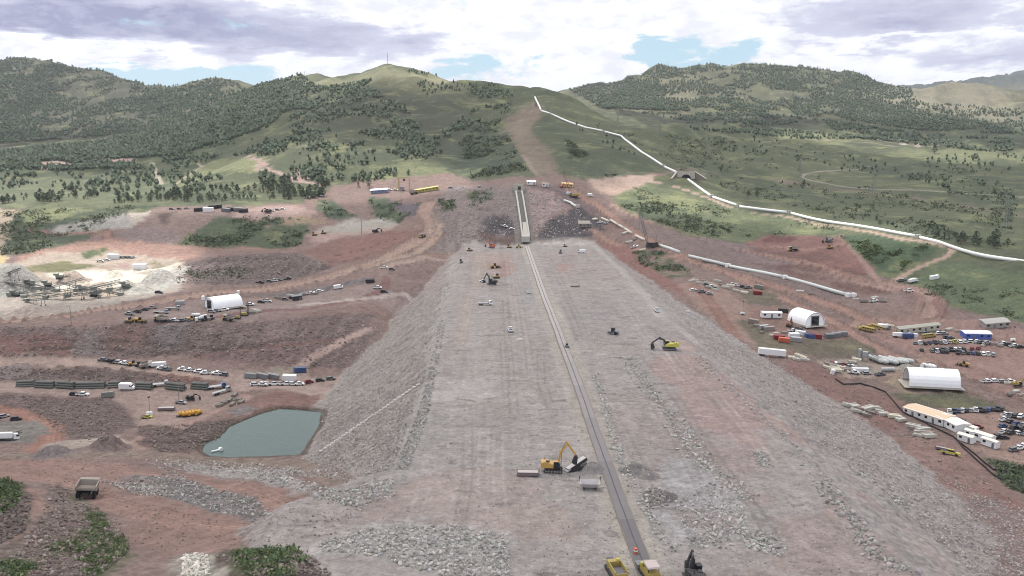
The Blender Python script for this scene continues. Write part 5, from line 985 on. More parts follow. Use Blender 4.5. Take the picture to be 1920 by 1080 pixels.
def build_trees():
    cand = []
    for gi, (pts, n_, thr, s_, h0, h1, lb, gp) in enumerate(TREG):
        for x, y in scatter_px(pts, n_, thr, 20+gi, s_): cand.append((y, x, rng.uniform(h0*.5, h1*.8), gi))
    for u, v, hh, lb in ((1403,370,7,'left one of two small round trees above the pipeline bend'), (1419,370,7,'right one of two small round trees above the pipeline bend'), (1507,352,8,'lone dark tree beside the upper dirt track, left of the bend'), (1352,322,6,'lone round tree on the slope just right of the culvert'), (1496,305,10,'tall pine near the lattice tower in the right meadow'), (1752,288,14,'tallest pine on the bright meadow at the far right'), (1780,367,7,'lone dark tree above the far right dirt track'),
                     (1756,445,8,'conifer behind the gap between two right-hand pipeline sections'), (1866,458,11,'tall dark conifer behind the right end of the pipeline'), (1889,402,6,'small dark tree beside the right-hand lattice tower'), (692,352,8,'lone conifer left of the white and blue site building'), (672,350,5,'small conifer standing next to the lone conifer by the site building'),
                     (1005,200,6,'small tree beside the top of the white pipeline'), (1313,398,4,'small bush on the bright grass above the red cut')):
        x, y = G(u, v); cand.append((y, x, hh, lb))
    cand.sort(key=lambda c: c[0]); ind = [c for c in cand if isinstance(c[3], str)]; oth = [c for c in cand if not isinstance(c[3], str)]; ind += oth[:280]; rest = oth[280:]
    lm = attr_mat('pine needles', .85, .4); bark = M(112, 92, 78, .95, var=.2); crowns = [crown_mesh(9, 40+k, 210) for k in range(5)]; trunks = []
    for c in crowns: c.materials.append(lm)
    for k in range(2):
        b = MB().cyl((0, 0, -.6), (0, 0, 4), .26, .17, 7).cyl((0, 0, 4), (.1*k, 0, 8.3), .17, .05, 6)
        for j in range(6): a = j*2.4+k; z = 1.8+j*.95; b.cyl((0, 0, z), (math.cos(a)*(1.9-.25*j), math.sin(a)*(1.9-.25*j), z+.4), .07, .03, 5)
        o = b.build('trunk', bark); trunks.append(o.data); bpy.data.objects.remove(o)
    for i, (y, x, hh, gi) in enumerate(ind):
        if isinstance(gi, str): o = thing('pine_tree', gi, 'tree')
        else: o = thing('pine_tree', TREG[gi][6], 'tree', group=TREG[gi][7])
        o.location = (x, y, zat(x, y)); o.rotation_euler = (0, 0, rng.uniform(0, 6.28)); s_ = hh/9; o.scale = (s_*rng.uniform(.9, 1.15), s_*rng.uniform(.9, 1.15), s_); link('crown', crowns[i % 5], o); link('trunk', trunks[i % 2], o)
    P_ = [(x, y, hh) for y, x, hh, _ in rest]
    for gi, (pts, n_, thr, s_) in enumerate(FREG):
        P_ += [(x, y, rng.uniform(4, 8.2)) for x, y in scatter_px(pts, int(n_*1.5), thr, 60+gi, s_)]
    P_ = np.array(P_); n_ = len(P_); z = zatv(P_[:, 0], P_[:, 1]); k = 6; V_ = np.zeros((n_, 2*k+1, 3)); hh = P_[:, 2]
    for t, (zb, rr) in enumerate(((.10, .17), (.48, .29))):
        a = np.arange(k)*2*math.pi/k+rng.uniform(0, 6, (n_, 1)); r_ = hh[:, None]*rr*rng.uniform(.6, 1.35, (n_, k)); o_ = t*k
        V_[:, o_:o_+k, 0] = r_*np.cos(a); V_[:, o_:o_+k, 1] = r_*np.sin(a); V_[:, o_:o_+k, 2] = hh[:, None]*(zb+rng.uniform(-.1, .12, (n_, k)))
    V_[:, 2*k] = np.stack([hh*rng.uniform(-.06, .06, n_), hh*0, hh*rng.uniform(.8, 1, n_)], -1)
    V_ += np.stack([P_[:, 0], P_[:, 1], z-.2], -1)[:, None]; f = np.array([(k+j, k+(j+1) % k, 2*k) for j in range(k)]+[(j, (j+1) % k, k+j) for j in range(k)]+[((j+1) % k, k+(j+1) % k, k+j) for j in range(k)]); F_ = (f[None]+np.arange(n_)[:, None, None]*(2*k+1)).ravel()
    q = rng.uniform(.6, 1.45, (n_, 1, 1))*np.ones((n_, 2*k+1, 1)); C_ = np.concatenate([S(82,98,76)*q, np.ones((n_, 2*k+1, 1))], -1)
    tag(link('forest', np_mesh('forest', V_.reshape(-1, 3), F_, 3, C_.reshape(-1, 4)), mat=lm), kind='stuff', label='pine forest covering the far hills')
    print('forest', n_)
build_trees()
# ---- pond
me = bpy.data.meshes.new('pond_water'); pw = [(a*math.exp(l), math.exp(l), ZW-.05) for a, l in POND]; cx_, cy_ = sum(p[0] for p in pw)/len(pw), sum(p[1] for p in pw)/len(pw)
me.from_pydata([(cx_+(x-cx_)*1.02, cy_+(y-cy_)*1.02, z) for x, y, z in pw], [], [tuple(range(len(pw)))])
mw, T, b = newmat('pond water'); b.inputs['Base Color'].default_value = (*S0(64, 84, 80), 1); b.inputs['Roughness'].default_value = .08; b.inputs['Specular IOR Level'].default_value = .28; g_ = T.new('ShaderNodeNewGeometry'); bp = T.new('ShaderNodeBump'); bp.inputs['Distance'].default_value = .08; T.put(bp.inputs['Height'], T.noise(g_.outputs['Position'], 1.2, 3, .6)); T.l.new(bp.outputs[0], b.inputs['Normal'])
tag(link('pond_water', me, mat=mw), kind='structure', label='green-grey settling pond at the foot of the dam')
# ================================================================== long things laid on the ground
def ground_path(px, step=8.0):
    q = [G(*p) for p in px]; out = []
    for i in range(len(q)-1):
        n_ = max(1, int(math.dist(q[i], q[i+1])/step))
        for k in range(n_): t = k/n_; out.append((q[i][0]*(1-t)+q[i+1][0]*t, q[i][1]*(1-t)+q[i+1][1]*t))
    out.append(q[-1]); return out
def tube(mb, pts, r, lift=0.0, n=10, flat=1.0):
    ring = []; zz = [zat(*p) for p in pts]
    for _ in range(5): zz = [zz[0]]+[(zz[i-1]+zz[i]+zz[i+1])/3 for i in range(1, len(zz)-1)]+[zz[-1]] if len(zz) > 2 else zz
    for i, (x, y) in enumerate(pts):
        a = pts[max(i-1, 0)]; b = pts[min(i+1, len(pts)-1)]; d = Vector((b[0]-a[0], b[1]-a[1], 0)).normalized(); s_ = Vector((-d.y, d.x, 0)); c = Vector((x, y, zz[i]+lift))
        ring.append([c+s_*math.cos(2*math.pi*k/n)*r+Vector((0, 0, math.sin(2*math.pi*k/n)*r*flat)) for k in range(n)])
    vs = [v for q in ring for v in q]; fs = []
    for i in range(len(ring)-1): fs += [(i*n+k, i*n+(k+1) % n, (i+1)*n+(k+1) % n, (i+1)*n+k) for k in range(n)]
    fs += [tuple(range(n-1, -1, -1)), tuple(range((len(ring)-1)*n, len(ring)*n))]; mb.add(vs, fs)
def ribbon(mb, pts, off, wd, lift, th=.12):
    L_ = []
    for i, (x, y) in enumerate(pts):
        a = pts[max(i-1, 0)]; b = pts[min(i+1, len(pts)-1)]; d = Vector((b[0]-a[0], b[1]-a[1], 0)).normalized(); s_ = Vector((-d.y, d.x, 0)); z = zat(x, y)+lift
        for o_ in (off-wd/2, off+wd/2):
            p = Vector((x, y, 0))+s_*o_; L_ += [(p.x, p.y, z), (p.x, p.y, z-th-.5)]
    fs = []
    for i in range(len(pts)-1): a = i*4; b = a+4; fs += [(a, a+2, b+2, b), (a+1, b+1, b+3, a+3), (a, b, b+1, a+1), (a+2, a+3, b+3, b+2)]
    n_ = len(pts)*4; fs += [(0, 1, 3, 2), (n_-4, n_-2, n_-1, n_-3)]; mb.add(L_, fs)
# white pipeline over the hill
PW = M(222, 224, 226, .6, var=.08, scale=.15)
pl = thing('white_pipeline', 'long white pipeline running down the hill in straight sections', 'pipeline', tuple(GP(1385, 388)))
secs = [[(1003,183),(1014,207)], [(1016,209),(1100,240),(1132,247)], [(1134,248),(1165,258),(1205,287),(1243,312)], [(1246,314),(1262,322),(1270,325)], [(1290,338),(1333,369)], [(1337,371),(1383,387)], [(1387,389),(1478,400)], [(1482,401),(1600,423),(1718,445)], [(1724,447),(1760,455),(1925,489),(2150,535)]]
def rel(o, root): o.matrix_parent_inverse = Matrix.Translation(-root.location); return o
for s_ in secs:
    b = MB(); tube(b, ground_path(s_, 10), 1.25, .8, 12); rel(b.build('pipe_section', PW, pl, True), pl)
for p in ((1133,247.5), (1244.5,313), (1335,370), (1385,388), (1480,400.5), (1721,446)):
    q = GP(*p); rel(MB().box((q.x, q.y, q.z+1.0), (3.2, 3.2, 3.0), rz=.3).build('joint_box', M(150, 148, 146, .8, var=.1), pl), pl)
# grey pipeline beside the haul road
PG = M(196, 202, 202, .55, var=.08)
p2 = thing('grey_pipeline', 'pale grey pipeline along the red haul road right of the dam', 'pipeline', tuple(GP(1400, 507)))
for s_ in ([(1236,462),(1256,468),(1274,475)], [(1291,482),(1345,495),(1364,500)], [(1366,501),(1400,508),(1470,522)], [(1472,522.5),(1530,538),(1588,555)]):
    b = MB(); tube(b, ground_path(s_, 6), 1.15, .9, 12); rel(b.build('pipe_section', PG, p2, True), p2)
for p in ((1365,500.5), (1471,522), (1590,556), (1600,556)): q = GP(*p); rel(MB().box((q.x, q.y, q.z+.9), (3, 2.6, 2.6), rz=.4).build('joint_box', WHT, p2), p2)
p3 = thing('short_pipeline', 'short white pipe lying on the slope above the dark slate heap', 'pipe', tuple(GP(1070, 383)))
b = MB(); tube(b, ground_path([(1058,378),(1070,383),(1084,389)], 5), 1.0, 1.1, 12); rel(b.build('pipe_section', PG, p3, True), p3); q = GP(1084, 389); b = MB().box((q.x, q.y, q.z+1.2), (2.6, 2.6, 2.6), rz=.4); rel(b.build('end_block', CON, p3), p3)
for i, (a, c) in enumerate((((1145,415),(1158,423)), ((1160,424),(1170,430)), ((1172,431),(1184,439)), ((1192,444),(1208,452)), ((1128,411),(1142,417)))):
    o = thing('concrete_pipe', 'pale concrete pipe, %s in the line above the red haul road' % ('second from the upper end,third from the upper end,fourth from the upper end,lowest,uppermost'.split(',')[i]), 'pipe', tuple(GP(*a)), group='concrete pipes in a line above the haul road')
    b = MB(); tube(b, ground_path([a, c], 3), 1.0, .9, 12); rel(b.build('barrel', M(190, 186, 178, .8), o, True), o); q = GP(*c); b = MB().cyl((q.x-.3, q.y, q.z+.9), (q.x+.5, q.y-.3, q.z+.9), 1.25, n=12); rel(b.build('collar', CON, o), o)
# asphalt core
ac = thing('asphalt_core', 'long dark asphalt strip running down the middle of the dam', 'asphalt strip', tuple(GP(1098, 760))); ALL = ground_path(CORE[1:], 4)
NSEG = 16
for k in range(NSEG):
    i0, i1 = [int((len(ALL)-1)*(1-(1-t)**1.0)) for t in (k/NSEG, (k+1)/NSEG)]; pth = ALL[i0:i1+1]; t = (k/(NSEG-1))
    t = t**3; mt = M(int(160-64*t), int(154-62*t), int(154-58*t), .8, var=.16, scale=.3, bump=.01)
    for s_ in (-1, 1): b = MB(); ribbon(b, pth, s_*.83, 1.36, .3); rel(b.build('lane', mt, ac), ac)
b = MB(); ribbon(b, ALL, 0, .3, .27); rel(b.build('centre_joint', M(76, 70, 82, .8, var=.2), ac), ac)
for s_ in (-1, 1): b = MB(); ribbon(b, ALL, s_*1.62, .24, .24); rel(b.build('edge_form', M(112, 106, 104, .8, var=.2), ac), ac)
# concrete trench at the far abutment
ct = thing('concrete_trench', 'pale concrete trench climbing the far abutment in line with the core', 'concrete trench', tuple(GP(980, 400)))
gp = ground_path([(986,446),(980,405),(973,362)], 8); wallm = M(166, 164, 160, .85, var=.14)
for s_ in (-1, 1): b = MB(); ribbon(b, gp, s_*2.6, 1.3, 2.2, 2); rel(b.build('wall', wallm, ct), ct)
b = MB(); ribbon(b, gp, 0, 3.8, .6, 1); rel(b.build('floor', M(92, 90, 92, .9), ct), ct)
b = MB(); ribbon(b, ground_path([(986,446),(984,420)], 6), 0, 3.8, 1.6, 1); rel(b.build('cover_slab', wallm, ct), ct)
q = GP(972, 361); b = MB().box((q.x, q.y+3, q.z+3.5), (8.5, 4, 7.5)); rel(b.build('head_block', M(168, 164, 156, .85, var=.12), ct), ct); b = MB().box((q.x+.8, q.y+.9, q.z+3.8), (2.6, .3, 3)); rel(b.build('opening_shade', DRK, ct), ct); b = MB().bar((q.x+6, q.y, q.z), (q.x+6, q.y, q.z+7), .5).bar((q.x-5, q.y, q.z), (q.x-5, q.y, q.z+5), .4); rel(b.build('form_post', STL, ct), ct)  # the dark box on the head block stands in for a hole's shade
q = GP(985.5, 452); b = MB().box((q.x, q.y, q.z+2), (6.2, 12, 4.5)); rel(b.build('foot_block', wallm, ct), ct)
# culvert headwall where the road crosses the pipeline
q = GP(1288, 336); cv_ = thing('culvert', 'concrete culvert headwall with spread wing walls where the dirt road crosses the white pipeline', 'culvert', tuple(q)); cw = M(176, 172, 164, .9, var=.12)
arch = [(-9, 0), (-9, 7.5), (9, 7.5), (9, 0), (5, 0)]+[(5*math.cos(t), 4.6*math.sin(t)) for t in [math.pi*k/10 for k in range(1, 10)]]+[(-5, 0)]
MB().prism(arch, 5.0, 6.4).build('headwall', cw, cv_); MB().prism([(5.05*math.cos(math.pi*k/12), 4.65*math.sin(math.pi*k/12)) for k in range(13)], 6.2, 6.3).build('arch_shade_panel', M(50, 48, 56, .95), cv_)  # dark panel at the back of the arch stands in for shade inside
for s_ in (-1, 1):
    vs = [(s_*9, 5.7, -1), (s_*17, -9, -1), (s_*17, -9, .8), (s_*9, 5.7, 7.5)]; vs += [(x+s_*.9, y+.6, z) for x, y, z in vs]; MB().add(vs, [(0, 1, 2, 3), (7, 6, 5, 4), (3, 2, 6, 7), (1, 5, 6, 2), (0, 4, 5, 1), (0, 3, 7, 4)]).build('wing_wall', M(120, 112, 108, .9, var=.15), cv_)
    MB().bar((s_*9, 5.7, 7.6), (s_*17.4, -9, 1.0), 1.5, .35).build('coping', cw, cv_)
MB().box((0, 5.7, 7.7), (19.5, 2.0, .4)).build('coping', cw, cv_)
# silt fence
for px, lb in (([(1566,712),(1582,722),(1612,720),(1640,728),(1660,736),(1675,753),(1693,774),(1733,793),(1787,820),(1815,843),(1840,864),(1862,882),(1888,886)], 'long black silt fence winding past the white office buildings'), ([(1793,824),(1808,843),(1840,872),(1860,890),(1878,902)], 'shorter black silt fence branching down toward the green corner')):
    gp = ground_path(px, 3); o = thing('silt_fence', lb, 'fence', (*gp[0], zat(*gp[0]))); b = MB()
    for i in range(len(gp)-1): z0, z1 = zat(*gp[i]), zat(*gp[i+1]); b.bar((gp[i][0], gp[i][1], z0+.35), (gp[i+1][0], gp[i+1][1], z1+.35), .1, .75)
    rel(b.build('fabric', DRK, o), o); b = MB()
    for i in range(0, len(gp), 2): z0 = zat(*gp[i]); b.bar((gp[i][0]+.1, gp[i][1], z0-.3), (gp[i][0]+.1, gp[i][1], z0+1.1), .1)
    rel(b.build('post', M(140, 120, 96, .9), o), o)
# lattice towers and masts
def lattice(hh, w0, w1, arms=True):
    def f():
        o = thing('lattice_tower', '', 'tower'); o['upright'] = 1; b = MB(); n_ = 7; lm = M(128, 134, 128, .7, .1, var=.1)
        for k in range(n_):
            z0, z1 = hh*k/n_, hh*(k+1)/n_; a, c = w0+(w1-w0)*k/n_, w0+(w1-w0)*(k+1)/n_; P_ = [(-1, -1), (1, -1), (1, 1), (-1, 1)]
            for i in range(4):
                x, y = P_[i]; x2, y2 = P_[(i+1) % 4]; b.bar((x*a, y*a, z0), (x*c, y*c, z1), .26); b.bar((x*a, y*a, z0), (x2*c, y2*c, z1), .16); b.bar((x*c, y*c, z1), (x2*c, y2*c, z1), .14)
        b.build('frame', lm, o)
        if arms: 
            for z in (hh*.72, hh*.86): MB().bar((-4, 0, z), (4, 0, z), .3).bar((-4, 0, z), (0, 0, z+1.6), .16).bar((4, 0, z), (0, 0, z+1.6), .16).build('crossarm', lm, o)
        else: MB().cyl((0, 0, hh), (0, 0, hh*1.18), .12, n=6).build('antenna', lm, o)
        m = MB(); [m.box((x*w0, y*w0, .1), (.9, .9, .6)) for x in (-1, 1) for y in (-1, 1)]; m.build('footing', CON, o); return o
    return f
for i, (u, v, s_) in enumerate(((1032,216,.8), (1158,238,.7), (1237,262,.8), (1327,292,1.0), (1499,336,1.0), (1638,362,1.0), (1886,424,1.0))):
    place('tower', lattice(24, 1.5, .5), u, v, 20, ['topmost lattice tower, beside the upper pipeline', 'small lattice tower on the ridge right of the upper pipeline', 'lattice tower above the middle of the upper pipeline', 'lattice tower on the slope right of the culvert hill', 'lattice tower at the bend of the grey track', 'lattice tower over the red track in the right meadow', 'lattice tower nearest the right end of the pipeline'][i], 'lattice towers crossing the right-hand hills', 'tower', sc_=s_)
place('mast', lattice(24, .9, .35, False), 727, 129, 10, 'slender radio mast on the summit of the grassy hill', None, 'mast'); place('mast', None, 571, 144, 10, 'small radio mast on the wooded saddle left of the summit', None, 'mast', sc_=.45); place('mast', None, 1252, 127, 10, 'small radio mast on the far right ridge', None, 'mast', sc_=.7)
# ================================================================== tents, offices, plant
def tent(key, u0, v0, u1, v1, W, Hh, label, off=0, door=1):
    p, q = GP(u0, v0), GP(u1, v1); L_ = (q-p).length; c = (p+q)/2; place(key, hoop_tent(L_, W, Hh, door), 0, 0, math.degrees(math.atan2(q.y-p.y, q.x-p.x)), label, None, 'tent', xy=(c.x, c.y))
tent('t1', 446, 574, 392, 580, 12.5, 6.6, 'white hoop tent with a dark doorway on the left-hand bench')
tent('t2', 1494, 600, 1528, 615, 12.5, 7.4, 'white hoop tent facing right beside the row of containers')
tent('t3', 1793, 724, 1698, 722, 13, 7.6, 'largest white hoop tent, open at its left end, above the green patch', door=0)
o = place('shed', office(22, 5, M(150,150,142,.8), M(176,172,160,.8)), 1721, 622, 0, 'long low grey-roofed shed in the upper vehicle yard', None, 'building')
place('off1', office(20, 7), 1742, 786, 0, 'white office building with a tan roof, longest by the lower car park', None, 'building', toward=(1772, 797)); place('off2', office(12, 6.5, M(214,212,208,.8)), 1786, 802, 0, 'white-roofed office with dark windows next to the tan-roofed one', None, 'building', toward=(1803, 811))
for i, (u, v, t_) in enumerate(((1817,811,'uppermost'), (1824,822,'second'), (1812,829,'leftmost'), (1844,830,'largest'), (1856,838,'lowest'))): place('off3', office(7, 3, M(220,218,210,.7)), u, v, 0, t_+' of the small white cabins at the lower end of the car park', 'small white cabins below the offices', 'cabin', toward=(u+30, v+9), sc_=1.05 if i == 3 else .85)
place('off4', office(11, 3, WHT), 1445, 596, 4, 'white cabin left of the hoop tent in the container yard', None, 'cabin'); place('whitetr', tractor_trailer(), 1446, 669, -3, 'white trailer standing alone at the foot of the dam slope', None, 'trailer')
place('pad', office(13, 7, M(160,158,158,.8), M(150,146,144,.9)), 1864, 612, 0, 'grey block building with flat roof at the upper right', None, 'building')
place('bluet', office(13, 7, M(226,228,238,.6), M(70,96,176,.6)), 1829, 634, -6, 'white-roofed blue tarpaulin shelter in the right-hand yard', None, 'shelter')
place('wb', office(16, 6, M(232,236,244,.6), M(120,132,170,.7)), 712, 361, 0, 'white building with blue walls in front of the yellow gantry', None, 'building'); place('sm', office(8, 5, WHT), 996, 346, 0, 'small white hut above the concrete trench', None, 'hut'); place('sm2', office(6, 4, CRM), 1022, 350, 0, 'small cream hut right of the white hut above the trench', None, 'hut')
place('cream', office(9, 7, CRM, CRM), 1095, 424, 0, 'cream box building on the dark slate heap', None, 'building'); place('creamy', office(10, 5, M(206,176,130,.8), M(196,170,130,.8)), 1063, 350, 0, 'tan hut beside the boom of the far crane', None, 'hut')
place('yl', office(22, 4, M(172,166,92,.6), M(166,158,80,.6)), 801, 359, 2, 'long bright yellow building on the far terrace', None, 'building')
def gantry():
    o = thing('gantry_frame', '', 'gantry'); o['upright'] = 1
    for y in (-2, 2):
        for x in (-5, 5): MB().truss((x, y, 0), (x, y, 11), .8, 7, .16).build('leg', YEL, o)
    MB().truss((-6, 0, 11.5), (6, 0, 11.5), 1.6, 7, .2).build('beam', YEL, o); MB().box((0, 0, 10), (2, 2, 2)).build('hoist', DRK, o); MB().box((-2, 0, 2), (4, 3, 3)).build('cabin', STL, o); return o
place('gan', gantry, 758, 357, 5, 'tall yellow gantry frame on the far terrace', None, 'gantry')
for i in range(7): place('silo', silo, 1641+i*9.5, 679+(i % 2)*1.5+i*.5, -66, 'pale horizontal cement tank, %s in the slanting row' % 'leftmost,second from the left,third from the left,middle,fifth from the left,sixth from the left,rightmost'.split(',')[i], 'cement tanks in the slanting row', 'tank', sc_=.66)
place('silo', None, 1664, 697, 0, 'pale horizontal cement tank set apart in front of the row', None, 'tank', sc_=.5); place('bp', batch_plant, 1622, 677, -25, 'concrete batching plant at the head of the tank row', None, 'concrete plant', sc_=.62)
place('wt', water_tank, 1560, 701, 0, 'small white upright tank left of the batching yard', None, 'tank', sc_=.5)
# ================================================================== machines on the dam
place('ex1', excavator(OCH, 3.9, 8.6, 6.4, 5.3, 5.9, 2.7), 1037, 884, -4, 'large yellow excavator with raised boom beside the tilted screen', None, 'excavator', sc_=.84)
place('scr', screen_plant, 1081, 880, 33, 'tracked screening machine with tilted deck under the excavator bucket', None, 'screening machine', sc_=.78)
place('hop', hopper_bin, 1106, 916, -5, 'open pale steel hopper on skids left of the asphalt strip', None, 'hopper', sc_=.82); place('bin', skip, 990, 891, -2, 'flat steel bin of pale material left of the excavator', None, 'bin', sc_=.82)
place('pav', paver, 1218, 1082, 102, 'yellow core paver riding on the asphalt strip at the bottom edge', None, 'paving machine', sc_=.85); place('tmp', tamper_truck, 1156, 1078, 100, 'yellow tracked hopper machine left of the asphalt strip at the bottom edge', None, 'placing machine', sc_=.78)
place('ex9', excavator(DRK, 2.5, 5.2, 4.4, 2.6, 4.0, .8), 1301, 1092, 95, 'dark excavator just entering the frame at the bottom right of the strip', None, 'excavator', sc_=.9)
place('bar', drum_barrel, 1192, 1040, 0, 'small orange barrel on the asphalt strip', None, 'barrel', sc_=1.1)
place('ex2', excavator(LIM, 4.5, 4.6, 7.0, 2.8, 6.5, .5, DRK), 1255, 656, 178, 'small yellow excavator digging to the left on the right half of the dam', None, 'excavator', sc_=.95)
place('rol', roller_machine, 1149, 627, 150, 'grey roller parked left of the small yellow excavator', None, 'roller', sc_=.9); place('rol', None, 1063, 652, 100, 'grey roller working right beside the asphalt strip', None, 'roller', sc_=.55)
place('ex3', excavator(DRK, 3.6, 7.0, 5.6, 3.2, 5.2, 1), 922, 534, 160, 'dark excavator with raised boom at the far left of the dam', None, 'excavator', sc_=.85); place('ldr', loader, 928, 503, 20, 'wheel loader behind the dark excavator on the dam', None, 'wheel loader', sc_=.9); place('doz', dozer, 930, 522, 200, 'bulldozer between the dark excavator and the loader', None, 'bulldozer', sc_=.9)
place('sk2', skip, 1078, 538, 0, 'dark flat bin lying on the far right half of the dam', None, 'bin', sc_=.75); place('ex4', excavator(ORG, 3.6, 6.0, 6.0, 3.2, 5.6, 1), 922, 465, 170, 'orange excavator at the far end of the dam', None, 'excavator', sc_=.8); place('doz', None, 955, 465, 10, 'bulldozer right of the orange excavator at the far end', None, 'bulldozer', sc_=.8)
place('doz', None, 881, 471, 40, 'bulldozer on the far left corner of the dam', None, 'bulldozer', sc_=.8); place('ldr', None, 973, 465, 0, 'wheel loader just left of the trench foot', None, 'wheel loader', sc_=.7); place('doz', None, 1060, 463, 0, 'bulldozer at the far right end of the dam', None, 'bulldozer', sc_=.7); place('rol', None, 865, 493, 90, 'roller on the pale strip at the far left of the dam', None, 'roller', sc_=.8); place('rol', None, 1051, 475, 90, 'roller on the far right half of the dam', None, 'roller', sc_=.8)
for key, kc, u, v, hd, lb, s_ in (('a', ('pickup', 'white'), 957, 621, 95, 'white pickup alone on the left half of the dam', 1), ('b', ('pickup', 'white'), 991, 550, 90, 'white pickup close left of the asphalt strip', .9), ('c', ('pickup', 'white'), 1231, 584, 90, 'white pickup at the right shoulder of the dam', .9), ('d', ('van', 'white'), 1090, 474, 160, 'white van at the far right end of the dam', 1), ('e', ('pickup', 'white'), 906, 529, 170, 'white pickup left of the dark excavator', .8)):
    place('car%s%s' % kc, car(*kc), u, v, hd, lb, None, sc_=s_)
place('flat', flatbed('white', False), 910, 572, 5, 'white flatbed truck on the left half of the dam', None, 'truck', sc_=.8); place('stoneX', stone, 975, 637, 0, 'low pale block on the left half of the dam', None, 'concrete block')
place('haul', haul_truck, 163, 932, 108, 'loaded haul truck driving up the red ramp', None, 'dump truck', sc_=.98)
for i in range(27):
    t = i/26; u, v = 784+(603-784)*t, 722+(846-722)*t; place('stone', stone, u, v, 0, 'pale concrete block, one of the slanting line down the left dam face', 'concrete blocks down the left dam face', 'concrete block', sc_=.62)
# floating pipe on the pond
b = thing('floating_pipe', 'white floating pipe at the near left edge of the pond', 'floating pipe', (0, 0, 0)); q0, q1 = [Vector((ray(u, v)[0]*(ZW-H)/ray(u, v)[1], (ZW-H)/ray(u, v)[1], ZW)) for u, v in ((396, 848), (414, 844))]; b.location = q0; b.rotation_euler = (0, 0, math.atan2(q1.y-q0.y, q1.x-q0.x)); L_ = (q1-q0).length
MB().cyl((0, 0, .2), (L_, 0, .2), .35, n=10).build('pipe', WHT, b); MB().cyl((L_, -.7, .3), (L_, .7, .3), .7, n=12).build('float', WHT, b)
# ================================================================== cranes, cement gear, far abutment
place('cr1', crawler_crane(9, 27, GRY, DRK), 1220, 463, 178, 'dark lattice-boom crane beside the start of the grey pipeline', None, 'crane', sc_=.95); place('cr2', crawler_crane(10, 24, M(110,84,70,.7), YEL), 1076, 370, 178, 'tan crawler crane on the far abutment', None, 'crane', sc_=.95)
for u, v, k, lb in ((1228,462,'pump','pump set at the foot of the dark crane'),): place('pumpg', pump_set, u, v, 0, lb, None, 'pump')
ORD = ['leftmost', 'second from the left', 'third from the left', 'fourth from the left', 'fifth from the left', 'sixth from the left', 'seventh from the left', 'eighth from the left', 'ninth from the left', 'tenth from the left', 'eleventh from the left', 'twelfth from the left', 'thirteenth from the left', 'fourteenth from the left', 'fifteenth from the left', 'sixteenth from the left']
def row(u0, v0, u1, v1, spec, hd, where, group, s_=.92):
    """spec letters: w white s silver k black r red b blue g grey y yellow; capital = pickup"""
    nm = {'w': 'white', 's': 'silver', 'k': 'black', 'r': 'dark red', 'b': 'blue', 'g': 'grey', 'y': 'yellow'}; n_ = len(spec)
    for i, c in enumerate(spec):
        if c == '.': continue
        t = i/max(1, n_-1); kd = 'pickup' if c.isupper() else 'car'; cl = nm[c.lower()]; idx = sum(1 for q in spec[:i] if q != '.')
        place('car%s%s' % (kd, cl), car(kd, cl), u0+(u1-u0)*t, v0+(v1-v0)*t, hd+rng.uniform(-6, 6), '%s %s, %s %s' % (cl, kd, ORD[idx] if n_ > 1 else 'the one', where), group, sc_=s_*rng.uniform(.95, 1.05))
row(1716,645,1808,642,'gWkbKgWsYwW',75,'in the top row of the upper car park','vehicles in the upper car park'); row(1752,658,1806,656,'KkKgKwsk',75,'in the middle row of the upper car park','vehicles in the upper car park')
row(1822,655,1834,654,'rr',60,'of the dark red pair right of the middle row','vehicles in the upper car park'); row(1728,658,1862,666,'k.gWkk.KgkbkwWs',70,'in the bottom row of the upper car park','vehicles in the upper car park'); row(1776,634,1782,635,'kg',10,'above the top row of the upper car park','vehicles in the upper car park')
row(1780,774,1878,768,'WKbWksWKkbkKk',62,'in the row above the lower car park','vehicles in the lower car park'); row(1884,780,1915,782,'WSkw',40,'at the right edge, upper line','vehicles at the right edge of the lower car park'); row(1882,789,1918,800,'WkbS',30,'at the right edge, lower line','vehicles at the right edge of the lower car park')
row(1880,801,1922,806,'bkK',30,'at the right edge, third line','vehicles at the right edge of the lower car park'); row(1785,789,1798,792,'kK',20,'beside the tan-roofed office','vehicles beside the offices'); row(1818,802,1830,803,'RR',0,'behind the small white cabins','vehicles behind the small cabins'); row(1868,822,1882,823,'Kk',10,'right of the small white cabins','vehicles right of the small cabins'); row(1900,846,1918,840,'gWW',20,'in the lower right corner by the frame edge','vehicles in the lower right corner')
place('busy', bus, 1623, 620, 160, 'left one of the two yellow crew buses near the road bend', None, 'bus', sc_=.85); place('busy', None, 1640, 616, 150, 'right one of the two yellow crew buses near the road bend', None, 'bus', sc_=.8); place('busy', None, 1742, 633, 5, 'yellow crew bus below the long grey shed', None, 'bus', sc_=.8); place('ldr', None, 1806, 686, 150, 'yellow wheel loader crossing below the upper car park', None, 'wheel loader', sc_=.75)
place('flatg', flatbed('silver', True), 1657, 616, 0, 'silver box truck right of the yellow crew buses', None, 'truck', sc_=.8); place('flatw', flatbed('white', True), 1687, 633, 0, 'white box truck at the left end of the shed yard', None, 'truck', sc_=.85); place('contb', container(BLUE), 1702, 633, -4, 'blue container by the white box truck', None, 'container', sc_=.9); place('contw', container(WHT), 1711, 632, -4, 'white container right of the blue one below the shed', None, 'container', sc_=.8)
place('mix', mixer, 1740, 694, 120, 'white mixer truck on the road above the largest tent', None, 'mixer truck', sc_=.9); place('mix', None, 1757, 702, 150, 'white mixer truck just behind the largest tent', None, 'mixer truck', sc_=.85)
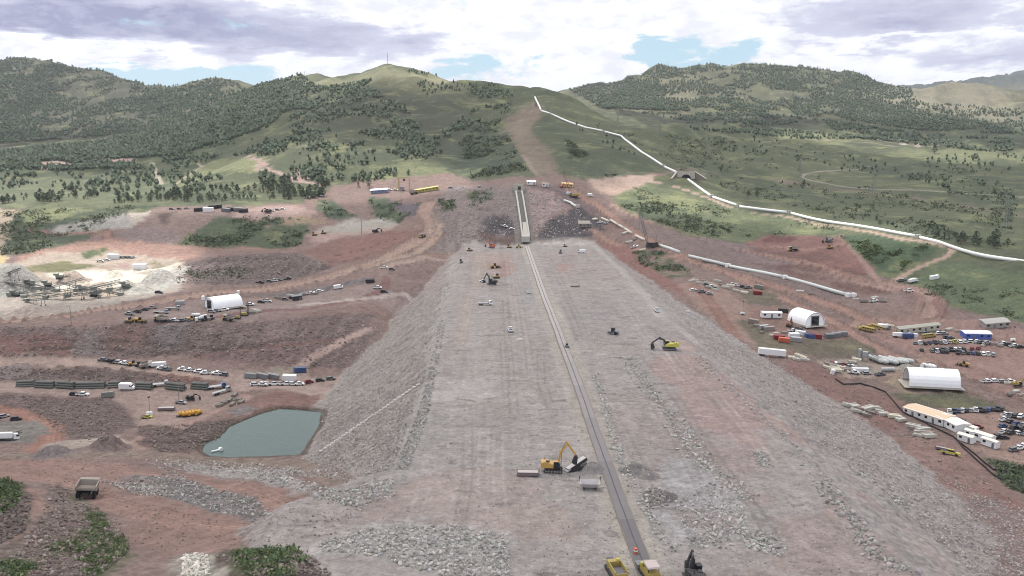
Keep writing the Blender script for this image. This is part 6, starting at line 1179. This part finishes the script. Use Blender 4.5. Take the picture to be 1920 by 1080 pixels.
place('boxt', tractor_trailer(), 1612, 699, 3, 'white box trailer in the batching yard', None, 'trailer', sc_=.62); row(1850,717,1866,716,'Ww',0,'of the pair by the right edge above the road','vehicles by the right edge above the road'); row(1880,717,1893,717,'sW',0,'in the second pair by the right edge above the road','vehicles by the right edge above the road'); place('ex5', excavator(YEL, 3.6, 4.5, 6, 2.5, 5.6, .6), 1908, 724, 0, 'small yellow excavator at the right frame edge', None, 'excavator', sc_=.7)
row(1880,646,1912,652,'WkWk',10,'in the short row at the right edge, upper yard','vehicles at the right edge of the upper yard'); place('lt', light_tower, 1899, 640, 0, 'white light tower at the right edge of the upper yard', None, 'light tower')
place('carpickupyellow', car('pickup', 'yellow'), 1782, 853, -35, 'bright yellow pickup on the red slope below the offices', None, sc_=1.1); place('skt', skip, 1768, 844, -35, 'dark flat bin coupled behind the bright yellow pickup', None, 'bin', sc_=.8)
# container yard round the second tent
for i, (u, v, mt, hd, tx) in enumerate(((1518,634,BLUE,2,'blue container, leftmost below the second tent'), (1530,634,DRED,2,'dark red container below the second tent'), (1554,633,GRY,14,'grey container, right of the dark red one'), (1566,631,STL,14,'steel grey container, second from the right end of the row'), (1578,629,STL,14,'steel grey container, right end of the row'), (1460,636,DRED,5,'red container at the lower left of the yard'), (1469,641,ORG,0,'orange container at the lower left corner of the yard'),
                                       (1488,632,WHT,10,'white container below the left end of the second tent'), (1492,640,SIL,-10,'silver container below the white one in the yard'), (1413,606,CRM,-30,'cream container on the upper left edge of the yard'), (1442,620,CRM,0,'cream container in the middle left of the yard'), (1432,617,SIL,20,'silver container left of the cream one in the yard'), (1500,628,WHT,5,'white container next to the tent door side'), (1468,586,DRK,8,'dark container behind the second tent'))):
    place('ct%d' % id(mt), container(mt), u, v, hd, tx, 'containers around the second tent', 'container', sc_=.85)
row(1496,618,1500,620,'kG',20,'on the shaded left side of the second tent','vehicles by the second tent'); place('ex6', excavator(RST, 3.6, 5, 6, 2.5, 5.6, .6), 1480, 612, 60, 'rust brown excavator left of the second tent', None, 'excavator', sc_=.8)
k_ = 0
for (pts, kinds, where, grp) in (([(1590,762),(1600,764),(1610,768),(1614,776),(1626,768),(1634,775),(1640,766),(1648,772),(1656,778),(1665,780),(1676,783),(1688,789),(1622,780),(1604,772)], (0,0,3,1,0,2,0), 'on the red slope left of the offices', 'material stacks left of the offices'), ([(1712,802),(1718,806),(1724,812),(1730,808),(1736,816),(1742,820),(1722,818)], (0,3,0), 'in the small heap below the silt fence', 'material stacks below the silt fence'),
                                 ([(1550,690),(1556,686),(1563,690),(1570,685),(1577,690),(1584,694),(1590,688),(1596,683),(1566,696),(1580,683),(1573,694),(1555,682)], (1,3,0,2), 'in the yard left of the batching plant', 'material stacks in the batching yard'), ([(1296,528),(1304,526),(1312,532),(1320,528),(1328,533),(1336,538),(1345,528),(1352,535),(1360,540),(1368,537),(1340,544),(1326,540),(1380,546),(1395,550)], (0,1,0,3), 'in the dump of timber and forms right of the dam', 'material stacks right of the dam'),
                                 ([(1484,672),(1492,675),(1500,671),(1508,676)], (1,0), 'on the track right of the white trailer', 'material stacks right of the white trailer'), ([(1640,560),(1655,566),(1500,548),(1520,552),(1605,562),(1620,566)], (0,2), 'along the lower side of the grey pipeline', 'material stacks below the grey pipeline'),
                                 ([(1115,412),(1172,438),(1190,450),(1205,470),(1180,455),(1230,476)], (1,0,2), 'on the far right abutment', 'material stacks on the far right abutment'), ([(470,588),(480,585),(500,565),(520,560),(545,556),(570,553),(590,552)], (2,0,3), 'on the rocky strip right of the first tent', 'material stacks right of the first tent')):
    for j, (u, v) in enumerate(pts):
        kd = kinds[j % len(kinds)]; place('pal%d' % kd, pallet(kd, 5 if kd != 2 else 4), u, v, rng.uniform(-40, 40), '%s stack lying %s' % (('pale grey', 'cream', 'dark', 'brown')[kd], where), grp, 'stack', sc_=rng.uniform(.75, 1.15))
# more parked vehicles and clutter in the right-hand yards
row(1560,682,1598,690,'rwgRsW',40,'of the loose group at the left of the batching yard','vehicles at the left of the batching yard'); row(1486,622,1508,626,'WkwG',20,'between the containers and the second tent','vehicles between containers and tent')
row(1735,627,1770,627,'gkWs',0,'right behind the long grey shed','vehicles behind the long grey shed'); row(1812,641,1850,644,'kwWgs',10,'below the blue shelter','vehicles below the blue shelter'); row(1882,812,1922,816,'WkwS',30,'at the right edge, lowest line','vehicles at the right edge of the lower car park'); row(1300,545,1330,552,'wGs',20,'at the lower side of the dump right of the dam','vehicles below the dump right of the dam')
row(1372,535,1402,541,'WwkG',10,'at the upper side of the dump right of the dam','vehicles above the dump right of the dam'); row(1600,700,1650,704,'WsG',5,'on the track below the batching yard','vehicles below the batching yard')
for j, (u, v) in enumerate(((1845,648),(1862,646),(1875,650),(1890,720),(1905,735),(1915,742),(1895,741),(1668,612),(1780,619),(1795,622),(1600,672),(1606,676),(1598,680),(1420,612),(1428,624),(1448,630),(1455,626),(1470,624))):
    kd = (0, 3, 2, 1)[j % 4]; place('pal%d' % kd, pallet(kd), u, v, rng.uniform(-40, 40), '%s stack lying loose among the right-hand yards' % ('pale grey', 'cream', 'dark', 'brown')[kd], 'loose stacks in the right-hand yards', 'stack', sc_=rng.uniform(.6, .95))
# trucks on the red terraces at right
place('haulx', dumper, 1487, 471, 185, 'dump truck alone on the red terrace under the pipeline', None, 'dump truck', sc_=.8); place('ex7', excavator(GRY, 3.6, 5, 6, 2.5, 5.6, .6), 1554, 454, 200, 'grey excavator on top of the red terrace', None, 'excavator', sc_=.9); place('doz', None, 1556, 466, 20, 'bulldozer below the grey excavator on the red terrace', None, 'bulldozer', sc_=.9)
row(1688,528,1694,526,'Gs',20,'at the foot of the green wedge','vehicles at the foot of the green wedge'); place('flatw', None, 1712, 530, 30, 'white box truck at the foot of the green wedge', None, 'truck', sc_=.9); place('contw', None, 1752, 523, 5, 'white container at the edge of the right-hand grass', None, 'container', sc_=.9); place('carpickupwhite', None, 1704, 547, 0, 'white pickup just below the road fork', None); place('carpickupwhite', None, 1638, 566, 10, 'white pickup past the end of the grey pipeline', None)
row(1325,536,1340,542,'kWg',10,'in the dump right of the dam','vehicles in the dump right of the dam'); place('contg', container(GRN), 1422, 541, -20, 'green container at the right end of the dump', None, 'container', sc_=.9); place('ct%d' % id(DRED), None, 1420, 552, 5, 'red container below the green one', None, 'container', sc_=.85); place('carpickupwhite', None, 1190, 464, 0, 'white pickup left of the dark crane', None); place('carvanwhite', car('van', 'white'), 1068, 365, 20, 'white van beside the tan crane', None); place('carvanwhite', None, 1107, 368, 10, 'white van right of the tan crane', None); place('stoneX', None, 1290, 585, 0, 'low pale block on the red road right of the dam', None, 'concrete block', sc_=1.2)
place('lt', None, 1392, 590, 0, 'white light tower on the track corner left of the container yard', None, 'light tower'); row(1125,418,1136,420,'Ws',20,'at the top of the pipe line','vehicles at the top of the pipe line')
# ================================================================== left-hand side
for i, (u0, u1, v) in enumerate(((36,67,724), (69,104,725), (108,142,726), (146,199,727), (208,228,726), (255,287,728), (312,348,729), (360,392,728))):
    p, q = GP(u0, v), GP(u1, v); L_ = (q-p).length; place('ps%d' % i, pipe_stack(L_), (u0+u1)/2, v, 0, 'long dark pipe stack, %s in the line on the left yard' % ORD[i], 'dark pipe stacks on the left yard', 'pipe stack', sc_=1)
place('carvanwhite', None, 239, 730, 0, 'white van among the dark pipe stacks', None, sc_=1.15); place('flats', flatbed('silver', False), 300, 724, 25, 'silver flatbed truck between two dark pipe stacks', None, 'truck', sc_=.9)
place('boxt', None, 296, 688, 3, 'white box trailer on the road above the pipe stacks', None, 'trailer', sc_=.62); row(305,692,312,694,'WG',170,'in front of the white box trailer','vehicles in front of the box trailer'); place('haulx', None, 276, 689, 10, 'dump truck left of the white box trailer', None, 'dump truck', sc_=.62); row(344,694,356,696,'WW',175,'on the road right of the box trailer','vehicles on the road right of the box trailer'); row(372,698,386,701,'wW',175,'further right along the same road','vehicles further right along the road'); row(408,702,420,704,'W.g',175,'before the road turns into the lower yard','vehicles before the lower yard'); row(192,676,234,683,'gksW',175,'of the parked line at the left end of the road','vehicles at the left end of the road'); place('ldr', None, 252, 685, 0, 'yellow wheel loader on the left end of the road', None, 'wheel loader', sc_=.7); place('rol', None, 262, 687, 0, 'roller right of the yellow loader on the road', None, 'roller', sc_=.8)
for i in range(3): place('ctlong', container(STL), 470+i*21, 709+i*.3, 0, 'long grey container with dark openings, %s by the road junction' % ORD[i], 'grey containers by the road junction', 'container', sc_=.85)
place('ct%d' % id(WHT), None, 543, 713, 0, 'white container with red end at the road junction', None, 'container', sc_=1.0); place('ct%d' % id(BLUE), None, 562, 698, 30, 'blue container on the road behind the junction', None, 'container', sc_=.9); row(478,723,560,722,'wWwWsWwW',20,'of the line above the pond','vehicles parked above the pond'); row(580,718,620,712,'rkg',20,'on the road right of the pond line','vehicles right of the pond line')
place('flatb', flatbed('blue', False), 408, 728, 20, 'blue flatbed truck at the right end of the pipe stacks', None, 'truck', sc_=.9); place('flats', None, 418, 737, 20, 'silver flatbed truck by the pond road', None, 'truck', sc_=.9)
for i in range(6): place('pmp', pump_set, 340+i*6.4, 781-i*.9+(i % 2)*1.5, rng.uniform(0, 90), 'bright yellow-orange pump unit, %s in the cluster left of the pond' % ORD[i], 'yellow-orange pumps left of the pond', 'pump', sc_=.85)
place('lt', None, 280, 779, 0, 'white light tower left of the dark trough', None, 'light tower'); place('carpickupyellow', None, 276, 784, 0, 'yellow pickup by the white light tower on the left yard', None, sc_=.75); place('sk3', skip, 312, 769, 15, 'long dark trough on the left yard', None, 'bin', sc_=1.0); place('carpickupsilver', car('pickup', 'silver'), 339, 757, 0, 'silver pickup in the middle of the left yard', None, sc_=.8); place('polez', pole(8, False), 336, 757, 0, 'thin pole beside the silver pickup on the left yard', None, 'pole'); place('ex8', excavator(DRK, 3.6, 4, 6, 2.5, 5.6, .6), 358, 750, 20, 'dark excavator on the left yard', None, 'excavator', sc_=.6)
for i, (u, v) in enumerate(((412,762),(420,757),(430,752),(436,760),(446,752),(440,742),(452,756))): place('pal2', pallet(2, 4), u, v, rng.uniform(0, 90), 'dark heap of gear, one of several on the bank above the pond', 'dark gear on the bank above the pond', 'stack', sc_=.85)
row(140,741,155,742,'kW',0,'at the edge of the left yard','vehicles at the edge of the left yard'); place('contg', None, 203, 744, 0, 'green container at the edge of the left yard', None, 'container', sc_=.8); row(8,783,30,788,'sk',35,'in the bay at the left frame edge','vehicles in the bay at the left edge'); place('flatw', None, 12, 826, 35, 'white box truck at the left frame edge', None, 'truck', sc_=.9); place('conv2', conveyor(9, 3), 24, 822, 30, 'small pale conveyor by the white box truck at the left edge', None, 'conveyor', sc_=.7)
# bench with the first tent
row(243,590,286,579,'SkkS',170,'of the line left of the first tent','vehicles left of the first tent'); place('flats', None, 302, 588, 8, 'silver flatbed truck on the bench left of the first tent', None, 'truck', sc_=.9); place('flats', None, 325, 581, 8, 'silver flatbed truck nearest the first tent', None, 'truck', sc_=.9); place('doz', None, 243, 604, 160, 'bulldozer at the left end of the bench edge', None, 'bulldozer', sc_=.9); place('ldr', None, 263, 604, 0, 'wheel loader, second machine along the bench edge', None, 'wheel loader', sc_=.8)
place('haulx', None, 301, 603, 170, 'yellow-fronted dump truck on the bench edge', None, 'dump truck', sc_=.7); row(318,603,350,601,'gWgs',160,'of the line on the bench edge','vehicles on the bench edge'); place('ldr', None, 360, 601, 30, 'wheel loader right of the car line on the bench edge', None, 'wheel loader', sc_=.75); place('mix', None, 368, 596, 150, 'white mixer truck on the bench edge', None, 'mixer truck', sc_=.7); place('mix', None, 378, 601, 200, 'white mixer truck, front one on the bench edge', None, 'mixer truck', sc_=.75); place('rol', None, 386, 601, 20, 'roller right of the mixer trucks', None, 'roller', sc_=.9); place('rol', None, 397, 599, 80, 'roller at the right end of the machine line', None, 'roller', sc_=.8)
place('haulx', None, 428, 601, 180, 'tan dump truck at the right end of the bench edge', None, 'dump truck', sc_=.65); place('drl', drill_rig, 446, 598, 0, 'drill rig with short mast at the right end of the bench', None, 'drill rig', sc_=.6); place('drl', None, 459, 592, 0, 'drill rig standing nearest the tent road', None, 'drill rig', sc_=.7); row(396,586,420,583,'ssW',10,'in front of the first tent','vehicles in front of the first tent'); row(446,577,500,566,'g.W.kW',15,'on the road right of the first tent','vehicles right of the first tent')
place('wt', None, 381, 562, 0, 'white tank behind the left end of the first tent', None, 'tank', sc_=.5); place('wt', None, 447, 551, 0, 'white tank behind the right end of the first tent', None, 'tank', sc_=.45); place('ctst', container(SIL), 338, 571, 5, 'pale container on posts left of the first tent', None, 'container', sc_=.8)
place('hut', office(7, 7, GRY, DRK), 557, 562, 20, 'small dark hut with steep grey roof on the bench', None, 'hut', sc_=.8); row(535,563,548,560,'gk',0,'left of the small dark hut','vehicles left of the dark hut'); row(583,551,600,547,'W.w',10,'right of the small dark hut','vehicles right of the dark hut'); place('carvanwhite', None, 635, 541, 10, 'white van on the bench near the dark block', None); place('ct%d' % id(DRK), None, 694, 530, 5, 'dark container alone near the left rim of the dam', None, 'container', sc_=.9); row(708,541,720,548,'Wk',0,'by the lone dark container','vehicles by the lone dark container'); row(720,503,735,506,'Wg',0,'above the lone dark container','vehicles above the dark container')
row(488,531,540,524,'K.gWg.K',10,'on the long haul road below the red cut','vehicles on the long haul road'); place('haulx', None, 792, 445, 240, 'dump truck on the haul road above the dam', None, 'dump truck', sc_=.7)
place('polez', None, 678, 440, 0, 'tall pale pole on the fan of pale ground', None, 'pole', sc_=1.6); place('ex8', None, 705, 436, 0, 'dark excavator on the rim of the red cut', None, 'excavator', sc_=.8); place('doz', None, 590, 441, 0, 'bulldozer, left one on the pale ground above the red cut', None, 'bulldozer', sc_=.9); place('doz', None, 607, 438, 0, 'bulldozer, right one on the pale ground above the red cut', None, 'bulldozer', sc_=.9)
row(500,397,530,393,'gWgw',5,'on the upper terrace below the trees','vehicles on the upper terrace'); place('ex8', None, 503, 399, 170, 'dark excavator at the left end of the upper terrace vehicles', None, 'excavator', sc_=.9); row(576,371,600,368,'WwW',10,'on the dirt track above the upper terrace','vehicles on the track above the terrace')
place('contw', None, 391, 397, 0, 'white container among the dark boxes on the upper left terrace', None, 'container', sc_=1.4)
for i, (u, v, k) in enumerate(((400,391,0), (408,390,0), (424,397,1), (434,395,0), (447,396,1), (457,398,0), (380,395,1), (372,396,0))): place(('ct%d' % id(DRK)) if k == 0 else ('ct%d' % id(GRY)), container(DRK if k == 0 else GRY), u, v, rng.uniform(-20, 20), '%s container, %s from the left end of the upper left terrace line' % ('dark' if k == 0 else 'grey', ('third', 'fourth', 'fifth', 'sixth', 'seventh', 'eighth', 'second', 'first')[i]), 'boxes on the upper left terrace', 'container', sc_=1.2)
row(322,393,350,392,'gkg',0,'at the left end of the upper left terrace','vehicles at the left end of the upper terrace')
# quarry plant
for i, (u, v, hd, L_, hh) in enumerate(((60,556,8,26,5), (95,560,10,30,6), (130,562,2,28,6), (150,552,170,26,7), (40,545,175,22,5), (185,548,15,26,7), (210,545,5,22,6), (120,545,20,24,7), (75,548,165,26,6), (165,560,4,24,5), (198,556,175,20,5), (22,525,-38,26,8), (230,547,5,16,3), (70,572,-35,24,5))):
    place('cv%d_%d' % (L_, hh), conveyor(L_, hh), u, v, hd, 'quarry conveyor, one of the tangle on the bright crusher floor' if i not in (11, 13) else ('long conveyor climbing the grey stockpile at the left edge' if i == 11 else 'conveyor below the tangle reaching down toward the road'), 'conveyors on the crusher floor' if i not in (11, 13) else None, 'conveyor')
for i, (u, v, hd) in enumerate(((112,524,5), (155,545,20), (176,556,170), (30,556,0), (58,535,10), (236,540,0), (90,538,0))): place('crush', crusher, u, v, hd, 'grey-green tracked crusher, %s' % ('highest one on the bright floor', 'one in the middle of the conveyors', 'one at the front of the conveyors', 'leftmost one', 'one left of the highest crusher', 'rightmost one at the end of the conveyors', 'one between the highest crusher and the conveyors')[i], 'crushers on the quarry floor', 'crusher', sc_=.66)
place('ct%d' % id(WHT), None, 263, 505, 0, 'white container on the upper quarry floor', None, 'container', sc_=1.5); place('contw', None, 213, 485, 3, 'white container beside the parked quarry vehicles', None, 'container', sc_=1.3); row(228,484,250,484,'gkgs',0,'on the upper quarry ledge','vehicles on the quarry ledge'); row(188,491,200,489,'WW',10,'left of the white quarry container','vehicles left of the quarry container'); place('carcarblack', car('car', 'black'), 298, 550, 0, 'black car on the grey slope right of the quarry', None); place('polez', None, 134, 612, 0, 'tall pole on the bank edge below the long road', None, 'pole', sc_=1.3); place('polez', None, 128, 585, 0, 'short pole beside the long road', None, 'pole', sc_=.5)
# far terrace
row(730,357,742,357,'Ww',0,'right of the white and blue building','vehicles on the far terrace'); place('haulx', None, 776, 364, 30, 'dump truck below the yellow gantry', None, 'dump truck', sc_=.8); row(845,353,900,351,'g.w..s',0,'right of the long yellow building','vehicles right of the yellow building'); place('ex4', None, 1053, 352, 0, 'orange excavator by the tan hut', None, 'excavator', sc_=.6); row(945,425,960,430,'W.w',10,'on the left side of the trench foot','vehicles left of the trench foot')

for o in bpy.data.objects:
    lb_ = o.get('label')
    if lb_ and len(lb_.split()) > 16: o['label'] = ' '.join(lb_.replace(', one of', ', of').split()[:16]); print('LONG', lb_)
# ================================================================== cloud deck out of view, shaped to cast the cloud shadows, and the air
def build_clouds():
    ZC = 950.0; xs = np.arange(-2600, 2400, 26.0); ys = np.arange(-700, 3300, 26.0); CX, CY = np.meshgrid(xs, ys)
    def holes(pts):
        o = []
        for u, v in pts:
            x, y = G(u, v); z = zat(x, y); t = (ZC-z)/SUN.z; o.append((x+SUN.x*t, y+SUN.y*t))
        return np.array(o)
    def outline(pts): return np.array([(x+SUN.x*ZC/SUN.z, y+SUN.y*ZC/SUN.z) for x, y in pts])
    def sd(c):
        m, _, ins = segd(CX, CY, c, True); return np.where(ins, 1, -1)*m
    wob = fbm(CX/160, CY/160, 4, 101)*75
    body = sd(outline([(-950, -200), (1100, -200), (1250, 600), (1150, 1400), (1000, 2000), (560, 1950), (420, 1560), (100, 1500), (-40, 1440), (-330, 1500), (-470, 1330), (-500, 1180), (-640, 1080), (-1000, 900)]))
    body = body+wob*.7
    for hp in ([(-200, 466), (60, 466), (200, 462), (330, 462), (352, 495), (310, 545), (200, 558), (-200, 575)], [(-300, 335), (200, 322), (450, 300), (570, 262), (700, 280), (880, 322), (850, 352), (640, 378), (500, 395), (300, 398), (120, 400), (-300, 430)],
               [(1150, 350), (1200, 336), (1290, 350), (1360, 378), (1400, 400), (1340, 412), (1230, 408), (1160, 392)], [(1440, 250), (1560, 246), (1700, 268), (1920, 285), (2100, 290), (2100, 312), (1800, 305), (1600, 278)], [(1470, 400), (1620, 420), (1710, 436), (1700, 450), (1600, 444), (1480, 424)]):
        body = np.minimum(body, -sd(holes(hp))+wob*.2)
    # a second, small cloud darkens the foot of the far left hill
    d2 = np.minimum(sd(holes([(-300, 225), (100, 238), (240, 236), (262, 248), (120, 268), (-300, 285)])), 60)+wob*.3
    d3 = np.minimum(sd(holes([(1150, 208), (1280, 212), (1500, 222), (1560, 232), (1400, 245), (1200, 235)])), 60)+wob*.3
    for nm, d, lb in (('clouds', body, 'broken cloud deck out of view, shaped to cast the cloud shadows on the valley'), ('clouds', d2, 'small cloud out of view, placed to shade the foot of the far left hill'), ('clouds', d3, 'small cloud out of view, placed to shade the right-hand meadows')):
        m = d > 0; th = 8+70*sst(d, 0, 260)+fbm(CX/90, CY/90, 4, 107)*26*sst(d, 0, 120); n0 = CX.size; idx = np.arange(n0).reshape(CX.shape)
        up = np.stack([CX, CY, ZC+th*1.5], -1).reshape(-1, 3); dn = np.stack([CX, CY, ZC-th*.4], -1).reshape(-1, 3)
        q = m[:-1, :-1] & m[1:, :-1] & m[:-1, 1:] & m[1:, 1:]
        a, b, c, e = idx[:-1, :-1][q], idx[:-1, 1:][q], idx[1:, 1:][q], idx[1:, :-1][q]
        f1 = np.stack([a, b, c, e], -1); f2 = np.stack([a, e, c, b], -1)+n0; fs = [f1, f2]
        qp = np.pad(q, 1)
        for (dy, dx, i0, i1) in ((0, -1, (0, 0), (1, 0)), (0, 1, (1, 1), (0, 1)), (-1, 0, (0, 1), (0, 0)), (1, 0, (1, 0), (1, 1))):
            edge = q & ~qp[1+dy:qp.shape[0]-1+dy, 1+dx:qp.shape[1]-1+dx]; jj, ii = np.nonzero(edge)
            v0 = idx[jj+i0[0], ii+i0[1]]; v1 = idx[jj+i1[0], ii+i1[1]]; fs.append(np.stack([v0, v1, v1+n0, v0+n0], -1))
        f = np.concatenate(fs); used = np.unique(f); rm = np.zeros(2*n0, int); rm[used] = np.arange(len(used))
        me = np_mesh('clouds', np.concatenate([up, dn])[used], rm[f].ravel(), 4, None, True)
        mt = bpy.data.materials.get('cloud vapour')
        if not mt:
            mt, T, b_ = newmat('cloud vapour'); T.n.remove(b_); out = [k for k in T.n if k.type == 'OUTPUT_MATERIAL'][0]
            tr = T.new('ShaderNodeBsdfTransparent'); tl = T.new('ShaderNodeBsdfTranslucent'); tl.inputs[0].default_value = (.98, .97, .94, 1); tr.inputs[0].default_value = (.97, .97, .96, 1)
            mx = T.new('ShaderNodeMixShader'); mx.inputs[0].default_value = CLOUD_MIX; T.l.new(tr.outputs[0], mx.inputs[1]); T.l.new(tl.outputs[0], mx.inputs[2]); T.l.new(mx.outputs[0], out.inputs[0])
        tag(link(nm, me, mat=mt), kind='stuff', label=lb)
CLOUD_MIX = 0.50
build_clouds()
def build_haze():
    x0, x1, y0, y1, z0, z1 = -9000, 9000, -120, 11500, float(Z.min())-3, float(max(Z.max(), H))+12
    v = [(x, y, z) for x in (x0, x1) for y in (y0, y1) for z in (z0, z1)]; me = bpy.data.meshes.new('haze')
    me.from_pydata(v, [], [(0, 1, 3, 2), (4, 6, 7, 5), (0, 4, 5, 1), (2, 3, 7, 6), (0, 2, 6, 4), (1, 5, 7, 3)])
    m, T, b = newmat('haze'); T.n.remove(b); out = [k for k in T.n if k.type == 'OUTPUT_MATERIAL'][0]
    pv = T.new('ShaderNodeVolumePrincipled'); pv.inputs['Color'].default_value = (.80, .86, 1, 1); pv.inputs['Density'].default_value = HAZE; pv.inputs['Anisotropy'].default_value = .2
    T.l.new(pv.outputs[0], out.inputs['Volume']); tag(link('haze', me, mat=m), kind='stuff', label='thin bluish air over the valley')
HAZE = 5.5e-5
build_haze()
